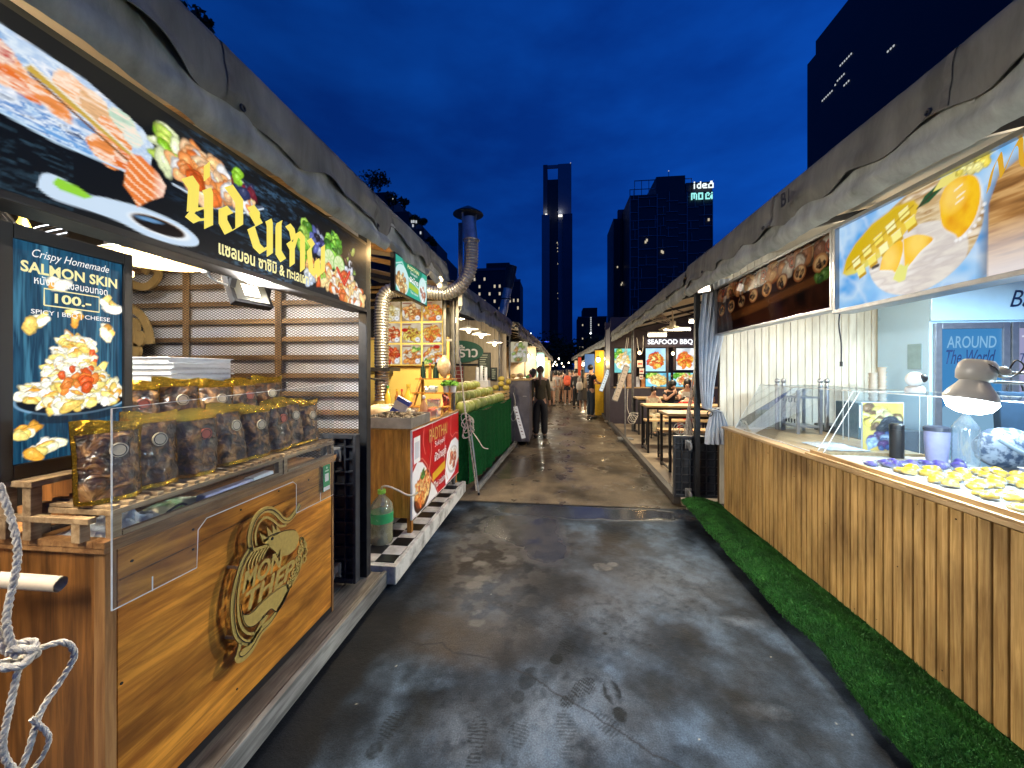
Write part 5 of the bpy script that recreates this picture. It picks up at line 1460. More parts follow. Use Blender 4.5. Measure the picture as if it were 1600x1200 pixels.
# clear lidded boxes at the back of the tray
t = thing('clear_box', 'clear plastic takeaway box lying at the back of the tray', 'box', (2.45, 1.95, 1.0))
b = MB(); b.bx(2.62, 2.85, 2.15, 2.5, 1.0, 1.05); b.build('body', clear('clear_box_plastic', alpha=0.12, gloss=0.15), t, bevel=0.006)
b = MB(); b.ribbon([(2.62, 2.15), (2.85, 2.15), (2.85, 2.5), (2.62, 2.5), (2.62, 2.15)], .004, (0, 0, 1.051), XP, YP, .003); b.build('rim', M_edge, t)
# acrylic guards
def guard(y0, y1, label, front):
    t = thing('acrylic_guard', label, 'sneeze guard', (2.1, (y0 + y1) / 2, 1.0), 'clear acrylic guards on the slatted counter')
    prof = [(1.885, 1.002), (2.13, 1.455), (2.56, 1.455), (2.56, 1.002)]
    for y in (y0, y1):
        b = MB(); b.prism([(x, z) for x, z in prof], (0, y + .002, 0), XP, ZP, 0.004); b.build('end_pane', M_acr, t)
        b = MB(); b.ribbon(prof + prof[:1], 0.005, (0, y - 0.003, 0), XP, ZP, 0.003); b.build('end_edge', M_edge, t)
    b = MB(); b.bx(2.13, 2.56, y0 + .005, y1 - .005, 1.456, 1.460); b.build('top_pane', M_acr, t)
    if front:
        b = MB(); b.add([(1.885, y0, 1.002), (1.885, y1, 1.002), (2.13, y1, 1.455), (2.13, y0, 1.455)], [(0, 1, 2, 3)]); b.build('front_pane', M_acr, t)
        b = MB(); b.add([(2.56, y0, 1.002), (2.56, y1, 1.002), (2.56, y1, 1.455), (2.56, y0, 1.455)], [(0, 1, 2, 3)]); b.build('back_pane', M_acr, t)
    b = MB(); b.cyl((2.13, y0, 1.4575), (2.13, y1, 1.4575), 0.0035, n=6); b.cyl((2.56, y0, 1.4575), (2.56, y1, 1.4575), 0.003, n=6)
    if front: b.cyl((1.885, y0, 1.004), (1.885, y1, 1.004), 0.004, n=6)
    b.build('long_edge', M_edge, t)
    for y in (y0 + (y1 - y0) * .45, y0 + (y1 - y0) * .5):
        b = MB(); b.cyl((2.5, y, 1.0), (2.5, y, 1.455), .003, n=6); b.build('rod', M_edge, t)
guard(3.03, 4.30, 'closed clear acrylic guard at the far end of the slatted counter', True)
guard(1.0, 2.97, 'open fronted clear acrylic guard over the mochi tray', False)
# small metal rack inside the far guard
t = thing('metal_rack', 'small aluminium two shelf rack seen through the far acrylic guard', 'rack', (2.35, 4.1, 1.0))
b = MB()
for (x, y) in ((2.30, 3.95), (2.50, 3.95), (2.30, 4.2), (2.50, 4.2)):
    b.bx(x - .012, x + .012, y - .008, y + .008, 1.0, 1.42)
b.build('upright', M_alu, t)
for z in (1.06, 1.34):
    b = MB(); b.bx(2.29, 2.51, 3.95, 4.2, z, z + .015); b.build('shelf', M_alu, t)
b = MB()
for i in range(5):
    for z in (1.1, 1.3): b.bx(2.286, 2.2875, 3.97 + i * .045, 3.99 + i * .045, z, z + .04)
b.build('slots', M_steel_d, t)
for i, (x, y) in enumerate(((2.27, 4.24), (2.33, 4.24), (2.68, 4.24), (2.74, 4.24))):
    b = MB(); b.lathe((x, y, 1.0), [(0.020, 0), (0.02, .46), (0.016, .47), (.012, .48)], 14); b.ell((x, y, 1.50), (0.024, 0.024, 0.026)); o = b.build('steel_shaker', M_alu, at=(x, y, 1.0), smooth=50)
    tag(o, 'round topped steel shaker behind the far acrylic guard', 'shaker', 'steel shakers by the plank wall')
# cups
for i, (x, n) in enumerate(((3.10, 1.52), (3.18, 1.58))):
    t = thing('cup_stack', ['shorter stack of paper cups beside the plank wall', 'taller stack of paper cups next to the freezer'][i], 'cups', (x, 4.15, 1.05))
    b = MB(); k = 13
    for j in range(k):
        z = 1.05 + (n + .05 - 1.05) * j / k
        b.lathe((x, 4.15, z), [(0.026, 0), (0.036, .05), (0.039, .052), (0.036, .055)], 16)
    b.build('cups', plain('paper_cup', (0.50, 0.44, 0.36)), t, smooth=40)
b = MB(); b.bx(2.75, 3.36, 3.9, 4.45, 0.10, 1.05); o = b.build('side_cabinet', plain('dark_cabinet', (0.06, 0.07, 0.08), rough=.3), at=(3.05, 4.2, .1), bevel=.005); tag(o, 'dark side cabinet under the paper cups', 'cabinet')
t = thing('cash_box', 'dark teal machine with a red lettered panel behind the guard', 'machine', (2.85, 3.95, 1.05))
b = MB(); b.bx(2.66, 2.98, 3.72, 4.0, 1.0, 1.32); b.build('body', mat('teal_metal', (0.05, 0.10, 0.12), rough=.3), t, bevel=.01)
b = MB(); b.bx(2.665, 2.76, 3.715, 3.719, 1.10, 1.30); p_ = b.build('panel', M_white, t)
text('Sw', (2.71, 3.714, 1.265), XP, ZP, .07, .04, plain('red_ink', (0.5, 0.04, 0.04)), p_)
# security camera
t = thing('security_camera', 'small white ball security camera standing on the acrylic guard', 'camera', (2.30, 2.75, 1.46))
b = MB(); b.lathe((2.30, 2.75, 1.461), [(0.046, 0), (0.05, .012), (0.046, .034), (.03, .045)], 24); b.build('base', M_white, t, smooth=40)
b = MB(); b.ell((2.30, 2.75, 1.548), (.047, .047, .047), 22, 14); hd = b.build('head', M_white, t, smooth=60)
b = MB(); b.ell((2.317, 2.716, 1.555), (.027, .018, .027), 16, 10); b.build('lens', M_black, hd, smooth=60)
# desk lamp
M_lampg = mat('lamp_grey', (0.42, 0.41, 0.37), rough=0.35, scale=8, var=0.06)
LP = Vector((1.92, 2.02, 1.47))
t = thing('desk_lamp', 'grey swing arm desk lamp glowing over the mochi', 'lamp', tuple(LP))
Ml = Matrix.Rotation(R(12), 3, 'Y')
b = MB(); b.lathe(LP, [(0.088, -0.005), (0.090, 0.012), (0.078, 0.035), (0.055, 0.07), (0.047, 0.085), (0.062, 0.095), (0.066, 0.13), (0.062, 0.165), (0.05, 0.182), (0.0, 0.186)], 28, M=Ml); b.build('shade', M_lampg, t, smooth=50)
b = MB(); b.lathe(LP + Vector((0, 0, -0.035)), [(0.0, -0.035), (0.04, -0.03), (0.072, -0.012), (0.088, 0.020), (0.084, 0.034), (0.0, 0.036)], 28, M=Ml); b.build('diffuser', emit('lamp_cool_white', (0.80, 0.93, 1.0), 16.0), t, smooth=60)
b = MB(); b.cyl(LP + Vector((.02, 0, .085)), (2.75, 1.95, 1.505), .0065, n=8); b.cyl(LP + Vector((.10, 0, .125)), (2.75, 1.95, 1.56), .0065, n=8); b.cyl((2.75, 1.95, 1.0), (2.75, 1.95, 1.6), .012, n=8); b.build('arm', M_steel, t, smooth=40)
b = MB(); b.ell(LP + Vector((.125, -.01, .125)), (.032, .02, .028)); b.build('joint', M_lampg, t, smooth=60)
b = MB(); b.tube(smooth_path([tuple(LP + Vector((.0, -.02, .185))), tuple(LP + Vector((.03, -.068, .15))), tuple(LP + Vector((.08, -.05, .11))), tuple(LP + Vector((.15, -.03, .11))), tuple(LP + Vector((.19, -.03, .15))), tuple(LP + Vector((.16, -.03, .18))), tuple(LP + Vector((.13, -.03, .14)))]), .0035, 6); b.build('cord', M_black, t, smooth=60)
point_light(t, LP + Vector((-.01, 0, -.10)), 60, (0.62, 0.84, 1.0), 0.06)
# second lamp partly out of frame
t = thing('ring_lamp', 'small cool white lamp glowing at the right picture edge', 'lamp', (2.32, 2.05, 1.2))
b = MB(); b.ell((2.40, 2.03, 1.17), (.045, .045, .045), 16, 10); b.build('bulb', MATS['lamp_cool_white'], t, smooth=60)
b = MB(); b.cyl((2.40, 2.03, 1.0), (2.40, 2.03, 1.13), .015, n=10); b.build('stem', M_white, t)
point_light(t, (2.40, 2.03, 1.25), 14, (0.6, 0.85, 1.0), 0.05)
# drinks and clutter behind the mochi
t = thing('tumbler', 'lilac steel tumbler with a dark lid behind the purple mochi', 'tumbler', (2.47, 2.80, 1.0))
b = MB(); b.lathe((2.47, 2.80, 1.0), [(.046, 0), (.05, .01), (.058, .12), (.062, .21)], 24); b.build('cup', plain('lilac_paint', (0.30, 0.32, 0.52), rough=.35), t, smooth=40)
b = MB(); b.lathe((2.47, 2.80, 1.21), [(.064, 0), (.064, .025), (.05, .032)], 24); b.build('lid', plain('slate_lid', (0.05, 0.06, 0.09), rough=.3), t, smooth=40)
t = thing('flask', 'black insulated flask beside the lilac tumbler', 'flask', (2.33, 2.92, 1.0))
b = MB(); b.lathe((2.33, 2.92, 1.0), [(.036, 0), (.038, .01), (.038, .20)], 18); b.build('body', M_black, t, smooth=40)
b = MB(); b.lathe((2.33, 2.92, 1.201), [(.039, 0), (.039, .03), (.03, .04)], 18); b.build('cap', M_steel_d, t, smooth=40)
t = thing('water_bottle', 'ribbed clear water bottle under the desk lamp', 'bottle', (2.58, 2.74, 1.0))
b = MB(); pr = [(.055, 0)] + [(.06 + .004 * (i % 2), .01 + .018 * i) for i in range(14)] + [(.03, .3), (.017, .32), (.017, .345)]
b.lathe((2.58, 2.74, 1.0), pr, 20); b.build('body', clear('bottle_plastic', alpha=.2, gloss=.18, body=(.7, .85, .95)), t, smooth=50)
b = MB(); b.lathe((2.58, 2.74, 1.345), [(.019, 0), (.019, .02), (0, .021)], 12); b.build('cap', M_white, t)
t = thing('picture_card', 'upright yellow mooncake picture card behind the black flask', 'card', (2.42, 3.25, 1.0))
p = Paint(.28, .36, .006, S(225, 190, 90)); p.heap(.12, .26, .13, .08, 40, .03, [S(235, 200, 80), S(250, 225, 150), S(120, 80, 30)], 2); p.heap(.2, .18, .07, .05, 14, .03, [S(15, 15, 20), S(40, 40, 50)], 3); p.heap(.14, .07, .14, .06, 30, .025, [S(80, 50, 110), S(150, 170, 200), S(60, 90, 150)], 4)
p.mesh('print', (2.32, 3.2, 1.0), XP, ZP, M_print, t)
b = MB(); b.bx(2.315, 2.605, 3.203, 3.21, 1.0, 1.365); b.build('backing', M_white, t)
t = thing('tote_bag', 'blue floral tote bag slumped beside the water bottle', 'bag', (2.85, 2.75, 1.0))
b = MB(); b.ell((2.84, 2.78, 1.11), (.17, .09, .13), 20, 12, jit=.04); b.build('cloth', mat('floral_cloth', (0.30, 0.36, 0.45), rough=.8, scale=18, c2=(.05, .08, .14), thr=(.45, .55)), t, smooth=60)
b = MB(); b.tube(smooth_path([(2.72, 2.70, 1.18), (2.80, 2.68, 1.12), (2.90, 2.68, 1.07), (2.97, 2.70, 1.1), (2.95, 2.72, 1.2)]), .012, 8); b.build('strap', plain('strap_blue', (.25, .33, .42)), t, smooth=60)
t = thing('folded_sign', 'dark navy shopping bag hanging in front of the freezer doors', 'bag', (3.1, 3.1, 1.0))
b = MB(); b.prism([(3.10, 1.08), (3.32, 1.10), (3.34, 1.45), (3.08, 1.46)], (0, 3.1, 0), XP, ZP, .05); b.build('cloth', mat('navy_cloth', (.012, .04, .08), rough=.8), t, bevel=.01)
b = MB(); b.tube(arcp(3.21, 1.46, .05, .07, 0, 180, 10) and [(x, 3.08, z) for x, z in arcp(3.21, 1.46, .05, .07, 0, 180, 10)], .006, 6); b.build('handle', M_black, t)
t = thing('napkin_pack', 'flat clear pack of napkins lying inside the far guard', 'napkins', (2.2, 3.4, 1.0))
b = MB(); b.grid(lambda u, v: (2.05 + .3 * u, 3.15 + .35 * v, 1.003 + .03 * math.sin(u * 3.14) * math.sin(v * 3.14) + .006 * mnoise.noise(Vector((u * 9, v * 9, 4)))), 14, 14); b.build('wrap', mat('napkin_white', (.62, .66, .7), rough=.25, scale=20, var=.2), t, smooth=50)
# display freezer
M_blue = plain('freezer_blue', (0.42, 0.62, 0.80), rough=0.3, var=.05, scale=2)
t = thing('display_freezer', 'tall pale blue display freezer with lettered glass doors', 'freezer', (4.15, 4.2, 0.1))
b = MB(); b.bx(3.42, 5.0, 3.945, 4.52, 0.11, 2.50); b.build('cabinet', M_blue, t, bevel=.006)
b = MB(); b.bx(3.42, 5.0, 3.925, 3.9445, 2.06, 2.49); h_ = b.build('header', plain('header_blue', (0.48, 0.72, 0.92), rough=.15, var=.03), t, bevel=.004)
text('Ba', (4.13, 3.922, 2.25), XP, ZP, .17, .15, plain('navy_ink', (0.01, 0.03, 0.10)), h_, shear=.35)
M_dk = MATS['navy_ink']
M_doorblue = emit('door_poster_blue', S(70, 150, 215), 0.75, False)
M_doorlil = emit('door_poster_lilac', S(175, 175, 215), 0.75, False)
for i, (x0, x1, mm) in enumerate(((3.445, 4.045, M_doorblue), (4.06, 4.66, M_doorlil))):
    b = MB()
    for (a0, a1, c0, c1) in ((x0, x0 + .055, .5, 2.04), (x1 - .055, x1, .5, 2.04), (x0 + .055, x1 - .055, 1.985, 2.04), (x0 + .055, x1 - .055, .5, .56)):
        b.bx(a0, a1, 3.915, 3.94, c0, c1)
    d = b.build('door_frame', M_alu, t, bevel=.004)
    b = MB(); b.bx(x0 + .055, x1 - .055, 3.93, 3.938, .56, 1.985); g = b.build('door_poster', mm, d)
    xc = (x0 + x1) / 2
    if i == 0:
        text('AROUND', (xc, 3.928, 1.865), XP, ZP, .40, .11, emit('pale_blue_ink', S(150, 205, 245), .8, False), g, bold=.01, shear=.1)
        text('The World', (xc - .005, 3.928, 1.73), XP, ZP, .40, .13, M_dk, g, shear=.4, bold=.012)
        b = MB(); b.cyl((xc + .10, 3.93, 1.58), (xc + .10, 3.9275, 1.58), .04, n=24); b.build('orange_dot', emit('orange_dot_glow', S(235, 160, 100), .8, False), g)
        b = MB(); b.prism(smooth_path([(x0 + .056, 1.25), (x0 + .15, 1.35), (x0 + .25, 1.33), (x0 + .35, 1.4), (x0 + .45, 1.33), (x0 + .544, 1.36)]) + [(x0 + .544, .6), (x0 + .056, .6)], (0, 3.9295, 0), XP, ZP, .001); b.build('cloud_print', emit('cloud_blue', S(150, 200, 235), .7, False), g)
    else:
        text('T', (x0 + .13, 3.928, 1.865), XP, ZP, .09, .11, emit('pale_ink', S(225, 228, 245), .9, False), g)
        text('To', (x0 + .12, 3.928, 1.72), XP, ZP, .10, .08, M_dk, g, shear=.35)
b = MB(); b.bx(3.4145, 3.4195, 4.02, 4.16, 1.62, 1.86); b.build('rating_plate', plain('plate_grey', (.25, .38, .42)), t)
# plank side wall
t = thing('plank_wall', 'cream plank side wall behind the acrylic guards', 'wall', (2.7, 4.6, 0.1))
b = MB(); b.bx(1.83, 5.1, 4.575, 4.60, .11, 2.95); b.build('backing', M_groove, t)
b = MB(); x = 1.84; rw = random.Random(9)
while x < 5.0:
    w = .0685 + rw.uniform(-.003, .003)
    b.bx(x, x + w, 4.555 + rw.uniform(0, .003), 4.5745, .11, 2.95); x += w + .006
b.build('planks', M_cream, t, bevel=.002)
# signs
t = thing('light_box_sign', 'lit sign showing cut mango and yellow mango buns', 'sign', (1.8, 1.7, 1.97))
b = MB()
Y1, Y0 = 2.645, 0.72
for (a0, a1, c0, c1) in ((Y0, Y0 + .022, 1.962, 2.515), (Y1 - .022, Y1, 1.962, 2.515), (Y0 + .022, Y1 - .022, 1.962, 1.985), (Y0 + .022, Y1 - .022, 2.492, 2.515)):
    b.bx(1.742, 1.86, a0, a1, c0, c1)
b.bx(1.77, 1.855, Y0 + .022, Y1 - .022, 1.985, 2.492)
b.build('housing', M_alu, t, bevel=.002)
PW, PH = Y1 - Y0 - .044, .507
p = Paint(PW, PH, .0055, S(120, 185, 240))
p.tex(np.ones_like(p.X), [S(45, 130, 220), S(120, 185, 238), S(185, 215, 242), S(75, 160, 230)], 3.2, 7, 1.0, 1.4)
p.mix(np.clip(1 - np.abs(np.sin((p.X * 5 + p.Y * 3 + p.nz(4, 3)) * 2)) * 4, 0, 1) * .3, S(235, 242, 250))
WD = [S(196, 164, 116), S(225, 205, 165), S(170, 132, 82), S(238, 224, 200)]
m = p.m_ell(.52, .26, .30, .255, .25); p.tex(m, WD, 5, 3, 1.0, 4.5); p.mix(p.m_ell(.52, .26, .30, .255, .25) - p.m_ell(.52, .265, .292, .25, .25) > .4, S(170, 140, 100)) if False else None
p.mix(np.clip((p.m_ell(.46, .13, .3, .2, .2)) * .55, 0, 1) * m, S(228, 232, 240))
m2 = p.m_poly([(.83, 0), (.835, .30), (.87, .40), (.98, .45), (1.4, .47), (1.9, .44), (1.9, 0)])
p.mix(p.m_poly([(.80, 0), (.815, .30), (.86, .42), (.98, .47), (1.4, .49), (1.9, .46), (1.9, 0)], .04) * .6, S(95, 70, 50))
p.tex(m2, [S(120, 80, 40), S(170, 120, 65), S(210, 165, 105), S(150, 105, 55)], 6, 11, .6, 6)
p.mix(m2 * np.clip((.22 - p.Y) / .2, 0, 1) * .8, S(235, 232, 235))
# cut mango
mg = [(.03, .22), (.06, .30), (.13, .37), (.25, .44), (.40, .475), (.50, .465), (.53, .425), (.50, .36), (.43, .30), (.33, .25), (.22, .215), (.12, .195), (.06, .2)]
p.poly(mg, S(232, 196, 60)); mk = p.m_poly(mg, .03)
p.mix(mk * np.clip((p.Y - .16 - .45 * p.X) * 12, 0, 1), S(210, 175, 15)); p.mix(mk * np.clip((.06 - (p.Y - .17 - .18 * p.X)) * 18, 0, 1) * .8, S(215, 225, 130))
for i in range(5):
    for j in range(2):
        cx, cy = .135 + .078 * i + (.0 if j else .035), .262 + .040 * i - (.0 if j else .06)
        q = [(cx + dx * .91 - dy * .41, cy + dx * .41 + dy * .91) for dx, dy in ((-.03, -.022), (.026, -.026), (.032, .018), (-.024, .022))]
        sd = [(x + .008, y - .016) for x, y in q]
        p.poly(sd, S(196, 152, 12)); p.poly(q, (S(248, 238, 140), S(244, 226, 96), S(250, 246, 178))[(i + 2 * j) % 3]); p.line(q[2:], .004, S(255, 252, 215), .8)
p.line([(.06, .235), (.2, .30), (.36, .375), (.5, .44)], .008, S(180, 145, 25))
# leaves and a second mango peeping in
p.poly([(.52, .415), (.56, .46), (.62, .485), (.69, .495), (.64, .455), (.58, .42)], S(28, 80, 48)); p.line([(.52, .415), (.6, .455), (.70, .507)], .007, S(60, 50, 30))
p.poly([(.60, .46), (.64, .507), (.86, .507), (.78, .475), (.70, .46)], S(235, 222, 120)); p.heap(.76, .49, .08, .02, 9, .02, [S(245, 235, 150), S(225, 205, 80)], 4)
# buns
def bun(pts, hi):
    q = smooth_path(pts + pts[:1], 6)
    p.mix(p.m_poly([(x + .006, y - .008) for x, y in q], .02) * .9, S(245, 243, 238))
    m = p.m_poly(q, .005); p.tex(m, [S(240, 180, 8), S(246, 195, 25), S(228, 150, 5)], 8, 5); p.mix(m * p.m_ell(hi[0], hi[1], .05, .06, 0, .05) * .6, S(255, 226, 120))
bun([(.63, .40), (.66, .455), (.725, .47), (.785, .44), (.805, .36), (.785, .27), (.745, .22), (.715, .205), (.70, .225), (.645, .285)], (.69, .40))
bun([(.30, .17), (.32, .235), (.37, .275), (.43, .29), (.445, .25), (.43, .19), (.40, .135), (.375, .15)], (.36, .22))
bun([(.445, .29), (.51, .29), (.57, .265), (.60, .235), (.54, .20), (.48, .15), (.455, .14), (.45, .2)], (.52, .25))
p.poly([(.40, .135), (.425, .17), (.455, .15), (.475, .16), (.455, .08), (.42, .075), (.385, .10)], S(225, 225, 120))
for (x, y) in ((.70, .42), (.71, .385), (.705, .36)): p.line([(x, y), (x + .03, y + .012)], .006, S(255, 250, 225))
p.line([(.29, .20), (.255, .195)], .018, S(40, 28, 25))
for i in range(30):
    a = i * .21; p.ell(.715 + .1 * math.cos(a) + .005 * math.sin(i * 7), .335 - .14 * abs(math.sin(a)) * (1 if i < 30 else 0), .008, .008, S(250, 250, 248), op=.8) if math.cos(a) > -.2 and i > 15 else None
bun([(1.02, .36), (1.1, .42), (1.25, .43), (1.4, .36), (1.42, .22), (1.3, .1), (1.12, .09), (1.03, .2)], (1.15, .35)); bun([(1.5, .38), (1.65, .4), (1.75, .3), (1.72, .15), (1.55, .12)], (1.6, .3))
p.mesh('picture', (1.7685, Y1 - .022, 1.985), YN, ZP, M_pic, t)
b = MB(); OM = (1.7675, Y1 - .022, 1.985)
b.nib(smooth_path([(.835, .36), (.85, .43), (.872, .475), (.878, .46), (.885, .40), (.90, .43), (.93, .49), (.945, .49), (.948, .43), (.962, .405), (.985, .43)]), .03, R(60), OM, YN, ZP, .001); b.nib([(.985, .45), (1.02, .47)], .018, R(70), OM, YN, ZP, .001)
b.build('script_letter', emit('gold_letter', S(225, 170, 30), .9, False), t)
t = thing('banner_sign', 'unlit glossy banner of brown pastries beside the mango sign', 'sign', (1.8, 3.55, 2.0))
b = MB()
Y1, Y0 = 4.49, 2.665
for (a0, a1, c0, c1) in ((Y0, Y0 + .022, 1.992, 2.52), (Y1 - .022, Y1, 1.992, 2.52), (Y0 + .022, Y1 - .022, 1.992, 2.012), (Y0 + .022, Y1 - .022, 2.498, 2.52)):
    b.bx(1.752, 1.84, a0, a1, c0, c1)
b.bx(1.775, 1.835, Y0 + .022, Y1 - .022, 2.012, 2.498)
b.build('housing', M_alu, t, bevel=.002)
p = Paint(Y1 - Y0 - .044, .486, .0065, S(42, 22, 14))
p.tex(np.ones_like(p.X), [S(20, 10, 8), S(58, 30, 18), S(30, 15, 10)], 4, 3)
p.poly([(0, .16), (.9, .20), (1.78, .26), (1.78, .20), (.9, .13), (0, .08)], S(100, 60, 30), .03)
BR = [S(150, 90, 50), S(185, 125, 75), S(120, 60, 30), S(205, 160, 110)]
for i in range(9):
    x = .1 + .2 * i
    p.heap(x, .40 + .01 * (i % 3), .085, .05, 10, .045, BR + [S(200, 190, 180)], i, 1.3)
    if i % 2 == 0: p.ell(x + .05, .41, .04, .045, S(170, 60, 35)); p.ell(x + .05, .41, .03, .034, S(60, 25, 18)); p.ell(x + .05, .41, .018, .02, S(190, 90, 50))
for i in range(8):
    x = .12 + .22 * i
    p.ell(x, .235 + .012 * i, .075, .062, BR[i % 3], .2); p.ell(x, .235 + .012 * i, .06, .048, S(225, 185, 135), .2); p.heap(x, .235 + .012 * i, .042, .03, 10, .014, [S(40, 25, 20), S(90, 60, 40), S(150, 120, 80)], i + 30)
p.heap(1.68, .22, .05, .03, 6, .025, [S(50, 90, 40), S(80, 120, 50)], 50)
for i in range(5): p.rect(.2 + .32 * i, .32 + .32 * i, .462, .470, S(200, 195, 185))
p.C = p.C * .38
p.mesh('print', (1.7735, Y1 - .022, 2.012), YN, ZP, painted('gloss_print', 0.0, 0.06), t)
b = MB(); b.tube(smooth_path([(1.80, 2.66, 2.0), (1.79, 2.66, 1.9), (1.80, 2.655, 1.78), (1.79, 2.64, 1.66)]), .004, 6); b.cyl((1.79, 2.64, 1.66), (1.79, 2.64, 1.63), .008, n=8)
o = b.build('hanging_cable', M_black, at=(1.8, 2.65, 1.63), smooth=60); tag(o, 'black plug cable dangling between the two right hand signs', 'cable')
lamp_tube('tube_lamp', 'warm tube lamp under the canopy behind the pastry banner', (2.4, 2.2, 2.80), (2.4, 3.6, 2.80), 34, (1.0, 0.80, 0.52))
lamp_tube('tube_lamp', 'cool white tube lamp in front of the blue freezer', (2.9, 2.6, 2.42), (3.8, 2.6, 2.42), 150, (0.62, 0.84, 1.0))
# curtain
t = thing('curtain', 'pale grey canvas curtain tied back against the corner post', 'curtain', (1.75, 4.64, 0.3))
def cur(u, v):
    z = 0.78 + 1.85 * v
    k = abs(z - 1.18)
    wd = .05 + .10 * min(1, k / .9) + (.05 if z < 1.18 else 0) * min(1, k / .25)
    cx = 1.70 + .0 + (.10 if z < 1.18 else .05 * (z - 1.18)) + .02 * math.sin(z * 3)
    x = cx + (u - .5) * 2 * wd
    yy = 4.53 + .022 * math.sin(u * 34 + 1.2 * math.sin(z * 2)) + .012 * mnoise.noise(Vector((u * 8, z * 2, 3)))
    return (x, yy, z)
b = MB(); b.grid(cur, 60, 50); b.build('cloth', mat('curtain_cloth', (0.50, 0.55, 0.62), rough=.85, scale=9, var=.12, bump=.2), t, smooth=60, solid=.003)
b = MB(); b.tube([(1.755 + .068 * math.cos(a * .4), 4.53 + .045 * math.sin(a * .4), 1.18 + .01 * math.sin(a)) for a in range(16)], .007, 6, closed=True); b.build('tie', M_rope, t, smooth=60)
b = MB(); b.tube([(1.70 + .028 * math.cos(a * .4), 4.475, 1.13 + .028 * math.sin(a * .4)) for a in range(16)], .006, 6, closed=True); b.build('ring', M_steel_d, t, smooth=60)
t = thing('stall_post', 'dark steel post behind the tied canvas curtain', 'post', (1.66, 4.66, 0))
b = MB(); b.bx(1.60, 1.655, 4.63, 4.685, 0, 2.7); b.build('pole', M_steel_d, t, bevel=.003)
b = MB(); b.bx(1.57, 1.685, 4.60, 4.715, 0, .012); b.build('foot_plate', M_steel_d, t)

# added floodlight, hidden behind the canvas edge to light the stalls opposite
t = thing('floodlight', 'added LED floodlight hidden behind the right canvas edge to light the left counter', 'floodlight', (1.60, 4.35, 2.5))
Mf = Matrix.Rotation(R(-45), 3, 'Z') @ Matrix.Rotation(R(-22), 3, 'X')
Mf = Vector((-1, -.95, -.6)).to_track_quat('-Y', 'Z').to_matrix()
b = MB(); b.box((1.60, 4.36, 2.50), (.17, .035, .11), Mf); b.build('housing', M_black, t, bevel=.004)
b = MB(); b.box(Vector((1.60, 4.36, 2.50)) + Mf @ Vector((0, -.019, 0)), (.13, .002, .075), Mf); b.build('led_panel', emit('added_led_glow', (1.0, .88, .72), 6.0), t)
b = MB(); b.bar((1.60, 4.36, 2.55), (1.58, 4.40, 2.74), .012, .03); b.build('bracket', M_black, t)
spot_light(t, Vector((1.60, 4.36, 2.50)) + Mf @ Vector((0, -.05, 0)), 620, (1.0, .86, .66), (-1, -.95, -.55), 130, .05)
added_ceiling_bulb(2.35, 1.45, 2.66, 16, 'added warm bulb hidden behind the mango sign to light the canvas', (1, .80, .58))
added_ceiling_bulb(2.3, 3.4, 2.66, 12, 'added warm bulb hidden behind the pastry banner to light the canvas')
# ================================================================== LEFT SIDE, noodle stall
M_ywall = plain('yellow_paint', (0.78, 0.60, 0.16), rough=.6, var=.08, scale=3)
M_yel = plain('yellow_board', (0.70, 0.55, 0.14), rough=.5, var=.05)
M_pine = wood('pine_plank', (0.66, 0.32, 0.05), (0.38, 0.15, 0.02), axis=2, scale=8, rough=.45, streak=9)
M_bam = mat('bamboo', (0.55, 0.36, 0.13), rough=.5, scale=8, var=.3)
t = thing('partition_wall', 'yellow painted wall behind the nine picture menu board', 'wall', (-1.9, 4.98, .17))
b = MB(); b.bx(-3.2, -1.32, 4.96, 4.99, .17, 2.02); b.build('panel', M_ywall, t)
b = MB(); b.bx(-3.2, -1.32, 4.985, 4.995, 2.02, 2.8); b.build('dark_top', M_black, t)
for z in (2.04, 2.46, 2.56):
    b = MB(); b.cyl((-3.2, 4.955, z), (-1.33, 4.955, z), .018, n=8); b.build('bamboo_rail', M_bam, t, smooth=40)
for z in (2.66, 2.72):
    b = MB(); b.cyl((-3.2, 4.90, z), (-1.33, 4.90, z), .02, n=8); b.build('bamboo_rail', M_bam, t, smooth=40)
b = MB(); b.bx(-1.385, -1.32, 4.93, 4.96, .17, 2.75); b.build('edge_post', M_steel, t)
t = thing('menu_board', 'yellow board of nine noodle dish pictures with round price spots', 'menu', (-1.9, 4.9, 1.7))
b = MB(); b.bx(-2.335, -1.475, 4.91, 4.945, 1.675, 2.545); b.build('board', M_yel, t, bevel=.004)
FD = [[S(240, 220, 160), S(255, 245, 215), S(200, 170, 90)], [S(225, 160, 90), S(245, 205, 140), S(190, 110, 50)], [S(235, 120, 50), S(250, 190, 140), S(235, 170, 60)], [S(230, 100, 35), S(250, 200, 150), S(190, 70, 25)], [S(235, 190, 70), S(160, 90, 45), S(245, 215, 110)], [S(240, 160, 50), S(225, 110, 40), S(250, 205, 110)], [S(230, 95, 35), S(245, 150, 90), S(200, 60, 20)], [S(240, 225, 195), S(190, 110, 55), S(235, 150, 70)], [S(240, 230, 205), S(220, 110, 45), S(245, 180, 90)]]
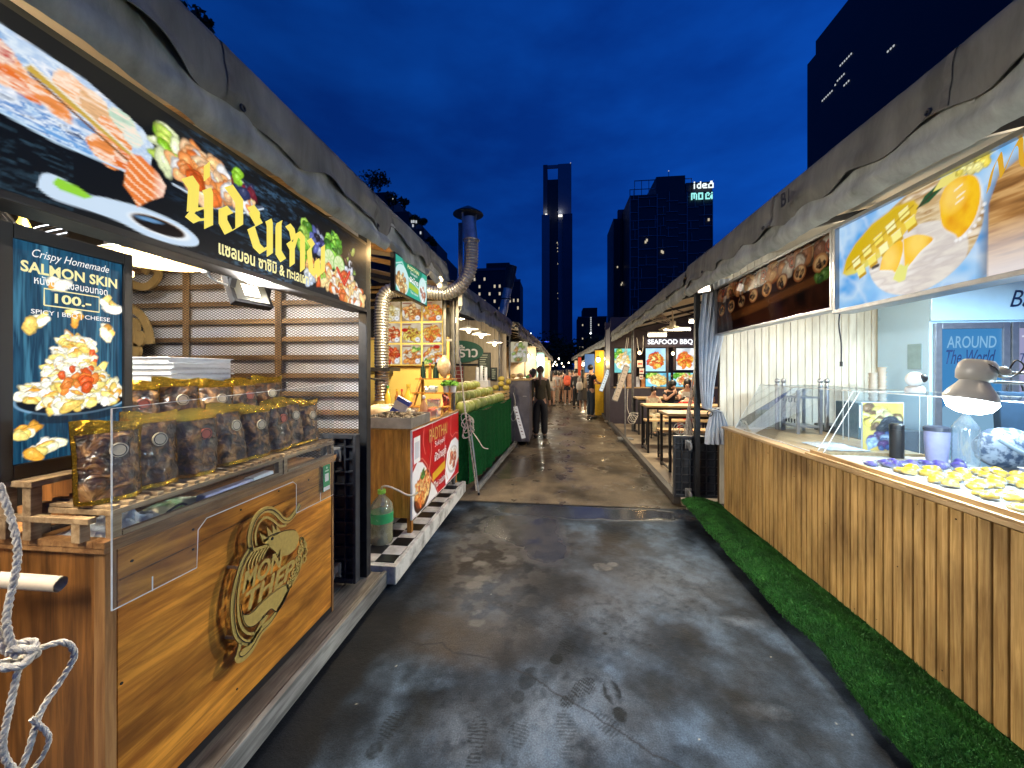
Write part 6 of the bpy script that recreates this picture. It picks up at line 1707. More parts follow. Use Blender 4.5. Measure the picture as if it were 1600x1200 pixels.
for i in range(9):
    c_, r_ = i % 3, i // 3
    p = Paint(.265, .265, .0065, S(214, 196, 160)); p.tex(np.ones_like(p.X), [S(170, 140, 100), S(225, 210, 180)], 8, i)
    p.ell(.13, .11, .125, .10, S(236, 232, 222)); p.heap(.135, .115, .11, .085, 70, .021, FD[i], i + 3, 1.9)
    if i in (4, 8): p.ell(.04 if i == 4 else .19, .17 if i == 4 else .23, .045, .025, S(190, 25, 20))
    if i in (7, 8): p.heap(.2 if i == 7 else .08, .2 if i == 7 else .04, .05, .03, 12, .016, [S(100, 160, 60), S(200, 220, 110)], 9)
    p.ell(.215, .045, .032, .032, S(250, 250, 250)); p.rect(.2, .23, .04, .05, S(90, 90, 130)); p.rect(.01, .13, .235, .25, S(140, 70, 60))
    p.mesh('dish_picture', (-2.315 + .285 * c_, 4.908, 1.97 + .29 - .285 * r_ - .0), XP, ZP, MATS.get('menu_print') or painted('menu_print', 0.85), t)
# hanging green sign
t = thing('hanging_sign', 'small green lit sign hanging in front of the metal duct', 'sign', (-1.2, 3.13, 2.2))
b = MB(); b.bx(-1.235, -1.20, 2.765, 3.50, 2.205, 2.50); b.build('housing', M_black, t, bevel=.003)
p = Paint(.70, .27, .005, S(60, 175, 150))
p.poly([(.12, .27), (.2, .2), (.3, .13), (.5, .12), (.58, .27)], S(25, 130, 100)); p.ell(.12, .10, .14, .12, S(205, 235, 235)); p.ell(.6, .11, .11, .12, S(205, 235, 235)); p.heap(.12, .08, .10, .075, 50, .018, [S(215, 175, 110), S(240, 215, 160), S(170, 120, 60)], 2)
p.heap(.6, .08, .06, .07, 22, .018, [S(225, 190, 170), S(180, 110, 80), S(240, 240, 235)], 3); p.poly([(.26, .12), (.26, .07), (.48, .05), (.49, .10)], S(170, 200, 60)); p.line([(0, .2), (.12, .24), (.25, .15), (.5, .1), (.58, .2), (.7, .22)], .008, S(215, 245, 240))
p.mesh('picture', (-1.1985, 2.782, 2.218), YP, ZP, M_pic, t)
text('PADTHAI', (-1.1975, 3.14, 2.455), YP, ZP, .26, .032, M_letYp, t, bold=.02); text('Sukiyaki', (-1.1975, 3.15, 2.415), YP, ZP, .16, .03, M_letW, t); text('ผัดไทย', (-1.1975, 3.15, 2.365), YP, ZP, .2, .05, M_letW, t, bold=.03); text('Thai cuisine', (-1.1975, 3.16, 2.26), YP, ZP, .18, .022, M_letW, t)
# exhaust duct
M_duct = mat('foil_duct', (0.36, 0.355, 0.345), rough=.34, metal=.85, scale=3, var=.12)
def corr(path, r, pitch=.034, amp=.006):
    pts = [Vector(q) for q in smooth_path(path, 24)]
    L = [0]
    for a, b_ in zip(pts[:-1], pts[1:]): L.append(L[-1] + (b_ - a).length)
    n = int(L[-1] / (pitch / 6)); out = []; rr = []
    j = 0
    for i in range(n + 1):
        s_ = L[-1] * i / n
        while j < len(L) - 2 and L[j + 1] < s_: j += 1
        f = (s_ - L[j]) / max(1e-9, L[j + 1] - L[j]); out.append(pts[j].lerp(pts[j + 1], f)); rr.append(r + amp * math.sin(s_ / pitch * 6.283))
    return out, rr
t = thing('exhaust_duct', 'silver flexible duct rising over the canopy to a capped chimney', 'duct', (-1.5, 4.5, 1.3))
b = MB(); P_, Q_ = corr([(-2.04, 4.35, 1.25), (-2.05, 4.35, 1.8), (-2.05, 4.36, 2.36), (-2.0, 4.38, 2.53), (-1.86, 4.42, 2.58), (-1.6, 4.5, 2.57), (-1.36, 4.56, 2.55), (-1.19, 4.58, 2.61), (-1.08, 4.58, 2.74), (-1.025, 4.58, 2.90), (-1.02, 4.58, 3.16)], .082)
b.tube(P_, Q_, 18); b.build('flexible_hose', M_duct, t, smooth=70)
b = MB(); b.cyl((-1.02, 4.58, 3.16), (-1.05, 4.58, 3.46), .085, n=20); b.tube([(-1.022 + .094 * math.cos(a * .314), 4.58 + .094 * math.sin(a * .314), 3.19) for a in range(20)], .012, 6, closed=True); b.build('stack_pipe', M_galv, t, smooth=40)
b = MB(); b.lathe((-1.055, 4.58, 3.50), [(.185, 0), (.18, .012), (.06, .085), (.015, .11), (0, .115)], 24)
b.build('rain_cap', M_steel_d, t, smooth=30)
b = MB()
for k in range(3):
    a = k * 2.1; b.bar((-1.055 + .085 * math.cos(a), 4.58 + .085 * math.sin(a), 3.40), (-1.055 + .11 * math.cos(a), 4.58 + .11 * math.sin(a), 3.54), .02, .004)
b.build('cap_strap', M_galv, t)
b = MB(); b.bar((-1.16, 4.62, 2.4), (-1.16, 4.62, 3.42), .05, .03); b.build('bracket', M_steel, t)
# counter with banner
t = thing('noodle_counter', 'pine noodle counter fronted by a red Padthai banner', 'counter', (-1.45, 4.0, .17))
b = MB()
for i in range(5):
    x0 = -1.262 - .079 * i; b.bx(x0, x0 - .077, 3.24, 3.262, .31, 1.085)
b.build('end_planks', M_pine, t, bevel=.002)
b = MB(); b.bx(-1.262, -1.30, 3.263, 4.84, .31, 1.085); b.build('front_board', M_pine, t)
b = MB(); b.bx(-1.24, -1.70, 3.22, 4.86, 1.086, 1.106); b.build('worktop', wood('pine_top', (.55, .32, .10), (.36, .18, .05), axis=1), t, bevel=.003)
for (x, y) in ((-1.285, 3.27), (-1.64, 3.27), (-1.285, 4.8), (-1.64, 4.8)):
    b = MB(); b.bx(x + .02, x - .02, y, y + .04, .171, .31); b.build('leg', M_pine, t)
BW, BH = 1.60, .765
p = Paint(BW, BH, .0065, S(190, 22, 28))
p.mix(np.clip((p.nz(2.5, 4) - .5) * 3, 0, 1) * .4, S(150, 10, 18))
p.poly([(0, .0), (0, .40), (.12, .47), (.25, .44), (.36, .36), (.48, .2), (.60, .12), (.72, .0)], S(240, 238, 235))
p.line([(0, .44), (.12, .5), (.26, .47), (.38, .385), (.50, .22), (.62, .14), (.75, .0)], .012, S(225, 130, 110))
p.ell(.27, .16, .245, .165, S(70, 40, 22), .3); p.ell(.28, .185, .225, .15, S(130, 60, 30), .3); p.heap(.28, .2, .19, .125, 170, .02, [S(230, 120, 50), S(245, 165, 80), S(210, 85, 30), S(250, 200, 130)], 3, 3.0); p.heap(.27, .32, .05, .03, 14, .016, [S(100, 150, 50), S(60, 110, 30)], 4, 2)
p.poly([(1.02, .0), (1.0, .15), (1.08, .36), (1.25, .46), (1.45, .47), (1.6, .4), (1.6, .2), (1.4, .05)], S(240, 240, 242)); p.ell(1.33, .23, .24, .16, S(200, 195, 190)); p.ell(1.33, .24, .22, .14, S(245, 240, 235)); p.heap(1.33, .24, .13, .10, 40, .03, [S(225, 150, 100), S(180, 80, 40), S(245, 215, 190), S(240, 240, 230)], 6)
p.line([(1.0, .6), (.97, .45), (.99, .2), (1.1, .05)], .012, S(235, 150, 130)); p.line([(.55, .765), (.50, .6), (.52, .5), (.45, .3), (.5, .1)], .01, S(240, 170, 150)); p.line([(1.25, .765), (1.22, .55), (1.3, .5), (1.45, .53), (1.6, .5)], .012, S(235, 120, 110)); p.line([(.3, .765), (.27, .62), (.33, .5)], .012, S(235, 130, 120))
p.poly([(.55, .25), (.55, .17), (1.0, .20), (1.0, .29)], S(215, 170, 40)); p.rect(.03, .19, .47, .70, S(238, 236, 232)); p.rect(.05, .17, .51, .66, S(205, 205, 208))
bn = MB(); bn.bx(-1.2455, -1.261, 3.235, 4.85, .295, 1.08); bo = bn.build('banner_board', M_white, t)
p.mesh('banner_print', (-1.2435, 3.242, .305), YP, ZP, M_print, bo)
M_goldi = plain('gold_ink', (.62, .40, .10)); M_wi = plain('white_ink', (.78, .76, .74))
text('PADTHAI', (-1.2425, 4.00, .955), YP, ZP, .62, .13, M_goldi, bo); text('Sukiyaki', (-1.2425, 4.04, .835), YP, ZP, .36, .075, M_wi, bo); text('ผัดไทยสุกี้', (-1.2425, 4.06, .70), YP, ZP, .42, .13, M_wi, bo, bold=.02)
text('Thai cuisine', (-1.2425, 4.04, .42), YP, ZP, .44, .075, M_wi, bo, bold=.01); text('ราคา 100', (-1.2425, 4.02, .535), YP, ZP, .36, .055, M_goldi, bo) if False else None
# tray of grilled things
t = thing('steel_tray', 'deep steel tray of charred food on the noodle counter', 'tray', (-1.45, 3.45, 1.107))
b = MB()
for (x0, x1, y0, y1) in ((-1.225, -1.232, 3.16, 3.66), (-1.668, -1.675, 3.16, 3.66), (-1.232, -1.668, 3.16, 3.167), (-1.232, -1.668, 3.653, 3.66)): b.bx(x0, x1, y0, y1, 1.108, 1.20)
b.bx(-1.232, -1.668, 3.167, 3.653, 1.108, 1.114); b.build('pan', M_galv, t)
b = MB(); rr = random.Random(6)
for i in range(90):
    b.ell((rr.uniform(-1.64, -1.26), rr.uniform(3.19, 3.63), 1.165 + rr.uniform(0, .035)), (rr.uniform(.015, .035), rr.uniform(.012, .025), rr.uniform(.008, .016)), 8, 5, Matrix.Rotation(rr.uniform(0, 3), 3, 'Z'), jit=.25, seed=i)
b.build('charred_food', mat('charred', (.16, .12, .08), rough=.6, scale=30, c2=(.015, .012, .01)), t, smooth=50)['kind'] = 'stuff'
# water bottle and hose
t = thing('water_jug', 'large clear water jug with a green label on the checker floor', 'jug', (-1.45, 3.08, .171))
b = MB(); b.lathe((-1.45, 3.08, .171), [(.085, 0), (.092, .012), (.09, .10), (.094, .14), (.092, .22), (.094, .27), (.085, .32), (.045, .37), (.03, .385), (.03, .405)], 24); b.build('jug', clear('jug_plastic', tint=(.9, .92, .85), alpha=.5, gloss=.12, body=(.42, .40, .28)), t, smooth=40)
b = MB(); b.lathe((-1.45, 3.08, .172), [(.082, .006), (.088, .02), (.086, .17), (0, .172)], 20); b.build('water', mat('murky_water', (.40, .33, .15), rough=.3), t, smooth=40)
b = MB(); b.lathe((-1.45, 3.08, .171), [(.0955, .175), (.0955, .255)], 24); b.build('label', mat('label_green', (.03, .30, .10), rough=.4, scale=12, c2=(.3, .5, .3), thr=(.35, .4)), t, smooth=40)
b = MB(); b.cyl((-1.45, 3.08, .576), (-1.45, 3.08, .606), .034, n=18); b.build('cap', plain('lime_cap', (.25, .55, .06)), t)
b = MB(); b.tube(smooth_path([(-1.45, 3.08, .60), (-1.43, 3.05, .64), (-1.38, 3.06, .64), (-1.32, 3.14, .58), (-1.28, 3.2, .53), (-1.24, 3.26, .51), (-1.22, 3.3, .52)]), .009, 8); o = b.build('drain_hose', plain('hose_cream', (.55, .48, .36)), at=(-1.35, 3.1, .5), smooth=60); tag(o, 'cream drain hose running from the noodle counter to the jug', 'hose')
# tiered rack, bottles, plant
t = thing('tiered_rack', 'stepped wooden rack of sauces on the noodle counter', 'rack', (-1.4, 4.35, 1.107))
b = MB()
for x in (-1.62, -1.28):
    b.bar((x, 4.15, 1.107), (x, 4.55, 1.56), .03, .05); b.bar((x, 4.56, 1.107), (x, 4.56, 1.56), .03, .03)
b.build('side_frame', M_pine, t)
for (y, z) in ((4.22, 1.19), (4.36, 1.34), (4.52, 1.50)):
    b = MB(); b.bx(-1.68, -1.20, y - .06, y + .08, z, z + .014); b.build('shelf', M_pine, t)
def bottle(x, y, z, r, h, m, mc, label, cat='bottle', grp=None):
    t = thing('sauce_bottle', label, cat, (x, y, z), grp)
    b = MB(); b.lathe((x, y, z), [(r, 0), (r, h * .55), (r * .4, h * .75), (r * .38, h * .88)], 14); b.build('glass', m, t, smooth=40)
    b = MB(); b.cyl((x, y, z + h * .88), (x, y, z + h), r * .45, n=12); b.build('cap', mc, t)
    return t
M_oil = mat('oil_yellow', (.62, .42, .05), rough=.12); M_dkg = mat('dark_glass', (.012, .03, .022), rough=.12); M_redc = plain('red_cap', (.5, .03, .03)); M_fish = mat('fish_sauce', (.33, .14, .03), rough=.12); M_grc = plain('green_cap', (.05, .25, .05))
bottle(-1.60, 4.52, 1.515, .032, .2, M_dkg, M_dkg, 'dark green bottle at the left of the rack top shelf'); bottle(-1.44, 4.52, 1.515, .036, .19, M_dkg, M_black, 'black bottle with a pale label on the rack top shelf'); bottle(-1.52, 4.54, 1.515, .02, .18, M_fish, M_redc, 'thin brown bottle between two dark bottles')
bottle(-1.95, 4.3, 1.17, .034, .26, M_oil, M_grc, 'yellow oil bottle standing by the yellow wall'); bottle(-1.86, 4.35, 1.17, .026, .22, M_fish, M_oil, 'amber sauce bottle beside the yellow oil'); bottle(-1.80, 4.35, 1.17, .026, .22, M_fish, M_redc, 'amber sauce bottle with a red cap'); bottle(-1.68, 4.25, 1.15, .05, .30, M_oil, M_oil, 'big yellow oil bottle left of the stepped rack'); bottle(-1.36, 3.86, 1.107, .04, .24, mat('chilli_sauce', (.50, .25, .12), rough=.2), M_white, 'chilli sauce bottle with a white cap behind the tray')
b = MB(); b.bx(-1.72, -2.3, 3.3, 4.7, .17, 1.145); o = b.build('prep_counter', M_pine, at=(-2, 4, .17)); tag(o, 'plain pine prep counter behind the noodle counter', 'counter')
t = thing('plastic_bag', 'clear bag of crackers hanging above the stepped rack', 'bag', (-1.3, 4.5, 1.6))
b = MB(); b.grid(lambda u, v: (-1.34 + .09 * math.cos(u * 6.283) * math.sin(.25 + v * 2.7), 4.52 + .06 * math.sin(u * 6.283) * math.sin(.25 + v * 2.7), 1.53 + .26 * v + .01 * mnoise.noise(Vector((u * 5, v * 5, 0)))), 18, 12); b.build('film', mat('cracker_bag', (.62, .50, .36), rough=.2, scale=16, c2=(.35, .22, .12), bump=.5), t, smooth=60)
t = thing('potted_plant', 'small green plant in two white pots on the rack', 'plant', (-1.24, 4.36, 1.355))
for dx in (-.04, .04):
    b = MB(); b.lathe((-1.22 + dx, 4.34, 1.355), [(.03, 0), (.042, .075), (.038, .076)], 14); b.build('pot', M_white, t, smooth=40)
b = MB(); rr = random.Random(3)
for i in range(260):
    a = rr.uniform(0, 6.28); q = .10 * math.sqrt(rr.random()); c = Vector((-1.22 + q * math.cos(a) * 1.1, 4.34 + q * math.sin(a) * .7, 1.44 + rr.uniform(0, .07) * (1 - q / .13)))
    d = Vector((rr.gauss(0, .012), rr.gauss(0, .012), rr.gauss(.005, .01))); e_ = Vector((rr.gauss(0, .009), rr.gauss(0, .009), rr.gauss(0, .009)))
    b.add([c - d, c + e_, c + d, c - e_], [(0, 1, 2, 3)])
b.build('leaves', mat('herb_leaf', (.12, .32, .03), rough=.6, scale=30, var=.5), t)
M_tubc = clear('deli_plastic', alpha=.3, gloss=.12)
def tub(x, y, z, w, h, m, label):
    t = thing('plastic_tub', label, 'tub', (x, y, z))
    b = MB(); k = .85
    b.add([(x - w * k, y - w * k, z), (x + w * k, y - w * k, z), (x + w * k, y + w * k, z), (x - w * k, y + w * k, z), (x - w, y - w, z + h), (x + w, y - w, z + h), (x + w, y + w, z + h), (x - w, y + w, z + h)], [(0, 3, 2, 1), (0, 1, 5, 4), (1, 2, 6, 5), (2, 3, 7, 6), (3, 0, 4, 7)]); b.build('tub', M_tubc, t)
    b = MB(); rr = random.Random(int(x * 999))
    for i in range(26): b.ell((x + rr.uniform(-w, w) * .7, y + rr.uniform(-w, w) * .7, z + h * rr.uniform(.25, .95)), (w * .28, w * .25, h * .14), 7, 4, jit=.2, seed=i)
    b.build('filling', m, t, smooth=50)['kind'] = 'stuff'
tub(-1.52, 3.82, 1.107, .09, .11, mat('sprouts', (.66, .60, .45), rough=.6, scale=30), 'tub of pale bean sprouts behind the charred tray'); tub(-1.32, 4.02, 1.107, .075, .10, mat('shrimp_red', (.6, .12, .06), rough=.4, scale=25), 'tub of red shrimp at the counter edge'); tub(-1.36, 4.22, 1.205, .07, .08, mat('dried_red', (.25, .05, .03), rough=.5, scale=25), 'tub of dark red chilli on the lowest rack shelf'); tub(-1.44, 4.36, 1.355, .07, .07, M_tub, 'steel grey tub on the middle rack shelf')
t = thing('chilli_packet', 'shiny packet of dried red chilli leaning at the counter edge', 'packet', (-1.26, 4.4, 1.107))
b = MB(); b.grid(lambda u, v: (-1.27 + .05 * math.sin(u * 3) * math.sin(v * 3), 4.28 + .2 * u - .08 * v, 1.12 + .22 * v + .03 * u), 10, 10); b.build('wrapper', mat('chilli_mix', (.40, .05, .03), rough=.25, scale=22, c2=(.06, .02, .015), thr=(.42, .55)), t, smooth=60)
t = thing('flour_packet', 'white and blue paper packet standing in the steel tray end', 'packet', (-1.45, 3.7, 1.12))
b = MB(); b.box((-1.55, 3.70, 1.235), (.14, .05, .2), Matrix.Rotation(R(28), 3, 'Y')); pk = b.build('wrapper', M_white, t, bevel=.008)
b = MB(); b.box((-1.505, 3.70, 1.30), (.145, .055, .04), Matrix.Rotation(R(28), 3, 'Y')); b.box((-1.575, 3.70, 1.185), (.145, .055, .06), Matrix.Rotation(R(28), 3, 'Y')); b.build('blue_band', plain('blue_ink', (.02, .05, .32)), pk)
t = thing('noodle_bag', 'big cream bag of noodles by the yellow wall', 'bag', (-1.8, 3.9, 1.15))
b = MB(); b.grid(lambda u, v: (-1.85 + (.16 + .03 * math.sin(u * 31)) * math.cos(u * 6.283) * math.cos(v * 1.5), 3.95 + .18 * math.sin(u * 6.283) * math.cos(v * 1.5), 1.146 + .085 * min(1, v * 2.2) ** .6 + .03 * mnoise.noise(Vector((u * 9, v * 4, 1)))), 30, 10); b.build('film', mat('noodle_film', (.72, .60, .42), rough=.3, scale=14, var=.2, bump=.4), t, smooth=60)
t = thing('wall_shelf', 'thin black shelf on the yellow wall', 'shelf', (-2.2, 4.4, 1.6))
b = MB(); b.bx(-2.6, -1.88, 4.2, 4.5, 1.60, 1.645); b.build('board', M_black, t)
b = MB(); b.bx(-2.2, -2.17, 4.3, 4.955, 1.56, 1.60); b.build('bracket', M_black, t)
t = thing('pink_sleeve', 'pink cloth standing in for the vendor sleeve beside the dark corner post', 'towel', (-1.85, 3.5, 1.3))  # made-up cloth and rail in place of the vendor's pink sleeve
b = MB(); b.grid(lambda u, v: (-1.62 - .2 * u + .02 * math.sin(v * 5), 3.02 + .02 * math.sin(u * 9 + v * 3), 1.58 - .30 * v - .1 * (1 - u)), 14, 12); b.build('cloth', plain('pink_cloth', (.62, .26, .36), rough=.9), t, smooth=60, solid=.01)
b = MB(); b.bar((-1.9, 3.03, 1.6), (-1.40, 3.03, 1.52), .015); b.build('rail', M_black, t)
lamp_tube('tube_lamp', 'warm tube lamp over the noodle counter', (-1.52, 3.55, 2.70), (-1.52, 4.2, 2.70), 75, (1.0, .80, .48))
def bulb(x, y, z, power, color=(1, .78, .48), r=.035, label='', shade=True, drop=.3, mname=None, group=None):
    t = thing('pendant_bulb', label, 'lamp', (x, y, z), group)
    m = MATS.get('bulb_%.2f' % color[2]) or emit('bulb_%.2f' % color[2], color, 18.0)
    b = MB(); b.ell((x, y, z), (r, r, r * 1.2), 12, 8); b.build('bulb', m, t, smooth=60)
    b = MB(); b.cyl((x, y, z + r), (x, y, z + r + .05), r * .5, n=8); b.cyl((x, y, z + r + .05), (x, y, z + r + drop), .004, n=5); b.build('cord', M_black, t)
    if shade:
        b = MB(); b.lathe((x, y, z + .02), [(.16, 0), (.155, .006), (.05, .045), (.03, .06)], 18); b.build('shade', plain('shade_white', (.7, .66, .58)) if 'shade_white' not in MATS else MATS['shade_white'], t, smooth=40)
    if power: point_light(t, (x, y, z - r * 1.6), power, color, .04)
    return t
bulb(-1.28, 2.98, 2.62, 14, (1, .62, .25), label='orange bulb glowing at the canopy hem near the green sign', shade=False, drop=.12)
bulb(-1.22, 3.93, 2.56, 22, (1, .72, .35), label='bright orange bulb at the canopy corner beside the duct', shade=False, drop=.12)

# ================================================================== coconut stall
fx = lambda y: -1.14 + (y - 4.97) * (.22 / 3.05)
t = thing('coconut_counter', 'stepped coconut counter draped in green artificial turf', 'counter', (-1.4, 6.4, 0))
b = MB()
def drape(u, v):
    y = 4.98 + 3.0 * u; k = .022 * (1 - v) * (math.sin(y * 21) + .7 * math.sin(y * 9.3 + 1))
    return (fx(y) + k + .02 * (1 - v), y + .01 * math.sin(v * 9), .10 + .02 * math.sin(y * 5) + .92 * v)
M_turfv = mat('turf_drape', (0.012, 0.13, 0.03), rough=.9, scale=70, c2=(.004, .05, .012), bump=.9, spec=.1, stretch=(1, 1, .25))
b.grid(drape, 150, 14); b.build('turf_drape', M_turfv, t, smooth=60)
b = MB(); b.grid(lambda u, v: (-1.15 - .85 * u, 4.985 + .02 * math.sin(u * 19) * (1 - v), .10 + .92 * v), 30, 6, flip=True); b.build('turf_end', M_turfv, t, smooth=60)
b = MB(); b.add([(fx(4.98), 4.98, 1.021), (fx(7.98), 7.98, 1.021), (-1.95, 7.98, 1.021), (-1.95, 4.98, 1.021)], [(0, 1, 2, 3)]); b.build('turf_top', M_turfv, t)
b = MB(); b.bar((-1.03, 5.0, .05), (-.83, 8.0, .10), .05, .06); b.build('front_rail', M_board, t)
for i, dz in enumerate((.12, .24)):
    b = MB(); b.bar((-1.40 - .22 * i, 5.35, 1.022 + dz - .012), (-1.22 - .22 * i, 7.4, 1.022 + dz - .012), .22, .02); b.build('step_board', M_pine, t)
M_coco = mat('coconut_green', (.44, .46, .12), rough=.5, scale=7, c2=(.26, .32, .06), thr=(.35, .6)); M_cococ = plain('coconut_cut', (.72, .64, .40), rough=.6)
def make_coco():
    t = thing('green_coconut', 'trimmed green coconut', 'coconut', (0, 0, 0), 'trimmed coconuts on the turf counter')
    b = MB(); b.ell((0, 0, .075), (.085, .085, .09), 16, 10, jit=.02); b.v = [(x, y, min(z, .142)) for x, y, z in b.v]; b.build('husk', M_coco, t, smooth=50)
    b = MB(); b.lathe((0, 0, .1425), [(.052, 0), (.05, .008), (.02, .011), (0, .011)], 14); b.build('cut_top', M_cococ, t, smooth=40)
    return t
c0 = None; rr = random.Random(2)
for (x0, z, ya, yb, n, lab) in ((-1.27, 1.024, 5.05, 7.6, 14, 'trimmed green coconut in the front row along the turf edge'), (-1.45, 1.146, 5.2, 7.3, 11, 'trimmed green coconut on the first step of the turf counter'), (-1.66, 1.268, 5.35, 7.2, 10, 'trimmed green coconut on the top step of the turf counter')):
    for i in range(n):
        y = ya + (yb - ya) * i / (n - 1)
        if c0 is None: o = c0 = make_coco()
        else: o = dup(c0)
        o['label'] = lab; s_ = rr.uniform(.92, 1.08); o.scale = (s_, s_, s_)
        o.location = (x0 + (y - 5) * .075 + rr.uniform(-.01, .01), y, z); o.rotation_euler = (rr.uniform(-.12, .12), rr.uniform(-.1, .1), rr.uniform(0, 6))
M_mango = mat('mango_skin', (.62, .46, .08), rough=.4, scale=6, var=.3)
for i, (x, y, z) in enumerate(((-1.5, 5.02, 1.03), (-1.62, 5.03, 1.03), (-1.38, 5.0, 1.03), (-1.0, 7.75, 1.2), (-1.1, 7.75, 1.28), (-.97, 7.9, 1.32), (-1.12, 7.9, 1.38), (-1.22, 7.8, 1.2))):
    b = MB(); b.ell((x, y, z + .06), (.075, .055, .058), 14, 9, Matrix.Rotation(i, 3, 'Z'), jit=.03); o = b.build('yellow_mango', M_mango, at=(x, y, z), smooth=60)
    tag(o, 'ripe yellow fruit beside the stacked green coconuts', 'fruit', 'yellow fruit on the coconut counter')
t = thing('fruit_crate', 'small wooden crate of yellow fruit at the counter end', 'crate', (-1.05, 7.7, 1.02))
b = MB()
for z in (1.03, 1.10, 1.17): b.bar((-.99, 7.45, z + .02), (-.96, 7.95, z + .02), .012, .05); b.bar((-1.25, 7.45, z + .02), (-.99, 7.45, z + .02), .012, .05)
b.build('slats', M_bam, t)
b = MB(); b.bx(-1.24, -1.0, 7.47, 7.93, 1.022, 1.19); b.build('inner_lining', M_turfv, t)
t = thing('straw_bin', 'white box of straws and cups behind the coconuts', 'box', (-1.45, 7.4, 1.3))
b = MB(); b.bx(-1.62, -1.30, 7.35, 7.6, 1.022, 1.42); b.build('box', M_white, t, bevel=.006)
for i, x in enumerate((-1.54, -1.46, -1.37)):
    b = MB(); b.cyl((x, 7.48, 1.42), (x, 7.48, 1.68 + .03 * (i % 2)), .036, .03, n=12); b.build('cup_column', M_white, t, smooth=40)
t = thing('back_wall', 'pale plank back wall of the coconut stall with a brick panel', 'wall', (-1.9, 8.15, 0))
b = MB(); b.bx(-3.2, -1.66, 8.12, 8.16, .05, 1.76); b.build('lower_wall', plain('grey_plank', (.30, .27, .22), rough=.7, scale=5, var=.2), t)
b = MB(); b.bx(-3.2, -1.05, 8.165, 8.19, .05, 2.7); b.build('upper_wall', wood('cream_wall', (.62, .52, .36), (.46, .37, .24), axis=2, scale=5, knots=False), t)
def brick_mat():
    m, tt, b = base_mat('red_brick')
    tc = N(tt, 'ShaderNodeTexCoord'); mp = N(tt, 'ShaderNodeMapping'); mp.inputs['Rotation'].default_value = (R(90), 0, 0)
    br = N(tt, 'ShaderNodeTexBrick', Scale=1.0, Mortar__Size=.008, Brick__Width=.22, Row__Height=.085)
    br.inputs['Color1'].default_value = (.34, .055, .035, 1); br.inputs['Color2'].default_value = (.24, .04, .03, 1); br.inputs['Mortar'].default_value = (.45, .36, .28, 1)
    tt.links.new(tc.outputs['Object'], mp.inputs[0]); tt.links.new(mp.outputs[0], br.inputs['Vector']); tt.links.new(br.outputs[0], b.inputs['Base Color']); sset(b, Roughness=.75)
    return m
b = MB(); b.bx(-2.5, -1.98, 8.09, 8.12, .6, 1.72); b.build('brick_panel', brick_mat(), t)
b = MB(); b.bx(-2.5, -1.66, 8.06, 8.12, 1.72, 1.76); b.build('ledge', M_steel_d, t)
b = MB(); b.bx(-1.95, -1.68, 8.095, 8.12, 1.28, 1.72); b.build('wood_panel', plain('tan_panel', (.42, .32, .18)), t)
t = thing('wall_sign', 'dark green oval wall sign with white Thai script', 'sign', (-2.0, 8.1, 2.0))
b = MB(); b.prism([(-2.6 + x, z) for x, z in arcp(.55, 2.02, .52, .24, 0, 355, 30)], (0, 8.10, 0), XP, ZP, .03); b.build('board', plain('sign_green', (.02, .11, .07)), t)
text('ะพร้าว', (-2.02, 8.065, 2.03), XP, ZP, .74, .27, M_wi, t, bold=.02)
for i, (x0, x1, z0, z1) in enumerate(((-1.64, -1.40, 1.48, 1.98), (-1.37, -1.26, 1.42, 1.66))):
    t = thing('chalk_menu', ['tall framed dark chalk menu on the cream wall', 'small dark chalk menu beside the tall one'][i], 'menu', (x0, 8.1, z0))
    b = MB(); b.bx(x0 - .02, x1 + .02, 8.13, 8.16, z0 - .02, z1 + .02); b.build('frame', M_black, t)
    b = MB(); b.bx(x0, x1, 8.125, 8.1295, z0, z1); bd = b.build('board', plain('chalk_green', (.05, .07, .05)), t)
    b = MB(); rr = random.Random(i)
    n = 10 if i == 0 else 5
    for k in range(n):
        z = z1 - (k + .7) * (z1 - z0) / (n + .4); b.bx(x0 + .02, x0 + .03 + rr.uniform(.4, .85) * (x1 - x0 - .03), 8.122, 8.1245, z - .008, z + .008)
    b.build('chalk_lines', plain('chalk_pale', (.55, .58, .42)), bd)
for i, (xa, xb, y, z) in enumerate(((-1.7, -1.30, 5.6, 2.36), (-1.5, -1.12, 6.1, 2.26), (-1.32, -.95, 6.7, 2.24), (-1.25, -.85, 7.3, 2.14))):
    pass
for i, (x, y, z) in enumerate(((-1.50, 5.6, 2.36), (-1.42, 6.2, 2.27), (-1.25, 6.4, 2.20), (-1.15, 7.2, 2.12))):
    bulb(x, y, z, 18, (1, .84, .60), label=['dish lamp nearest the torn canopy edge', 'wide flat dish lamp over the coconuts', 'dish lamp with a bright bulb above the green sign', 'dish lamp furthest along the coconut stall'][i], drop=.28)
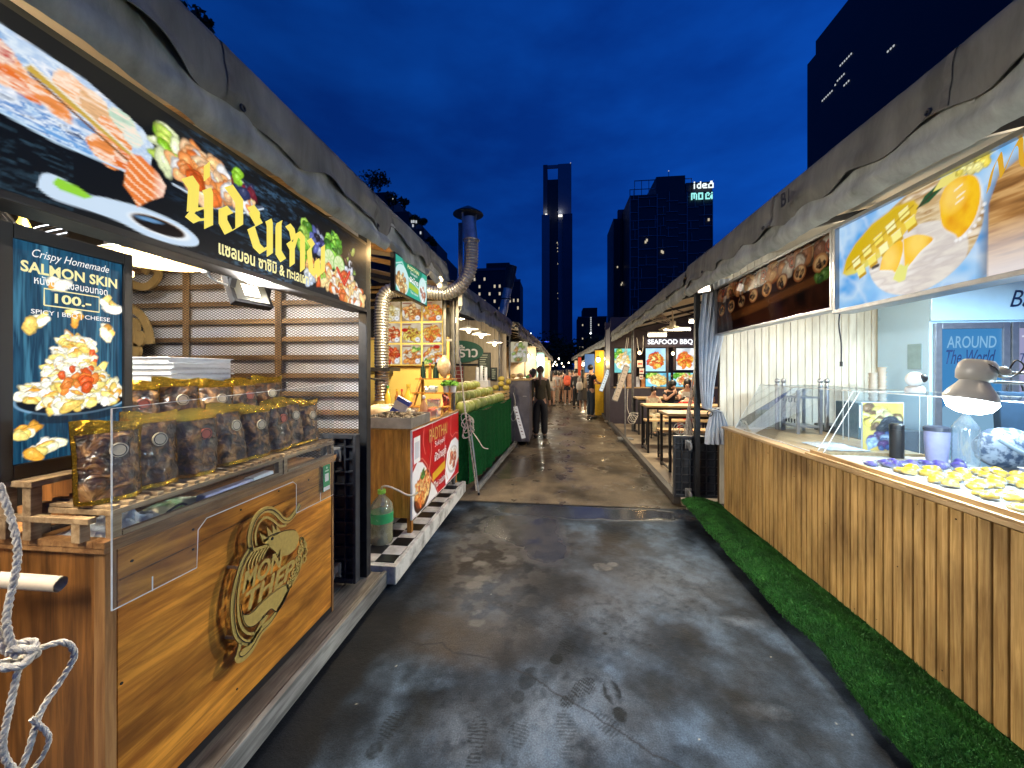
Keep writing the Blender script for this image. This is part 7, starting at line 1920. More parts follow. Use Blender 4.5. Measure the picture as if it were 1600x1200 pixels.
# poles, ladder frame and ropes at the coconut corner
t = thing('ladder_frame', 'grey steel ladder frame standing at the end of the yellow wall', 'frame', (-1.3, 4.78, .17))
for x, z in ((-1.42, .17), (-1.255, 1.7)):
    b = MB(); b.bx(x, x + .035, 4.76, 4.79, z, 2.75); b.build('rail', M_steel, t)
for z in (1.98, 2.5):
    b = MB(); b.bx(-1.384, -1.256, 4.765, 4.785, z, z + .03); b.build('rung', M_galv, t)
t = thing('rope', 'cream rope tied from the canopy and looped in front of the turf', 'rope', (-1.2, 5.0, 1.0))
b = MB(); twist(b, [(-1.30, 4.92, 2.45), (-1.24, 4.92, 1.7), (-1.17, 4.92, 1.05), (-1.12, 4.92, .75), (-1.02, 4.90, .05)], .011); b.build('line', M_rope, t, smooth=60)
b = MB(); rr = random.Random(12)
for k in range(5):
    a0 = rr.uniform(0, 6); rx, rz = rr.uniform(.03, .09), rr.uniform(.07, .15); ta = rr.uniform(-1, 1)
    b.tube([(-1.13 + rx * math.cos(i * .4) + .6 * rz * ta * math.sin(i * .4), 4.90 + .03 * math.sin(i * .8 + k), .93 - .04 * (k % 4) + rz * math.sin(i * .4)) for i in range(15)], .006, 6)
b.tube(smooth_path([(-1.10, 4.9, .85), (-1.0, 4.89, .72), (-.93, 4.88, .62), (-.86, 4.88, .60)]), .006, 6)
b.build('loop', M_rope, t, smooth=60)
t = thing('steel_pole', 'thin steel pole leaning against the green turf drape', 'pole', (-1.05, 4.93, 0))
b = MB(); b.cyl((-.98, 4.86, .006), (-1.12, 4.93, 1.0), .011, n=8); b.build('tube', M_galv, t, smooth=40)
b = MB(); b.cyl((-.98, 4.86, .006), (-.983, 4.862, .04), .015, n=8); b.build('foot', M_black, t)
t = thing('chimney_pipe', 'leaning grey metal chimney pipe rising behind the left canopies', 'chimney', (-1.3, 9, 2.4))
b = MB(); b.cyl((-1.34, 9.0, 2.5), (-1.12, 9.0, 3.55), .105, n=18); b.build('pipe', M_galv, t, smooth=40)
b = MB(); b.cyl((-1.12, 9.0, 3.55), (-1.03, 9.0, 4.08), .12, .13, n=18); b.build('cowl', M_steel_d, t, smooth=40)
b = MB(); b.tube([(-1.17 + .12 * math.cos(a * .4), 9.0 + .12 * math.sin(a * .4), 3.3) for a in range(16)], .012, 6, closed=True); b.bar((-1.17, 8.9, 3.3), (-1.05, 8.7, 3.25), .012); b.build('collar', M_steel_d, t)

# ================================================================== further left stalls
t = thing('steel_cabinet', 'grey steel cabinet counter on the left past the coconuts', 'cabinet', (-.78, 8.6, 0))
b = MB(); b.bx(-1.0, -.56, 8.25, 9.35, .08, 1.40); b.build('body', mat('cabinet_grey', (.17, .16, .18), rough=.35, metal=.4, scale=5), t, bevel=.01)
b = MB(); b.bx(-1.05, -.54, 8.22, 9.4, 1.401, 1.44); b.build('top', M_bam, t)
b = MB(); b.bx(-.70, -.62, 8.235, 8.249, 1.05, 1.07); b.bx(-.553, -.559, 8.27, 9.33, .8, .812); b.build('handle', M_galv, t)
for (x, y) in ((-.6, 8.3), (-.96, 8.3), (-.6, 9.3)):
    b = MB(); b.cyl((x, y, 0.006), (x, y, .08), .02, n=8); b.build('leg', M_steel_d, t)
rr = random.Random(21)
for i, (x, y, c, w) in enumerate(((-.92, 8.35, (.62, .42, .16), .07), (-.75, 8.4, (.5, .3, .1), .06), (-.62, 8.5, (.10, .3, .08), .05), (-.6, 8.75, (.35, .05, .08), .06), (-.66, 9.0, (.5, .06, .05), .05), (-.8, 8.7, (.6, .5, .3), .08))):
    b = MB(); b.ell((x, y, 1.445 + w * .7), (w, w * 1.1, w * .72), 12, 8, jit=.08, seed=i); o = b.build('food_bag', mat('bag_%d' % i, c, rough=.35, scale=14, var=.3), at=(x, y, 1.44), smooth=60)
    tag(o, ['tan bag at the near corner of the cabinet top', 'brown bag on the cabinet top', 'green bag on the cabinet top edge', 'dark red bag on the cabinet top', 'bright red bag at the rear of the cabinet top', 'cream bag in the middle of the cabinet top'][i], 'bag')
t = thing('light_board', 'white lettered light board tilted on a post by the grey cabinet', 'sign', (-.72, 8.1, 0))
b = MB(); b.bar((-.84, 8.0, .86), (-.66, 8.0, .20), .085, .035, up=(0, 1, 0)); b.build('board', emit('tilt_board_glow', (.85, .78, .74), .55, False), t)
b = MB(); rr = random.Random(1)
for k in range(9):
    f = .08 + .1 * k; c = Vector((-.84, 7.98, .86)).lerp(Vector((-.66, 7.98, .20)), f); b.box(c, (.042, .003, .010 + .012 * (k % 2)), Matrix.Rotation(R(15), 3, 'Y'))
b.build('lettering', plain('maroon_ink', (.12, .03, .04)), t)
b = MB(); b.cyl((-.86, 8.03, 0), (-.86, 8.03, 1.25), .012, n=8); b.bx(-.93, -.79, 7.97, 8.1, 0.006, .02); b.build('post', M_steel, t)
t = thing('rope', 'thin pale cord knotted round the post of the left light board', 'rope', (-.86, 8.0, .6))
b = MB(); b.tube(smooth_path([(-.88, 7.98, 1.15), (-.83, 7.97, .95), (-.87, 7.97, .8), (-.93, 7.97, .66), (-.88, 7.96, .56), (-.82, 7.97, .64), (-.85, 7.97, .8)]), .007, 6); b.build('cord', M_rope, t, smooth=60)
# row of lit stalls receding on the left
def far_stall(name, label, x, y0, y1, side, wallc, counterc, glow, gc, h=1.0, depth=1.6, sgn_col=None, lp=60, lc=(1, .82, .55), lights=3):
    t = thing('food_stall', label, 'stall', (x + side * .5, (y0 + y1) / 2, 0))
    b = MB(); b.bx(x, x + side * .5, y0, y1, .05, h); b.build('counter', plain(name + '_counter', counterc, rough=.5), t, bevel=.01)
    b = MB(); b.bx(x - side * .03, x + side * .55, y0 - .02, y1 + .02, h + .001, h + .03); b.build('worktop', M_bam, t)
    b = MB(); b.bx(x + side * depth, x + side * (depth + .04), y0, y1, 0, 2.6); b.build('back_wall', plain(name + '_wall', wallc, rough=.7), t)
    b = MB(); b.bx(x + side * .05, x + side * depth, y1 - .03, y1, 0, 2.45); b.build('side_wall', MATS[name + '_wall'], t)
    p = Paint(y1 - y0 - .2, .34, .03, gc); p.heap((y1 - y0) * .3, .17, (y1 - y0) * .22, .12, 40, .06, glow, int(y0), 1.6); p.heap((y1 - y0) * .7, .17, (y1 - y0) * .15, .12, 24, .06, glow, int(y0) + 1, 1.6)
    q = MB(); q.bx(x + side * .42, x + side * .47, y0 + .09, y1 - .09, 1.96, 2.34); s_ = q.build('sign_box', M_black, t)
    if side < 0: p.mesh('sign_print', (x + side * .4185, y0 + .1, 1.98), YP, ZP, M_pic, s_)
    else: p.mesh('sign_print', (x + side * .4185, y1 - .1, 1.98), YN, ZP, M_pic, s_)
    b = MB(); rr = random.Random(int(y0 * 7))
    for i in range(14):
        b.ell((x + side * rr.uniform(.1, .45), y0 + (y1 - y0) * (i + .5) / 14, h + .03 + .06), (.09, .09, .07), 8, 6, jit=.1, seed=i)
    b.build('goods', mat(name + '_goods', glow[0], rough=.5, scale=7, c2=glow[-1]), t, smooth=50)['kind'] = 'stuff'
    for i in range(lights):
        y = y0 + (y1 - y0) * (i + .5) / lights
        bulb(x + side * .30, y, 2.12, lp * 1.6 / lights, lc, label='warm bulb number under the canopy of a distant stall', group='bulbs over the distant stalls', drop=.25, r=.05)['label'] = 'glowing bulb above a far stall beyond the coconuts and cabinet' if side < 0 else 'glowing bulb above a far stall beyond the seafood tables'
    return t
far_stall('cream_stall', 'cream lit food stall just beyond the grey cabinet', -.62, 9.6, 13.2, -1, (.62, .5, .32), (.20, .17, .15), [S(240, 200, 90), S(250, 230, 150), S(200, 120, 50)], S(250, 225, 160), lp=110)
far_stall('teal_stall', 'pale teal walled stall on the left beside the crowd', -.45, 13.9, 17.5, -1, (.35, .62, .6), (.35, .35, .33), [S(230, 220, 170), S(250, 240, 220), S(180, 140, 80)], S(190, 235, 230), lp=110, lc=(1, .92, .75))
far_stall('amber_stall', 'amber lit stall on the left deep in the market', -.40, 18, 23, -1, (.6, .42, .2), (.3, .25, .2), [S(250, 190, 90), S(250, 230, 180), S(220, 120, 60)], S(255, 225, 170), lp=140)
far_stall('last_stall', 'last bright stall at the left end of the lane', -.32, 23.5, 30, -1, (.6, .5, .35), (.3, .28, .25), [S(250, 220, 150), S(250, 240, 210), S(220, 150, 80)], S(255, 240, 210), lp=160)
t = thing('hanging_banner', 'pale printed banner hanging above the cabinet stall', 'banner', (-.9, 9.5, 1.9))
p = Paint(.42, .5, .02, S(235, 225, 190)); p.heap(.2, .25, .16, .2, 40, .04, [S(150, 170, 90), S(200, 150, 90), S(250, 245, 225)], 5)
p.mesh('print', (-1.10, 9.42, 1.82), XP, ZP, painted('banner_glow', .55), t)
b = MB(); b.cyl((-1.14, 9.43, 2.34), (-.62, 9.43, 2.34), .012, n=6); b.build('rod', M_steel, t)
t = thing('bamboo_tray', 'stack of tan bamboo baskets by the grey cabinet', 'baskets', (-1.2, 8.6, 1.2))
b = MB()
for k in range(4): b.lathe((-1.22, 8.5, 1.05 + .11 * k), [(.15, 0), (.16, .02), (.16, .09), (.15, .105)], 18)
b.build('baskets', M_bam, t, smooth=30)
b = MB(); b.bx(-1.5, -1.03, 8.25, 9.2, .05, 1.045); o = b.build('side_table', M_pine, at=(-1.25, 8.7, .05)); tag(o, 'low wooden side table behind the steel cabinet', 'table')
# ================================================================== RIGHT SIDE, seafood tables
M_ttop = wood('table_top', (.62, .44, .24), (.46, .30, .14), axis=0, scale=6, rough=.35, knots=False)
def make_table():
    t = thing('bar_table', 'table', 'table', (0, 0, 0), 'long wooden tables in front of the seafood stall')
    b = MB(); b.bx(0, 1.75, -.28, .28, .86, .90); b.build('table_top', M_ttop, t, bevel=.004)
    for (x, y) in ((.04, -.24), (.04, .24), (1.71, -.24), (1.71, .24)):
        b = MB(); b.bx(x - .018, x + .018, y - .018, y + .018, 0, .858); b.build('leg', M_black, t)
    b = MB(); b.bx(.0585, 1.6915, -.25, -.23, .825, .858); b.bx(.0585, 1.6915, .23, .25, .825, .858); b.bx(.03, .05, -.2215, .2215, .03, .06); b.bx(1.70, 1.72, -.2215, .2215, .03, .06); b.build('frame', M_black, t)
    return t
T0 = make_table()
for i, (x, y, lab) in enumerate(((1.70, 6.35, 'long wooden table nearest the tied curtain and ropes'), (1.70, 7.75, 'second long wooden table, behind the nearest one'), (1.98, 9.9, 'long wooden table furthest back at the seafood counter'))):
    o = T0 if i == 0 else dup(T0)
    o.location = (x, y, .055); o['label'] = lab
def make_bench():
    t = thing('bar_bench', 'bench', 'bench', (0, 0, 0), 'narrow benches between the seafood tables')
    b = MB(); b.bx(0, .9, -.14, .14, .49, .525); b.build('seat', M_ttop, t, bevel=.004)
    for (x, y) in ((.04, -.11), (.04, .11), (.86, -.11), (.86, .11)):
        b = MB(); b.bx(x - .015, x + .015, y - .015, y + .015, 0, .4885); b.build('leg', M_black, t)
    b = MB(); b.bx(.03, .05, -.0945, .0945, .08, .11); b.bx(.85, .87, -.0945, .0945, .08, .11); b.bx(.0555, .8445, -.01, .01, .2, .22); b.build('stretcher', M_black, t)
    return t
B0 = make_bench()
for i, (x, y, lab) in enumerate(((1.78, 5.72, 'bench in front of the nearest table, behind the black trolley'), (1.80, 7.05, 'bench between the nearest and second tables'), (1.86, 8.45, 'bench just behind the second table'), (2.15, 9.25, 'bench in front of the furthest table'), (2.9, 8.45, 'bench on the right behind the second table'))):
    o = B0 if i == 0 else dup(B0)
    o.location = (x, y, .055); o['label'] = lab
# dark seafood stall facing us
t = thing('seafood_stall', 'dark fronted seafood stall with lit dish pictures', 'stall', (3.0, 11.8, .05))
M_sfw = plain('aubergine_paint', (.055, .045, .06), rough=.5)
b = MB(); b.bx(1.62, 5.4, 11.62, 11.68, .05, 1.10); b.build('counter_front', M_sfw, t)
b = MB(); b.bx(1.62, 5.4, 11.60, 12.1, 1.1005, 1.135); b.build('worktop', M_ttop, t)
b = MB(); b.bx(1.62, 5.4, 12.9, 12.95, .05, 3.2); b.bx(1.62, 5.4, 11.66, 11.72, 2.30, 3.2); b.build('wall', M_sfw, t)
b = MB(); b.bx(1.60, 1.70, 11.60, 12.6, .05, 2.9); b.bx(2.28, 2.36, 11.66, 11.72, 1.135, 2.30); b.bx(3.22, 3.28, 11.66, 11.72, 1.135, 2.30); b.bx(3.42, 3.48, 11.66, 11.72, 1.62, 2.30); b.build('upright', M_sfw, t)
b = MB(); b.bx(2.62, 5.2, 11.64, 11.655, 2.31, 2.58); s_ = b.build('sign_band', plain('sign_plum', (.10, .09, .13)), t)
M_neon = emit('channel_white', (.95, .97, 1.0), 1.6, False)
text('SEAFOOD BBQ R', (3.40, 11.62, 2.445), XP, ZP, 1.44, .17, M_neon, s_, t=.012, bold=.03)
def sea_pic(x0, x1, z0, z1, sd, cols, bg, green=True):
    p = Paint(x1 - x0, z1 - z0, .014, bg); w, h = x1 - x0, z1 - z0
    p.tex(np.ones_like(p.X), [bg, np.minimum(1, np.array(bg) * 1.4), np.array(bg) * .7], 4, sd)
    if green: p.heap(w * .3, h * .78, w * .28, h * .14, 22, .05, [S(120, 190, 60), S(180, 220, 90), S(80, 150, 40)], sd + 4, 1.8)
    p.ell(w * .5, h * .45, w * .42, h * .34, S(235, 240, 245)); p.heap(w * .5, h * .47, w * .36, h * .30, 90, .04, cols, sd, 2.0)
    q = MB(); q.bx(x0 - .015, x1 + .015, 11.675, 11.70, z0 - .015, z1 + .015); bx_ = q.build('picture_box', M_black, t)
    p.mesh('dish_picture', (x0, 11.6735, z0), XP, ZP, M_picHi, bx_)
sea_pic(1.74, 2.22, 1.56, 2.27, 1, [S(245, 225, 150), S(230, 180, 90), S(250, 245, 230)], S(110, 190, 190))
sea_pic(2.64, 3.20, 1.60, 2.27, 2, [S(240, 190, 80), S(220, 110, 40), S(250, 230, 150), S(200, 60, 30)], S(160, 205, 240), False)
sea_pic(3.50, 4.02, 1.64, 2.27, 3, [S(235, 130, 50), S(245, 190, 70), S(230, 90, 40)], S(215, 225, 235), False)
sea_pic(2.64, 3.34, 1.15, 1.55, 4, [S(245, 225, 150), S(230, 180, 90)], S(110, 190, 220)); sea_pic(3.42, 4.3, 1.15, 1.55, 5, [S(245, 215, 130), S(220, 120, 60), S(250, 245, 230)], S(130, 200, 225))
M_notice = plain('notice_white', (.7, .68, .65)); M_noticer = plain('notice_red', (.5, .07, .06))
for i, (x, z, w, h) in enumerate(((2.38, 1.72, .16, .2), (2.44, 1.52, .13, .16), (2.44, 1.36, .11, .13))):
    b = MB(); b.bx(x, x + w, 11.6, 11.606, z, z + h); n_ = b.build('notice', M_notice, t)
    b = MB(); b.bx(x + .02, x + w - .02, 11.597, 11.5995, z + h * .35, z + h * .6); b.build('notice_print', M_noticer, n_)
for i, (x, w, h, c) in enumerate(((1.85, .12, .46, (.7, .62, .45)), (1.98, .1, .46, (.68, .6, .42)), (2.12, .2, .38, (.5, .3, .2)), (2.34, .14, .3, (.55, .6, .7)), (2.52, .26, .16, (.6, .24, .07)))):
    b = MB(); b.bx(x, x + w, 11.72, 11.9, 1.1355, 1.1355 + h); o = b.build('goods_box', mat('goods_%d' % i, c, rough=.5, scale=9, var=.35), at=(x, 11.8, 1.135), bevel=.006)
    tag(o, ['cream tall box at the left end of the seafood counter', 'second cream tall box on the seafood counter', 'brown stacked carton on the seafood counter', 'pale blue carton on the seafood counter', 'orange carton stack beside the lower dish pictures'][i], 'box')
b = MB(); b.bx(2.52, 2.78, 11.72, 11.9, 1.297, 1.43); o = b.build('goods_box', MATS['goods_4'], at=(2.6, 11.8, 1.3), bevel=.01); tag(o, 'upper orange carton resting on another orange carton', 'box')
bulb(2.36, 11.2, 2.12, 10, (1, .62, .25), label='amber bulb between the first two seafood pictures', shade=False, drop=.5, r=.045); bulb(3.30, 11.3, 2.10, 8, (1, .7, .35), label='amber bulb by the vendor in the seafood stall', shade=False, drop=.5, r=.04)
# fans and lamps under the long canopy
M_fan = plain('fan_cream', (.66, .58, .42), rough=.4)
def fan(x, y, z, rz, tilt, label):
    t = thing('ceiling_fan', label, 'fan', (x, y, z), 'cream fans under the long canopy')
    M = Matrix.Rotation(R(rz), 3, 'Z') @ Matrix.Rotation(R(tilt), 3, 'X')
    c = Vector((x, y, z))
    b = MB()
    for k in range(4):
        r = .24 - .055 * k * .8
        b.tube([c + M @ Vector((r * math.cos(a * .2618), r * math.sin(a * .2618), .02 * k)) for a in range(24)], .006, 5, closed=True)
    for k in range(18): a = k * .349; b.tube([c + M @ Vector((.05 * math.cos(a), .05 * math.sin(a), .062)), c + M @ Vector((.24 * math.cos(a), .24 * math.sin(a), 0))], .003, 4)
    b.build('guard', M_fan, t, smooth=40)
    b = MB()
    for k in range(3):
        a = k * 2.09; b.prism([(.03 * math.cos(a - .5), .03 * math.sin(a - .5)), (.21 * math.cos(a - .35), .21 * math.sin(a - .35)), (.21 * math.cos(a + .35), .21 * math.sin(a + .35)), (.03 * math.cos(a + .5), .03 * math.sin(a + .5))], c - M @ Vector((0, 0, .02)) * -1, M @ Vector((1, 0, 0)), M @ Vector((0, 1, 0)), .006)
    b.build('blades', M_fan, t)
    b = MB(); b.cyl(c + M @ Vector((0, 0, .04)), c + M @ Vector((0, 0, .16)), .06, .05, n=14); b.cyl(c + M @ Vector((0, 0, .14)), (x, y, z + .36), .015, n=8); b.build('motor', M_fan, t, smooth=40)
fan(2.18, 7.5, 2.38, 0, 12, 'cream caged fan hanging over the second table'); fan(1.78, 7.0, 2.54, 30, 30, 'cream caged fan near the canopy edge')
for i, (x0, x1, y, z, pw) in enumerate(((1.72, 2.04, 7.4, 2.27, 55), (2.42, 2.80, 7.3, 2.50, 55), (2.6, 3.2, 9.6, 2.6, 70))):
    lamp_tube('tube_lamp', ['bright lamp below the fan at the seafood tables', 'bright lamp under the canopy beside the curtain', 'lamp at the back of the seafood seating'][i], (x0, y, z), (x1, y, z), pw, (1, .84, .58), 14, .028)
# festoon cable of the canopy
b = MB()
for k in range(3): b.tube(smooth_path([(1.7, 6.2 + 1.4 * k, 2.62), (2.2, 6.3 + 1.4 * k, 2.5), (2.8, 6.2 + 1.4 * k, 2.68), (3.4, 6.3 + 1.4 * k, 2.58)]), .008, 5)
o = b.build('festoon_cable', M_black, at=(2.2, 7, 2.5)); tag(o, 'black cables sagging under the long canopy', 'cable')
# tilted light boards
def tilt_board(a, c, w, px, py, label, glow):
    t = thing('light_board', label, 'sign', (px, py, .05), 'tilted light boards on posts')
    b = MB(); b.bar(a, c, w, .05, up=(0, 1, 0)); b.build('frame', M_steel, t, bevel=.004)
    d = (Vector(c) - Vector(a)); a2, c2 = Vector(a) + d * .03 + Vector((0, -.0275, 0)), Vector(a) + d * .97 + Vector((0, -.0275, 0))
    b = MB(); b.bar(a2, c2, w * .84, .003, up=(0, 1, 0)); f = b.build('face', glow, t)
    b = MB()
    for k in range(8):
        q = a2 + (c2 - a2) * (.1 + .11 * k) + Vector((0, -.003, 0)); b.box(q, (w * .42, .002, .008 + .006 * (k % 2)), Matrix.Rotation(math.atan2(-d.x, -d.z) * 1, 3, 'Y'))
    b.build('lettering', M_steel, f)
    b = MB(); b.cyl((px, py + .05, .055), (px, py + .05, 1.7), .018, n=10); b.bx(px - .16, px + .16, py - .1, py + .2, .055, .075); b.build('post', M_galv, t)
tilt_board((1.60, 8.9, 1.72), (1.33, 8.9, .92), .13, 1.58, 8.95, 'dim tilted light board on a post in front of the seafood stall', plain('board_dim', (.5, .42, .34)))
tilt_board((1.60, 11.9, 1.66), (1.36, 11.9, .98), .12, 1.66, 11.95, 'glowing white tilted light board at the seafood stall corner', emit('board_glow', (.85, .92, .9), .9, False))
# ropes by the curtain
t = thing('rope', 'long cream cords hanging from the canopy and bundled by the nearest table', 'rope', (1.8, 5.6, .6))
b = MB(); b.tube([(1.99, 5.5, 2.5), (1.90, 5.5, 1.7), (1.80, 5.5, 1.05)], .010, 6); b.tube([(1.99, 5.55, 2.5), (1.96, 5.55, 1.7), (1.84, 5.55, 1.05)], .010, 6); b.build('line', M_rope, t, smooth=60)
b = MB(); rr = random.Random(4)
for k in range(16):
    x = 1.81 + rr.uniform(-.11, .12); b.tube(smooth_path([(1.80 + rr.uniform(-.02, .02), 5.47, 1.08), (1.80 + (x - 1.8) * .5, 5.45 + rr.uniform(-.02, .02), .9), (x, 5.45 + rr.uniform(-.03, .03), .62 + rr.uniform(-.05, .08))]), .008, 5)
for k in range(4):
    b.tube([(1.68 + .03 * k + .08 * math.cos(a * .42), 5.45, .82 - .02 * k + .075 * math.sin(a * .42)) for a in range(15)], .007, 5)
b.build('bundle', M_rope, t, smooth=60)
t = thing('rope', 'coil of pale hose hanging on the post of the dim tilted board', 'hose', (1.66, 9.0, .6))
b = MB()
for k in range(4): b.tube([(1.70 + .09 * math.cos(a * .42) + .02 * k, 8.86 + .01 * k, .52 + .02 * k + (.10 - .02 * (k % 2)) * math.sin(a * .42 + .4 * k * math.cos(a * .4))) for a in range(15)], .006, 6)
b.tube(smooth_path([(1.62, 8.88, 1.2), (1.60, 8.86, .8), (1.66, 8.85, .6)]), .006, 5)
b.build('coil', M_rope, t, smooth=60)
t = thing('rope', 'pair of thin cords hanging beside the long canopy post', 'rope', (1.88, 10.1, 2))
b = MB(); b.tube([(1.80, 10.0, 2.45), (1.72, 10.0, 1.9)], .012, 5); b.tube([(1.84, 10.0, 2.45), (1.76, 10.0, 1.85)], .010, 5); b.tube(smooth_path([(2.04, 10, 2.45), (2.10, 10, 2.05), (2.18, 10, 2.1), (2.2, 10, 2.5)]), .009, 5); b.build('line', M_rope, t, smooth=60)
# further right stalls
far_stall('grey_stall', 'grey walled stall with a yellow door panel past the seafood stall', 1.75, 13.2, 16.8, 1, (.16, .15, .15), (.18, .17, .17), [S(240, 150, 60), S(250, 200, 120), S(180, 80, 40)], S(255, 180, 80), lp=110, lc=(1, .75, .4))
t = thing('display_stand', 'tall yellow stand board placed between the far right stalls', 'panel', (1.6, 14.2, 0))
b = MB(); b.bx(1.42, 1.72, 14.1, 14.14, .01, 2.35); b.build('board', plain('bright_yellow', (.75, .48, .03)), t)
b = MB(); b.bx(1.40, 1.74, 14.15, 14.18, .01, 2.4); b.build('backing', M_black, t)
t = thing('blue_panel', 'light blue sign panel hanging beyond the yellow panel', 'sign', (1.3, 16, 1.6))
b = MB(); b.bx(1.20, 1.62, 16.0, 16.05, 1.55, 2.3); b.build('panel', emit('sky_panel', S(90, 150, 215), .6, False), t)
b = MB(); b.bx(1.18, 1.64, 16.055, 16.07, 1.53, 2.32); b.cyl((1.4, 16.06, 0), (1.4, 16.06, 1.55), .02, n=6); b.build('frame', M_black, t)
bulb(1.40, 12.9, 1.98, 14, (1, .66, .28), label='bright amber bulb in front of the yellow panel', shade=False, drop=.5, r=.07)
far_stall('orange_stall', 'orange signed stall on the right deep in the market', 1.6, 17.5, 22, 1, (.5, .3, .15), (.3, .2, .12), [S(240, 120, 50), S(250, 200, 120), S(220, 70, 40)], S(255, 120, 60), lp=130, lc=(1, .8, .5))
far_stall('end_stall', 'last lit stall on the right end of the lane', 1.45, 23, 31, 1, (.5, .42, .3), (.3, .25, .2), [S(250, 210, 140), S(250, 240, 210), S(220, 140, 80)], S(255, 230, 190), lp=160)
b = MB(); b.bx(.98, 1.12, 17.0, 17.05, .5, 2.2); t = thing('red_sign', 'narrow orange red vertical sign at the right of the crowd', 'sign', (1.05, 17, .5)); b.build('panel', emit('orange_sign', S(240, 80, 40), .8, False), t)
b = MB(); b.bx(.96, 1.14, 17.055, 17.08, .006, 2.25); b.build('frame', M_black, t)
rr = random.Random(3)
for k in range(9):
    x = rr.uniform(-.3, 1.5); y = rr.uniform(28, 44)
    bulb(x, y, rr.uniform(2.0, 2.6), 4, (1, .85, .6), label='small bare bulb glowing above the end of the lane', shade=False, drop=.4, r=.05, group='bulbs at the end of the lane')
# ================================================================== people
M_skin = mat('skin', (.50, .28, .18), rough=.5, scale=8, var=.08)
M_hair = mat('black_hair', (.010, .008, .007), rough=.45, scale=40, var=.5)
M_hairb = mat('brown_hair', (.045, .018, .008), rough=.45, scale=40, var=.5)
CLOTH = {}
def cloth(c):
    if c not in CLOTH:
        CLOTH[c] = mat('cloth_%d' % len(CLOTH), c, rough=.85, scale=25, var=.2, bump=.2)
    return CLOTH[c]
def skin_mesh(name, J, E, root, mats, parent, loc, rz, sub=1):
    me = bpy.data.meshes.new(name)
    keys = list(J); ix = {k: i for i, k in enumerate(keys)}
    me.from_pydata([J[k][0] for k in keys], [(ix[a], ix[b]) for a, b in E], [])
    o = bpy.data.objects.new(name, me); COL.objects.link(o)
    md = o.modifiers.new('s', 'SKIN'); md.use_smooth_shade = True; md.branch_smoothing = .4
    for i, k in enumerate(keys):
        r = J[k][1]
        me.skin_vertices[0].data[i].radius = r if isinstance(r, tuple) else (r, r)
        me.skin_vertices[0].data[i].use_root = (k == root)
    if sub:
        s2 = o.modifiers.new('u', 'SUBSURF'); s2.levels = sub; s2.render_levels = sub
    dg = bpy.context.evaluated_depsgraph_get()
    m2 = bpy.data.meshes.new_from_object(o.evaluated_get(dg))
    bpy.data.objects.remove(o); bpy.data.meshes.remove(me)
    m2.transform(Matrix.Translation(Vector(loc)) @ Matrix.Rotation(rz, 4, 'Z'))
    m2.materials.clear()
    for p_ in m2.polygons: p_.use_smooth = True
    return link_mesh(name, m2, mats, parent, None)
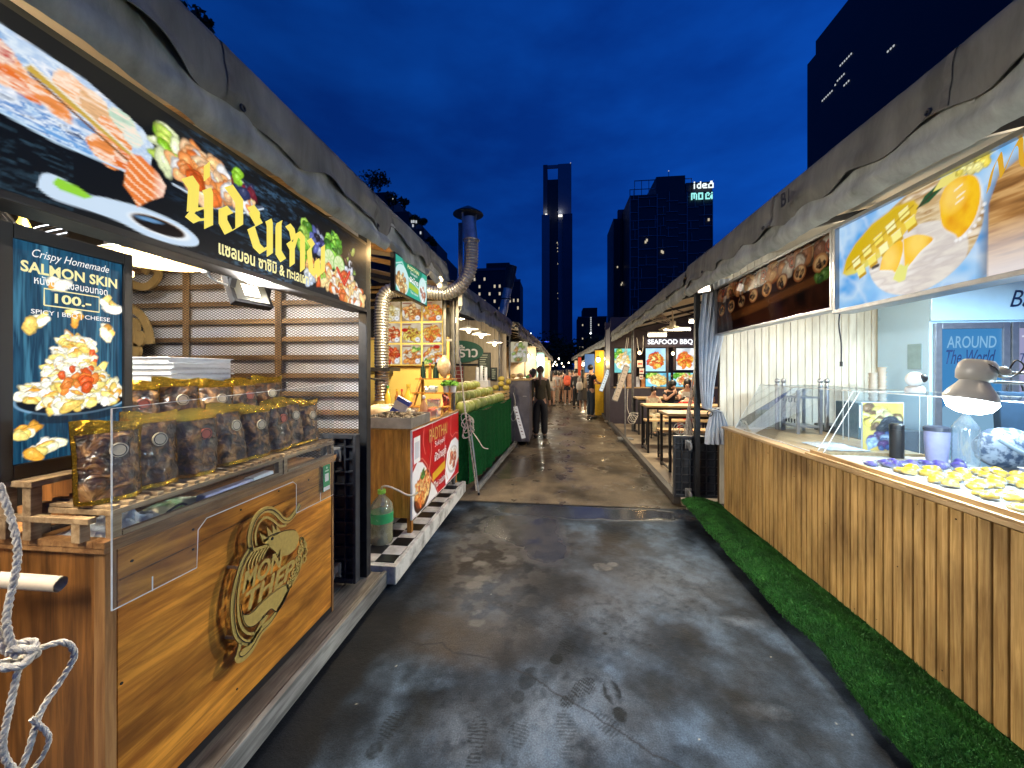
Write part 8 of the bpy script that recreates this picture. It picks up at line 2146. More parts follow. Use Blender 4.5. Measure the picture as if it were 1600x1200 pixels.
def person(label, loc, face, h=1.68, top=(.5, .5, .5), sleeve='short', bottom='trousers', bcol=(.02, .02, .03), hair='long', hm=None, pose=None, shoes=(.03, .03, .03), seated=False, slim=1.0, group=None, headturn=0.0):
    """local axes: facing -y, right hand at -x; pose overrides joints (metres for a 1.7 m figure)"""
    k = h / 1.7
    t = thing('person', label, 'person', loc, group)
    P = dict(pelvis=(0, 0, .94), belly=(0, 0, 1.08), chest=(0, .005, 1.27), collar=(0, .01, 1.41), neck=(0, 0, 1.47), head=(0, -.012, 1.56), crown=(0, -.005, 1.655))
    for s, q in ((-1, 'R'), (1, 'L')):
        P.update({'sh' + q: (s * .155, .005, 1.385), 'el' + q: (s * .205, .02, 1.12), 'wr' + q: (s * .215, -.04, .89), 'ha' + q: (s * .215, -.055, .83),
                  'hip' + q: (s * .085, 0, .89), 'kn' + q: (s * .095, -.015, .50), 'an' + q: (s * .10, .02, .085), 'to' + q: (s * .115, -.13, .035)})
    if seated:
        P.update({'pelvis': (0, 0, .62), 'belly': (0, -.02, .76), 'chest': (0, -.05, .95), 'collar': (0, -.06, 1.09), 'neck': (0, -.08, 1.15), 'head': (0, -.11, 1.235), 'crown': (0, -.11, 1.33)})
        for s, q in ((-1, 'R'), (1, 'L')):
            P.update({'sh' + q: (s * .15, -.05, 1.065), 'el' + q: (s * .20, -.16, .88), 'wr' + q: (s * .10, -.34, .92), 'ha' + q: (s * .06, -.40, .94), 'hip' + q: (s * .085, -.03, .59), 'kn' + q: (s * .10, -.40, .56), 'an' + q: (s * .10, -.38, .15), 'to' + q: (s * .11, -.52, .10)})
    if pose: P.update(pose)
    RD = dict(pelvis=(.125, .095), belly=(.115, .085), chest=(.135, .095), collar=(.085, .065), neck=(.048, .05), head=(.072, .085), crown=(.055, .068))
    for q in 'RL': RD.update({'sh' + q: .055, 'el' + q: .038, 'wr' + q: .026, 'ha' + q: .03, 'hip' + q: .085, 'kn' + q: .052, 'an' + q: .035, 'to' + q: .03})
    def sc(n, f=1.0, add=0.0):
        r = RD[n]; r = r if isinstance(r, tuple) else (r, r)
        tor = slim if n in ('pelvis', 'belly', 'chest') else 1
        return (tuple(c * k for c in P[n]), tuple((x * f * tor + add) * k for x in r))
    spine = ['pelvis', 'belly', 'chest', 'collar', 'neck', 'head', 'crown']
    E = list(zip(spine[:-1], spine[1:])); J = {n: sc(n) for n in spine}
    for s, q in ((-1, 'R'), (1, 'L')):
        ch = ['collar', 'sh' + q, 'el' + q, 'wr' + q, 'ha' + q]; E += list(zip(ch[:-1], ch[1:]))
        ch2 = ['pelvis', 'hip' + q, 'kn' + q, 'an' + q, 'to' + q]; E += list(zip(ch2[:-1], ch2[1:]))
        for n in ch[1:] + ch2[1:]: J[n] = sc(n)
        w = Vector(P['ha' + q]); d = (w - Vector(P['wr' + q])).normalized(); u, v = frame_of(d)
        for i in range(5):
            n = 'f%s%d' % (q, i)
            if i == 4: tip = w + u * .045 + d * .03 - d * .03
            else: tip = w + d * (.075 - .008 * abs(i - 1.4)) + v * (.016 * (i - 1.5)) + u * .018
            J[n] = (tuple(c * k for c in tip), (.0085 * k, .0085 * k)); E.append(('ha' + q, n))
    nose = Vector(P['head']) + Vector((math.sin(headturn) * .105, -.105 * math.cos(headturn), -.01)); J['nose'] = (tuple(c * k for c in nose), (.014 * k, .016 * k)); E.append(('head', 'nose'))
    rz = face
    body = skin_mesh('body', J, E, 'pelvis', M_skin, t, loc, rz)
    # shirt
    cb = cloth(top)
    Jt = {n: sc(n, 1.1, .008) for n in ('pelvis', 'belly', 'chest', 'collar')}; Et = [('pelvis', 'belly'), ('belly', 'chest'), ('chest', 'collar')]
    Jt['pelvis'] = (tuple(np.array(Jt['pelvis'][0]) + np.array((0, 0, -.075))), tuple(1.22 * x for x in Jt['pelvis'][1]))
    for q in 'RL':
        Jt['sh' + q] = sc('sh' + q, 1.15, .008); Et.append(('collar', 'sh' + q))
        if sleeve == 'long': Jt['el' + q] = sc('el' + q, 1.25, .006); Jt['wr' + q] = sc('wr' + q, 1.3, .006); Et += [('sh' + q, 'el' + q), ('el' + q, 'wr' + q)]
        elif sleeve == 'short':
            a, b_ = np.array(P['sh' + q]), np.array(P['el' + q]); m = a + (b_ - a) * .6; Jt['sl' + q] = (tuple(m * k), (.062 * k, .062 * k)); Et.append(('sh' + q, 'sl' + q))
    skin_mesh('shirt', Jt, Et, 'chest', cb, t, loc, rz)
    # lower clothes
    if bottom in ('trousers', 'wide', 'shorts'):
        f = 1.35 if bottom == 'wide' else 1.12
        wv = (np.array(P['pelvis']) * .5 + np.array(P['belly']) * .5) * k
        Jl = {'pelvis': sc('pelvis', 1.1, .004), 'waist': (tuple(wv), (.125 * k * slim, .095 * k))}; El = [('pelvis', 'waist')]
        for q in 'RL':
            Jl['hip' + q] = sc('hip' + q, f * .95, .008); El.append(('pelvis', 'hip' + q))
            if bottom == 'shorts':
                a, b_ = np.array(P['hip' + q]), np.array(P['kn' + q]); Jl['m' + q] = (tuple((a + (b_ - a) * .5) * k), (.085 * k, .085 * k)); El.append(('hip' + q, 'm' + q))
            else:
                Jl['kn' + q] = sc('kn' + q, f * 1.15, .01); Jl['an' + q] = sc('an' + q, f * 1.4 if bottom == 'wide' else f * 1.3, .012); El += [('hip' + q, 'kn' + q), ('kn' + q, 'an' + q)]
        skin_mesh(bottom if bottom == 'shorts' else 'trousers', Jl, El, 'pelvis', cloth(bcol), t, loc, rz)
    elif bottom == 'skirt':
        b = MB(); b.lathe((0, 0, 0), [(.24 * k, .48 * k), (.21 * k, .65 * k), (.17 * k, .85 * k), (.14 * k, .98 * k)], 20); b.v = [tuple(Matrix.Rotation(rz, 3, 'Z') @ Vector(v) + Vector(loc)) for v in b.v]; b.build('skirt', cloth(bcol), t, smooth=60)
    for q in 'RL':
        a = Vector(P['an' + q]); b_ = Vector(P['to' + q]); Mz = Matrix.Rotation(rz, 3, 'Z')
        b = MB(); c = (a + b_) / 2; c.z = max(.04, min(a.z, b_.z) + .01) if not seated else b_.z + .01
        b.ell(Vector(loc) + Mz @ (c * k), (.05 * k, .125 * k, .042 * k), 12, 8, Mz, sq=.8); b.build('shoe', cloth(shoes), t, smooth=60)
    # hair
    hm = hm or M_hair; hc = (Vector(P['head']) * .4 + Vector(P['crown']) * .6); Mz = Matrix.Rotation(rz, 3, 'Z'); Mh = Matrix.Rotation(rz + headturn, 3, 'Z')
    b = MB()
    b.ell(Vector(loc) + Mz @ ((hc + Vector((0, .018, .012))) * k), (.088 * k, .098 * k, .098 * k), 16, 10, Mh, jit=.04, seed=len(label))
    if hair in ('long', 'pony'):
        nk = Vector(P['neck'])
        w_ = .075 if hair == 'long' else .035
        pts = [hc + Vector((0, .06, .0)), hc + Vector((0, .085, -.10)), nk + Vector((0, .095, -.02)), nk + Vector((0, .11, -.16)), nk + Vector((0, .11, -.28 if hair == 'long' else -.2))]
        b.tube([Vector(loc) + Mz @ (Vector(q) * k) for q in smooth_path([tuple(x) for x in pts], 4)], [w_ * k * (1 - .02 * i) for i in range(17)], 10)
    elif hair == 'bob':
        b.ell(Vector(loc) + Mz @ ((hc + Vector((0, .03, -.07))) * k), (.095 * k, .08 * k, .09 * k), 14, 8, Mh)
    elif hair == 'bun':
        b.ell(Vector(loc) + Mz @ ((hc + Vector((0, .07, .09))) * k), (.045 * k, .045 * k, .045 * k), 10, 8, Mh)
    b.build('hair', hm, t, smooth=60)
    b = MB()
    for s in (-1, 1): b.ell(Vector(loc) + Mz @ (Vector(P['head']) * k) + Mh @ (Vector((s * .03, -.076, .012)) * k), (.010 * k, .006 * k, .006 * k), 8, 6, Mh)
    b.build('eyes', M_black, t)
    b = MB(); b.ell(Vector(loc) + Mz @ (Vector(P['head']) * k) + Mh @ (Vector((0, -.078, -.05)) * k), (.022 * k, .006 * k, .006 * k), 8, 6, Mh); b.build('mouth', plain('lips', (.35, .10, .09)) if 'lips' not in MATS else MATS['lips'], t)
    t['_rz'] = rz
    del t['_rz']
    return t
PI = math.pi
walk = dict(knR=(-.09, -.10, .52), anR=(-.09, -.02, .12), toR=(-.10, -.15, .05), knL=(.09, .02, .50), anL=(.095, .14, .12), toL=(.10, .03, .035))
person('person in a dark olive long sleeved top and wide black trousers seen from behind', (-.36, 9.16, .006), PI, 1.70, (.055, .045, .022), 'long', 'wide', (.008, .008, .011), 'pony', M_hairb, slim=.95)
person('person in dark clothes beside the cabinet looking down at a phone', (-.64, 10.1, .006), PI / 2 + .2, 1.66, (.012, .012, .016), 'short', 'trousers', (.01, .01, .014), 'bob', pose=dict(elR=(-.18, -.05, 1.13), wrR=(-.08, -.26, 1.2), haR=(-.05, -.32, 1.22), elL=(.18, -.05, 1.13), wrL=(.08, -.26, 1.2), haL=(.05, -.32, 1.22), head=(0, -.05, 1.55), crown=(0, -.07, 1.645)))
person('person in a white top and beige trousers walking away', (.02, 18.5, .006), PI, 1.62, (.62, .58, .5), 'short', 'trousers', (.55, .46, .34), 'bob', pose=walk, shoes=(.5, .45, .4))
person('person in pale shorts half hidden behind the white top', (.28, 19.2, .006), PI, 1.55, (.55, .42, .32), 'short', 'shorts', (.3, .24, .2), 'short')
wb = person('person wearing a bright coral backpack and shorts', (.55, 18.2, .006), PI, 1.66, (.02, .02, .025), 'short', 'shorts', (.03, .03, .04), 'long', shoes=(.7, .7, .7), pose=walk)
t = thing('backpack', 'bright coral backpack worn by the person in shorts', 'backpack', (.55, 18.0, 1.0))
b = MB(); b.ell((.55, 18.03, 1.16), (.18, .13, .24), 18, 12, sq=.75); b.build('bag', plain('coral_fabric', (.80, .13, .05), rough=.7), t, smooth=60)
b = MB(); b.ell((.55, 17.92, 1.06), (.13, .06, .11), 14, 9, sq=.75); b.build('pocket', MATS['coral_fabric'], t, smooth=60)
b = MB(); b.tube([(.48, 18.1, 1.38), (.47, 18.28, 1.40), (.45, 18.33, 1.25)], .015, 6); b.tube([(.62, 18.1, 1.38), (.63, 18.28, 1.40), (.65, 18.33, 1.25)], .015, 6); b.build('strap', M_black, t)
person('person in a white tee and dark trousers beside the coral backpack', (.96, 18.6, .006), PI + .3, 1.68, (.55, .55, .58), 'short', 'trousers', (.012, .012, .018), 'bob', shoes=(.7, .7, .7), pose=walk)
person('child with dark hair walking ahead of the crowd', (-.12, 20.5, .006), PI, 1.35, (.10, .08, .08), 'short', 'shorts', (.05, .05, .06), 'bob')
person('person in black far down the lane', (.75, 22, .006), PI, 1.7, (.02, .02, .025), 'short', 'trousers', (.02, .02, .025), 'short')
person('person in pink far down the lane', (.35, 24, .006), 0, 1.6, (.5, .25, .25), 'short', 'trousers', (.05, .05, .08), 'long')
person('person in tan at the far end of the lane', (.05, 26, .006), 0, 1.66, (.4, .3, .2), 'short', 'trousers', (.03, .03, .04), 'short')
person('person in a dark jacket just left of the white shoulder bag', (.88, 16.6, .006), PI - .3, 1.68, (.02, .018, .02), 'long', 'trousers', (.012, .012, .015), 'short')
person('person in a skirt with long hair and a white shoulder bag', (1.06, 15.3, .006), PI - .2, 1.64, (.30, .26, .22), 'short', 'skirt', (.04, .035, .035), 'long', shoes=(.6, .5, .4))
t = thing('shoulder_bag', 'white shoulder bag hanging behind the person in a skirt', 'bag', (.95, 15.1, .9))
b = MB(); b.ell((.93, 15.12, 1.02), (.13, .08, .17), 16, 10, sq=.7); b.build('bag', plain('bag_cream', (.62, .56, .48)), t, smooth=60)
b = MB(); b.tube([(.86, 15.14, 1.15), (.93, 15.18, 1.42), (1.0, 15.2, 1.42), (1.0, 15.14, 1.15)], .012, 6); b.build('strap', MATS['bag_cream'], t)
mb_ = person('person in a black printed tee and dark jeans facing the stalls', (1.18, 13.2, .006), PI / 2 + .45, 1.80, (.010, .010, .014), 'short', 'trousers', (.018, .03, .05), 'short', headturn=.2, pose=dict(elR=(-.2, -.12, 1.16), wrR=(-.16, -.34, 1.10), haR=(-.15, -.40, 1.10), elL=(.20, -.08, 1.14), wrL=(.16, -.28, 1.10), haL=(.15, -.34, 1.1)))
b = MB()
for (u, z, w, hh) in ((-.055, 1.36, .05, .03), (.005, 1.35, .05, .03), (-.05, 1.29, .04, .03), (.0, 1.28, .06, .035), (-.03, 1.18, .10, .012), (-.03, 1.14, .09, .012), (-.03, 1.10, .10, .012)):
    Mz = Matrix.Rotation(PI / 2 + .45, 3, 'Z'); c = Vector((1.18, 13.2, 0)) + Mz @ Vector((u * 1.1, .131, z * 1.06)); b.box(c, (w, .012, hh), Mz)
b.build('shirt_print', plain('print_white', (.6, .6, .58)), mb_)
crowd = [(-.16, 17.6, 1.62, 'short', (.5, .42, .33), (.35, .3, .25), 'long', 'in a beige tee just left of the white top'), (.18, 19.9, 1.58, 'short', (.09, .08, .10), (.02, .02, .03), 'bob', 'in a grey tee between the white top and the coral backpack'), (.80, 19.6, 1.66, 'short', (.62, .60, .56), (.05, .06, .09), 'pony', 'with a ponytail and a white blouse right of the coral backpack'),
 (.62, 20.4, 1.70, 'long', (.10, .10, .14), (.03, .03, .04), 'short', 'in a slate jacket behind the coral backpack'), (-.10, 22.5, 1.6, 'short', (.55, .2, .15), (.2, .18, .15), 'long', 'in a rust coloured top at the left of the crowd'), (.95, 20.2, 1.7, 'short', (.2, .25, .4), (.02, .02, .03), 'short', 'in a denim blue tee at the right of the crowd'), (.2, 21.5, 1.64, 'short', (.7, .66, .6), (.3, .25, .2), 'bob', 'in a cream tee deep inside the crowd'), (.84, 23.5, 1.68, 'short', (.6, .55, .5), (.1, .1, .12), 'short', 'in a pale shirt at the back of the crowd'), (.5, 27, 1.66, 'short', (.3, .12, .1), (.05, .05, .05), 'short', 'in a maroon top at the very back of the crowd')]
for i, (x, y, h, sl, tc_, bc, hr, lab) in enumerate(crowd):
    person('person ' + lab, (x, y, .006), PI + (i % 3 - 1) * .35, h, tc_, sl, 'trousers' if i % 2 else 'shorts', bc, hr, pose=walk if i % 3 else None, headturn=(i % 5 - 2) * .25, group=None)
# diners and vendor
person('seated person with dark hair eating at the furthest table, facing us', (2.70, 9.25 + .35, .06), .35, 1.66, (.02, .02, .025), 'short', 'trousers', (.03, .03, .05), 'long', seated=True, pose=dict(head=(0, -.15, 1.21), crown=(0, -.18, 1.30), wrR=(-.06, -.3, 1.05), haR=(-.03, -.27, 1.12)))
person('seated child in a cream top beside the person eating', (2.28, 9.45, .06), .2, 1.45, (.55, .48, .34), 'short', 'trousers', (.5, .45, .3), 'short', seated=True)
person('seated diner in white leaning over the furthest table', (3.15, 9.65, .06), -.3, 1.66, (.62, .58, .50), 'short', 'trousers', (.1, .1, .12), 'bob', seated=True)
person('seated diner in a black shirt seen from behind by the curtain', (3.12, 8.55, .06), PI - .3, 1.72, (.010, .010, .013), 'short', 'trousers', (.02, .02, .03), 'short', seated=True)
person('seated diner in a red top at the middle of the seating', (2.78, 8.5, .06), PI - .1, 1.40, (.62, .03, .02), 'short', 'trousers', (.5, .03, .02), 'short', seated=True, pose=dict(head=(0, -.2, 1.08), crown=(0, -.27, 1.13)))
person('vendor in black bending down inside the seafood stall', (3.36, 12.1, .05), -.7, 1.70, (.010, .010, .013), 'short', 'trousers', (.02, .02, .02), 'short', pose=dict(head=(0, -.16, 1.60), crown=(0, -.20, 1.69), neck=(0, -.07, 1.5)))
# ================================================================== city beyond the market
M_tow = mat('tower_dark', (.012, .014, .022), rough=.5, scale=.2, var=.3)
M_towl = mat('tower_concrete', (.16, .18, .23), rough=.7, scale=.05, var=.12)
M_towm = mat('tower_mid', (.07, .08, .11), rough=.7, scale=.08, var=.2)
M_win = emit('lit_window', (1.0, .86, .62), 0.55, False)
M_winw = emit('lit_window_white', (.9, .95, 1.0), 0.55, False)
M_trim = mat('tower_trim', (.26, .28, .34), rough=.6, scale=.1, var=.2)
t = thing('slim_tower', 'slim dark tower with pale fins and an open frame top', 'tower', (2, 310, 0))
b = MB(); b.bx(-6.25, 1.85, 301, 330, 0, 151.0); b.build('core', M_tow, t)
b = MB(); b.bx(-9.6, -6.3, 300, 331, 0, 162.3); b.build('left_fin', M_towm, t)
b = MB(); b.bx(-10.6, -4.6, 297, 299.8, 0, 122.3); b.build('left_buttress', M_towl, t)
b = MB(); b.bx(1.9, 12.2, 300, 331, 0, 162.3); b.build('right_slab', M_towl, t)
b = MB(); b.bx(5.6, 12.8, 297, 299.8, 0, 122.3); b.build('right_buttress', M_towm, t)
b = MB(); b.bx(-6.29, 1.89, 300.3, 301.5, 159.6, 162.0); b.build('top_beam', M_towl, t)
b = MB(); b.bx(-8.0, -6.4, 298.5, 299.9, 122.5, 123.6); b.bx(2.2, 5.2, 298.5, 299.9, 121.2, 122.4); b.build('cap_lights', emit('cap_light', (1, .95, .85), 1.6), t)
for x, z in ((-7.4, 126), (3.4, 125)): point_light(t, (x, 298.0, z), 260, (1, .95, .85), .5)
b = MB(); rr = random.Random(4)
for (x, z, w, h) in ((2.2, 101, 1, 1.3), (3.0, 99.5, .8, 1.6), (2.4, 97, 1, 1), (2.6, 94.5, 1.6, .8), (2.8, 84.6, 1.3, 1.4), (2.7, 62, .6, .6), (2.9, 58, .6, .6)):
    b.bx(x * 1.0 - 1.2, x + w * .6 - 1.2, 300.6, 300.95, z, z + h * .8)
b.build('lit_windows', M_win, t)
b = MB(); b.bx(11.6, 11.9, 305, 305.3, 162.3, 165); b.build('mast', M_tow, t)
b = MB(); b.ell((11.75, 305, 165.2), (.35, .35, .35), 8, 6); b.build('beacon', M_winw, t)
t = thing('condo_tower', 'dark condominium tower with a grid facade and a lit rooftop sign', 'tower', (64, 240, 0))
b = MB(); b.bx(41.5, 86, 222, 262, 0, 100.4); b.build('body', M_tow, t)
b = MB(); b.bx(56, 71.5, 222.5, 255, 100.5, 110.3); b.build('crown_block', M_tow, t)
b = MB(); b.bx(72.0, 86, 223, 240, 100.5, 106.3); b.build('sign_block', M_tow, t)
b = MB(); rr = random.Random(9)
cols = [41.6, 46.0, 56.2, 61, 67.5, 72.2, 78.5, 85.6]
for x in (41.6, 46.0, 56.2, 72.2, 85.6): b.bx(x - .14, x + .14, 221.4, 221.97, 25, 100.3)
for i in range(len(cols) - 1):
    z = 30 + rr.uniform(0, 4)
    while z < 100:
        b.bx(cols[i] + .15, cols[i + 1] - .15, 221.5, 221.97, z, z + .24)
        if rr.random() < .5:
            xm = rr.uniform(cols[i] + 1, cols[i + 1] - 1); b.bx(xm - .1, xm + .1, 221.5, 221.97, z + .25, z + rr.uniform(4, 7))
        z += rr.uniform(4, 7.5)
b.build('facade_grid', M_trim, t)
b = MB()
for (x0, x1, z0, z1) in ((41.6, 56, 104.0, 104.3), (44.2, 56, 108.8, 109.2), (41.6, 42, 100.4, 104), (44.2, 44.5, 100.4, 109), (48, 48.3, 100.4, 109), (52, 52.3, 100.4, 109), (71.6, 75, 108.5, 108.8), (75, 75.3, 100.4, 108.8)): b.bx(x0, x1, 223, 223.4, z0, z1)
b.build('roof_frame', M_trim, t)
b = MB(); b.ell((65, 235, 110.5), (3, 3, 2), 14, 8); b.build('roof_dome', M_tow, t)
M_neonw = emit('roof_sign_white', (.85, .98, 1.0), 1.3, False); M_neont = emit('roof_sign_teal', (.35, .95, .9), 1.1, False)
def pix(rows, x0, z0, s_, m, par):
    b = MB()
    for r_, row in enumerate(rows):
        for c_, ch in enumerate(row):
            if ch == '#': b.bx(x0 + c_ * s_, x0 + c_ * s_ + s_ * .98, 220.9, 221.3, z0 - r_ * s_, z0 - r_ * s_ + s_ * .98)
    b.build('sign_lettering', m, par)
pix(['#.....#.........##.', '......#.........##.', '#...###..###...####', '#..#..#.#..##.#...#', '#..#..#.####..#...#', '#..#..#.#.....#...#', '#...###..####.#####'], 75.6, 105.2, .54, M_neonw, t)
pix(['####..####...##..#', '#.#.#.#..#..#..#..', '#.#.#.#..#..#.#..#', '#.#.#.#..#..#...##', '#.#.#.#..#..#...##', '#...#.####..####.#'], 74.2, 99.0, .62, M_neont, t)
b = MB()
for (x, z) in ((50.2, 74), (58.2, 67.4), (58.8, 66.9), (83, 84), (49.5, 73)): b.bx(x, x + .9, 221.2, 221.45, z, z + 1.4)
b.build('lit_windows', M_win, t)
b = MB(); b.bx(63, 63.2, 224, 224.2, 110.3, 114); b.build('mast', M_tow, t)
b = MB(); b.ell((63.1, 224, 114), (.3, .3, .3), 8, 6); b.build('beacon', M_winw, t)
t = thing('apartment_tower', 'narrow dark tower standing left of the condominium', 'tower', (40, 260, 0))
b = MB(); b.bx(36, 50, 246, 275, 0, 97); b.build('body', M_tow, t)
b = MB()
for x in (36.2, 39.4, 42.8): b.bx(x - .15, x + .15, 245.4, 245.95, 20, 97)
b.bx(39, 46, 247, 250, 97, 103); b.build('fins', M_towm, t)
b = MB()
for (x, z) in ((38, 66), (41, 56), (40.4, 55), (43.4, 46), (43.4, 44.8)): b.bx(x, x + .7, 245.2, 245.38, z, z + 1.1)
b.build('lit_windows', M_win, t)
def block(label, x0, x1, y0, y1, h, seed, nwin, zmin=10, m=None, steps=()):
    t = thing('apartment_block', label, 'building', ((x0 + x1) / 2, (y0 + y1) / 2, 0))
    b = MB(); b.bx(x0, x1, y0, y1, 0, h); b.build('walls', m or M_tow, t)
    for (sx0, sx1, sh) in steps:
        b = MB(); b.bx(sx0, sx1, y0 + 2, y1, h, sh); b.build('roof_block', m or M_tow, t)
    b = MB(); b.bx(x0 - .2, x1 + .2, y0 - .25, y0 - .03, h - .6, h + .4); b.build('parapet', M_towm, t)
    b = MB(); rr = random.Random(seed)
    nx = max(2, int((x1 - x0) / 2.0)); nz_ = int((h - zmin) / 3)
    for i in range(nwin):
        x = x0 + (x1 - x0) * (rr.randrange(nx) + .3) / nx; z = zmin + 3 * rr.randrange(max(1, nz_)); w = (x1 - x0) / nx * .35
        b.bx(x, x + w, y0 - .05, y0 - .012, z, z + 1.2)
    b.build('lit_windows', M_win, t)
    return t
block('dark apartment block behind the left chimney pipe', -37.5, -17, 152, 170, 42.5, 3, 26, 20, steps=((-28, -18.5, 45.5),))
block('darker low block right behind the chimney pipe block', -17.2, -13.9, 151, 165, 37.5, 5, 5, 20)
block('distant stepped block with a column of white lights', 15, 34, 262, 280, 38, 7, 14, 14, steps=((18.5, 28, 44.5),))
b = MB()
for k in range(14): b.bx(23.2, 23.9, 261.3, 261.7, 20 + 1.3 * k, 20.9 + 1.3 * k)
t = thing('facade_lights', 'vertical column of white lights on the distant stepped block', 'lights', (23.5, 261.5, 20)); b.build('lamps', M_winw, t); b = MB(); b.bx(23.0, 24.1, 261.72, 261.9, 19.5, 38.5); b.build('rail', M_tow, t)
block('low distant block with a blue roof light', -12, -3, 240, 260, 19, 9, 6, 6)
t = thing('roof_light', 'blue strip light on a low distant roof', 'light', (-6, 239, 19.6)); b = MB(); b.bx(-9, -4, 238.6, 239, 19.6, 20.2); b.build('strip', emit('blue_strip', (.05, .12, 1.0), 1.5, False), t); b = MB(); b.bx(-9.2, -3.8, 239.05, 239.3, 19.4, 20.3); b.build('mount', M_tow, t)
# big tower at the right
t = thing('office_tower', 'huge black tower looming over the right canopy', 'tower', (80, 80, 0))
b = MB(); b.bx(60, 105, 40, 96.5, 0, 78.2); b.build('body', M_tow, t)
b = MB(); b.bx(60.3, 100, 96.6, 100, 0, 75.5); b.build('side_wing', M_tow, t)
b = MB()
for (y0, y1, z) in ((85.5, 88.5, 66.2), (91, 94, 62.6), (87.5, 89.8, 63.6), (86.2, 87.9, 61.2), (90, 90.6, 63.2), (75.6, 77, 59.5)):
    k = y0
    while k < y1: b.bx(59.9, 59.97, k, k + .3, z, z + .3); k += .6
b.build('lit_windows', M_winw, t)
# terraced building with trees at the left
t = thing('terraced_building', 'dark stepped building with planted terraces beyond the left canopy', 'building', (-36, 95, 0))
for (x0, x1, h) in ((-60, -40.5, 45.5), (-40.4, -35.4, 40.5), (-35.3, -31.6, 36.2), (-31.5, -28.5, 31.5), (-28.4, -26.4, 26)):
    b = MB(); b.bx(x0, x1, 90, 110, 0, h); b.build('terrace_block', M_tow, t)
b = MB()
for (x, z) in ((-39.6, 43.2), (-34.8, 37.6), (-34.3, 37.6), (-33.7, 37.5), (-34.5, 36.6), (-32.6, 34.8), (-38.5, 38)): b.bx(x, x + .3, 89.7, 89.95, z, z + .6)
b.build('lit_windows', M_winw, t)
M_leaf = mat('night_leaf', (.03, .05, .018), rough=.8, scale=1.5, var=.5)
M_bark = mat('bark', (.05, .04, .03), rough=.9, scale=4)
def tree(x, y, z0, h, r, seed, label, group='trees round the market', flat=1.0, n=900, ls=.5, trunk=True):
    t = thing('tree', label, 'tree', (x, y, z0), group)
    rr = random.Random(seed)
    b = MB(); b.tube(smooth_path([(x, y, z0), (x + r * .05, y, z0 + h * .3), (x - r * .04, y, z0 + h * .55), (x, y, z0 + h * .8)]), [max(.02, .035 * h * (1 - i / 22)) for i in range(19)], 8)
    for k in range(5):
        a = k * 1.3 + seed; b.tube([(x, y, z0 + h * (.4 + .06 * k)), (x + r * .5 * math.cos(a), y + r * .5 * math.sin(a), z0 + h * (.6 + .06 * k))], [.014 * h, .005 * h], 5)
    b.build('trunk', M_bark, t, smooth=60)
    cl = [(x + r * .6 * math.cos(k * 2.4 + seed) * rr.uniform(.3, 1), y + r * .6 * math.sin(k * 2.4 + seed) * rr.uniform(.3, 1), z0 + h * rr.uniform(.5, .95), r * rr.uniform(.3, .55)) for k in range(9)]
    vs = []; fs = []
    for i in range(n):
        c = rr.choice(cl); d = Vector((rr.gauss(0, 1), rr.gauss(0, 1), rr.gauss(0, .7) * flat)); d = d.normalized() * c[3] * rr.random() ** .4
        q = Vector(c[:3]) + d; u = Vector((rr.gauss(0, 1), rr.gauss(0, 1), rr.gauss(0, 1))).normalized() * ls * rr.uniform(.5, 1); v = u.cross(Vector((rr.gauss(0, 1), rr.gauss(0, 1), rr.gauss(0, 1)))).normalized() * ls * .45
        k = len(vs); vs += [q - u, q + v, q + u, q - v]; fs.append((k, k + 1, k + 2, k + 3))
    b = MB(); b.add(vs, fs); b.build('crown', M_leaf, t)
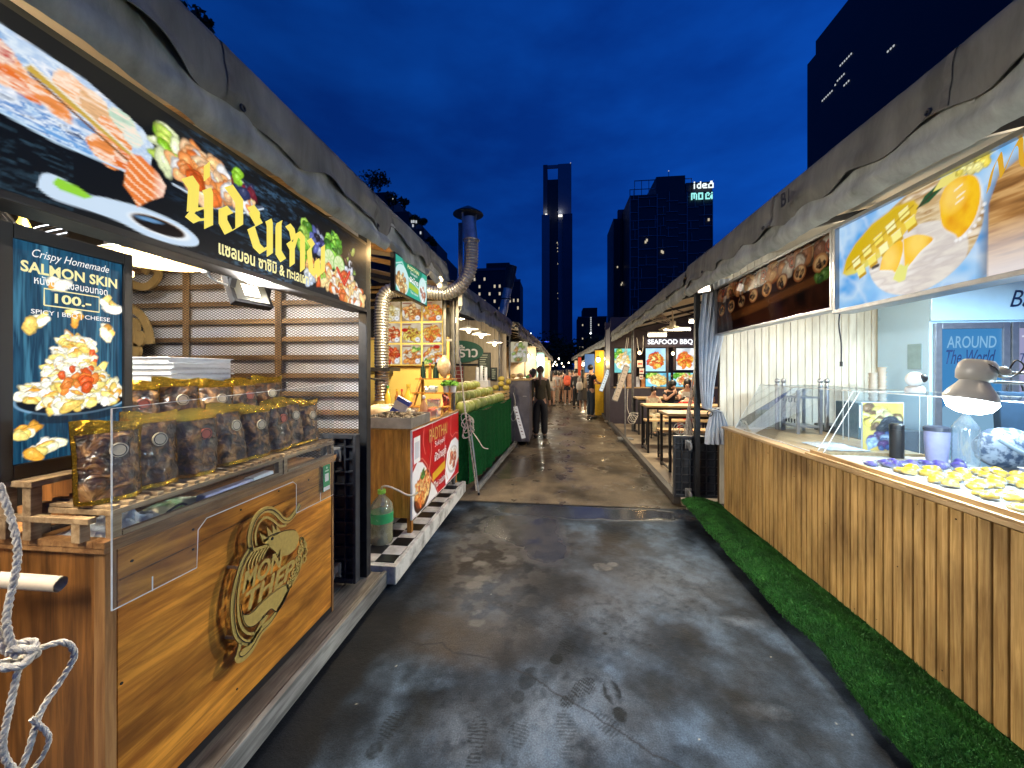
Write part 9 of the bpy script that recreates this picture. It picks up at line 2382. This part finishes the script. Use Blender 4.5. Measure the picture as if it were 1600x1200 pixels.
for i, (x, z, h, r) in enumerate(((-42.5, 45.5, 3.5, 3.2), (-39.5, 40.5, 4.2, 2.4), (-36.8, 40.5, 3.4, 1.8), (-34.2, 36.2, 3.4, 1.6), (-32.4, 36.2, 2.6, 1.4), (-30.2, 31.5, 2.6, 1.5), (-27.6, 26, 2.4, 1.3), (-46, 45.5, 6, 4))):
    tree(x, 89.5 + i * .4, z, h, r, i, 'dark shrubby tree on a terrace of the stepped building', 'trees on the terraces', n=300, ls=.45)
tree(-41.5, 40, 30, 14.8, 3.4, 40, 'dark tree top poking into the sky at the top left', None, n=700, ls=.5)
t = thing('garden_tower', 'dark planted tower top beyond the near left canopy', 'tower', (-48, 42, 0)); b = MB(); b.bx(-60, -43.5, 41, 60, 0, 40); b.build('walls', M_tow, t); b = MB(); b.bx(-60, -38.5, 38, 44, 28.8, 30); b.build('terrace', M_towm, t)
for i, (x, y, h, r) in enumerate(((-5.5, 52, 6.5, 3.4), (-2.2, 56, 5.6, 3.2), (1.6, 58, 5.4, 3.4), (5.0, 54, 6, 3.2), (-9, 50, 7, 3.5), (8.5, 56, 6.4, 3.2), (-.2, 64, 7, 4), (12, 60, 7.5, 4), (-13, 58, 8, 4))):
    tree(x, y, 0, h, r, 60 + i, ['round crowned dark tree left of the lane end', 'dark tree just left of the lane end', 'dark tree in the middle of the lane end', 'dark tree right of the lane end', 'tall dark tree behind the left far stalls', 'dark tree behind the right far stalls', 'taller dark tree behind the lane end trees', 'tall tree far right behind the stalls', 'tall tree far left behind the stalls'][i], 'trees at the end of the lane', n=800, ls=.35)
def street_lamp(x, y, h, label, pw):
    t = thing('street_lamp', label, 'street lamp', (x, y, 0), 'street lamps beyond the market')
    b = MB(); b.cyl((x, y, 0), (x, y, h), .09, .05, n=8); b.bar((x, y, h), (x, y - 1, h + .2), .06); b.build('pole', M_steel_d, t)
    b = MB(); b.ell((x, y - 1.1, h + .12), (.32, .4, .2), 10, 6); b.build('lamp_head', emit('street_white', (.9, .95, 1), 8.0) if 'street_white' not in MATS else MATS['street_white'], t)
street_lamp(-7.6, 118, 13, 'white street lamp glowing left of the slim tower base', 0); street_lamp(10.4, 118, 12.8, 'white street lamp glowing right of the slim tower base', 0)
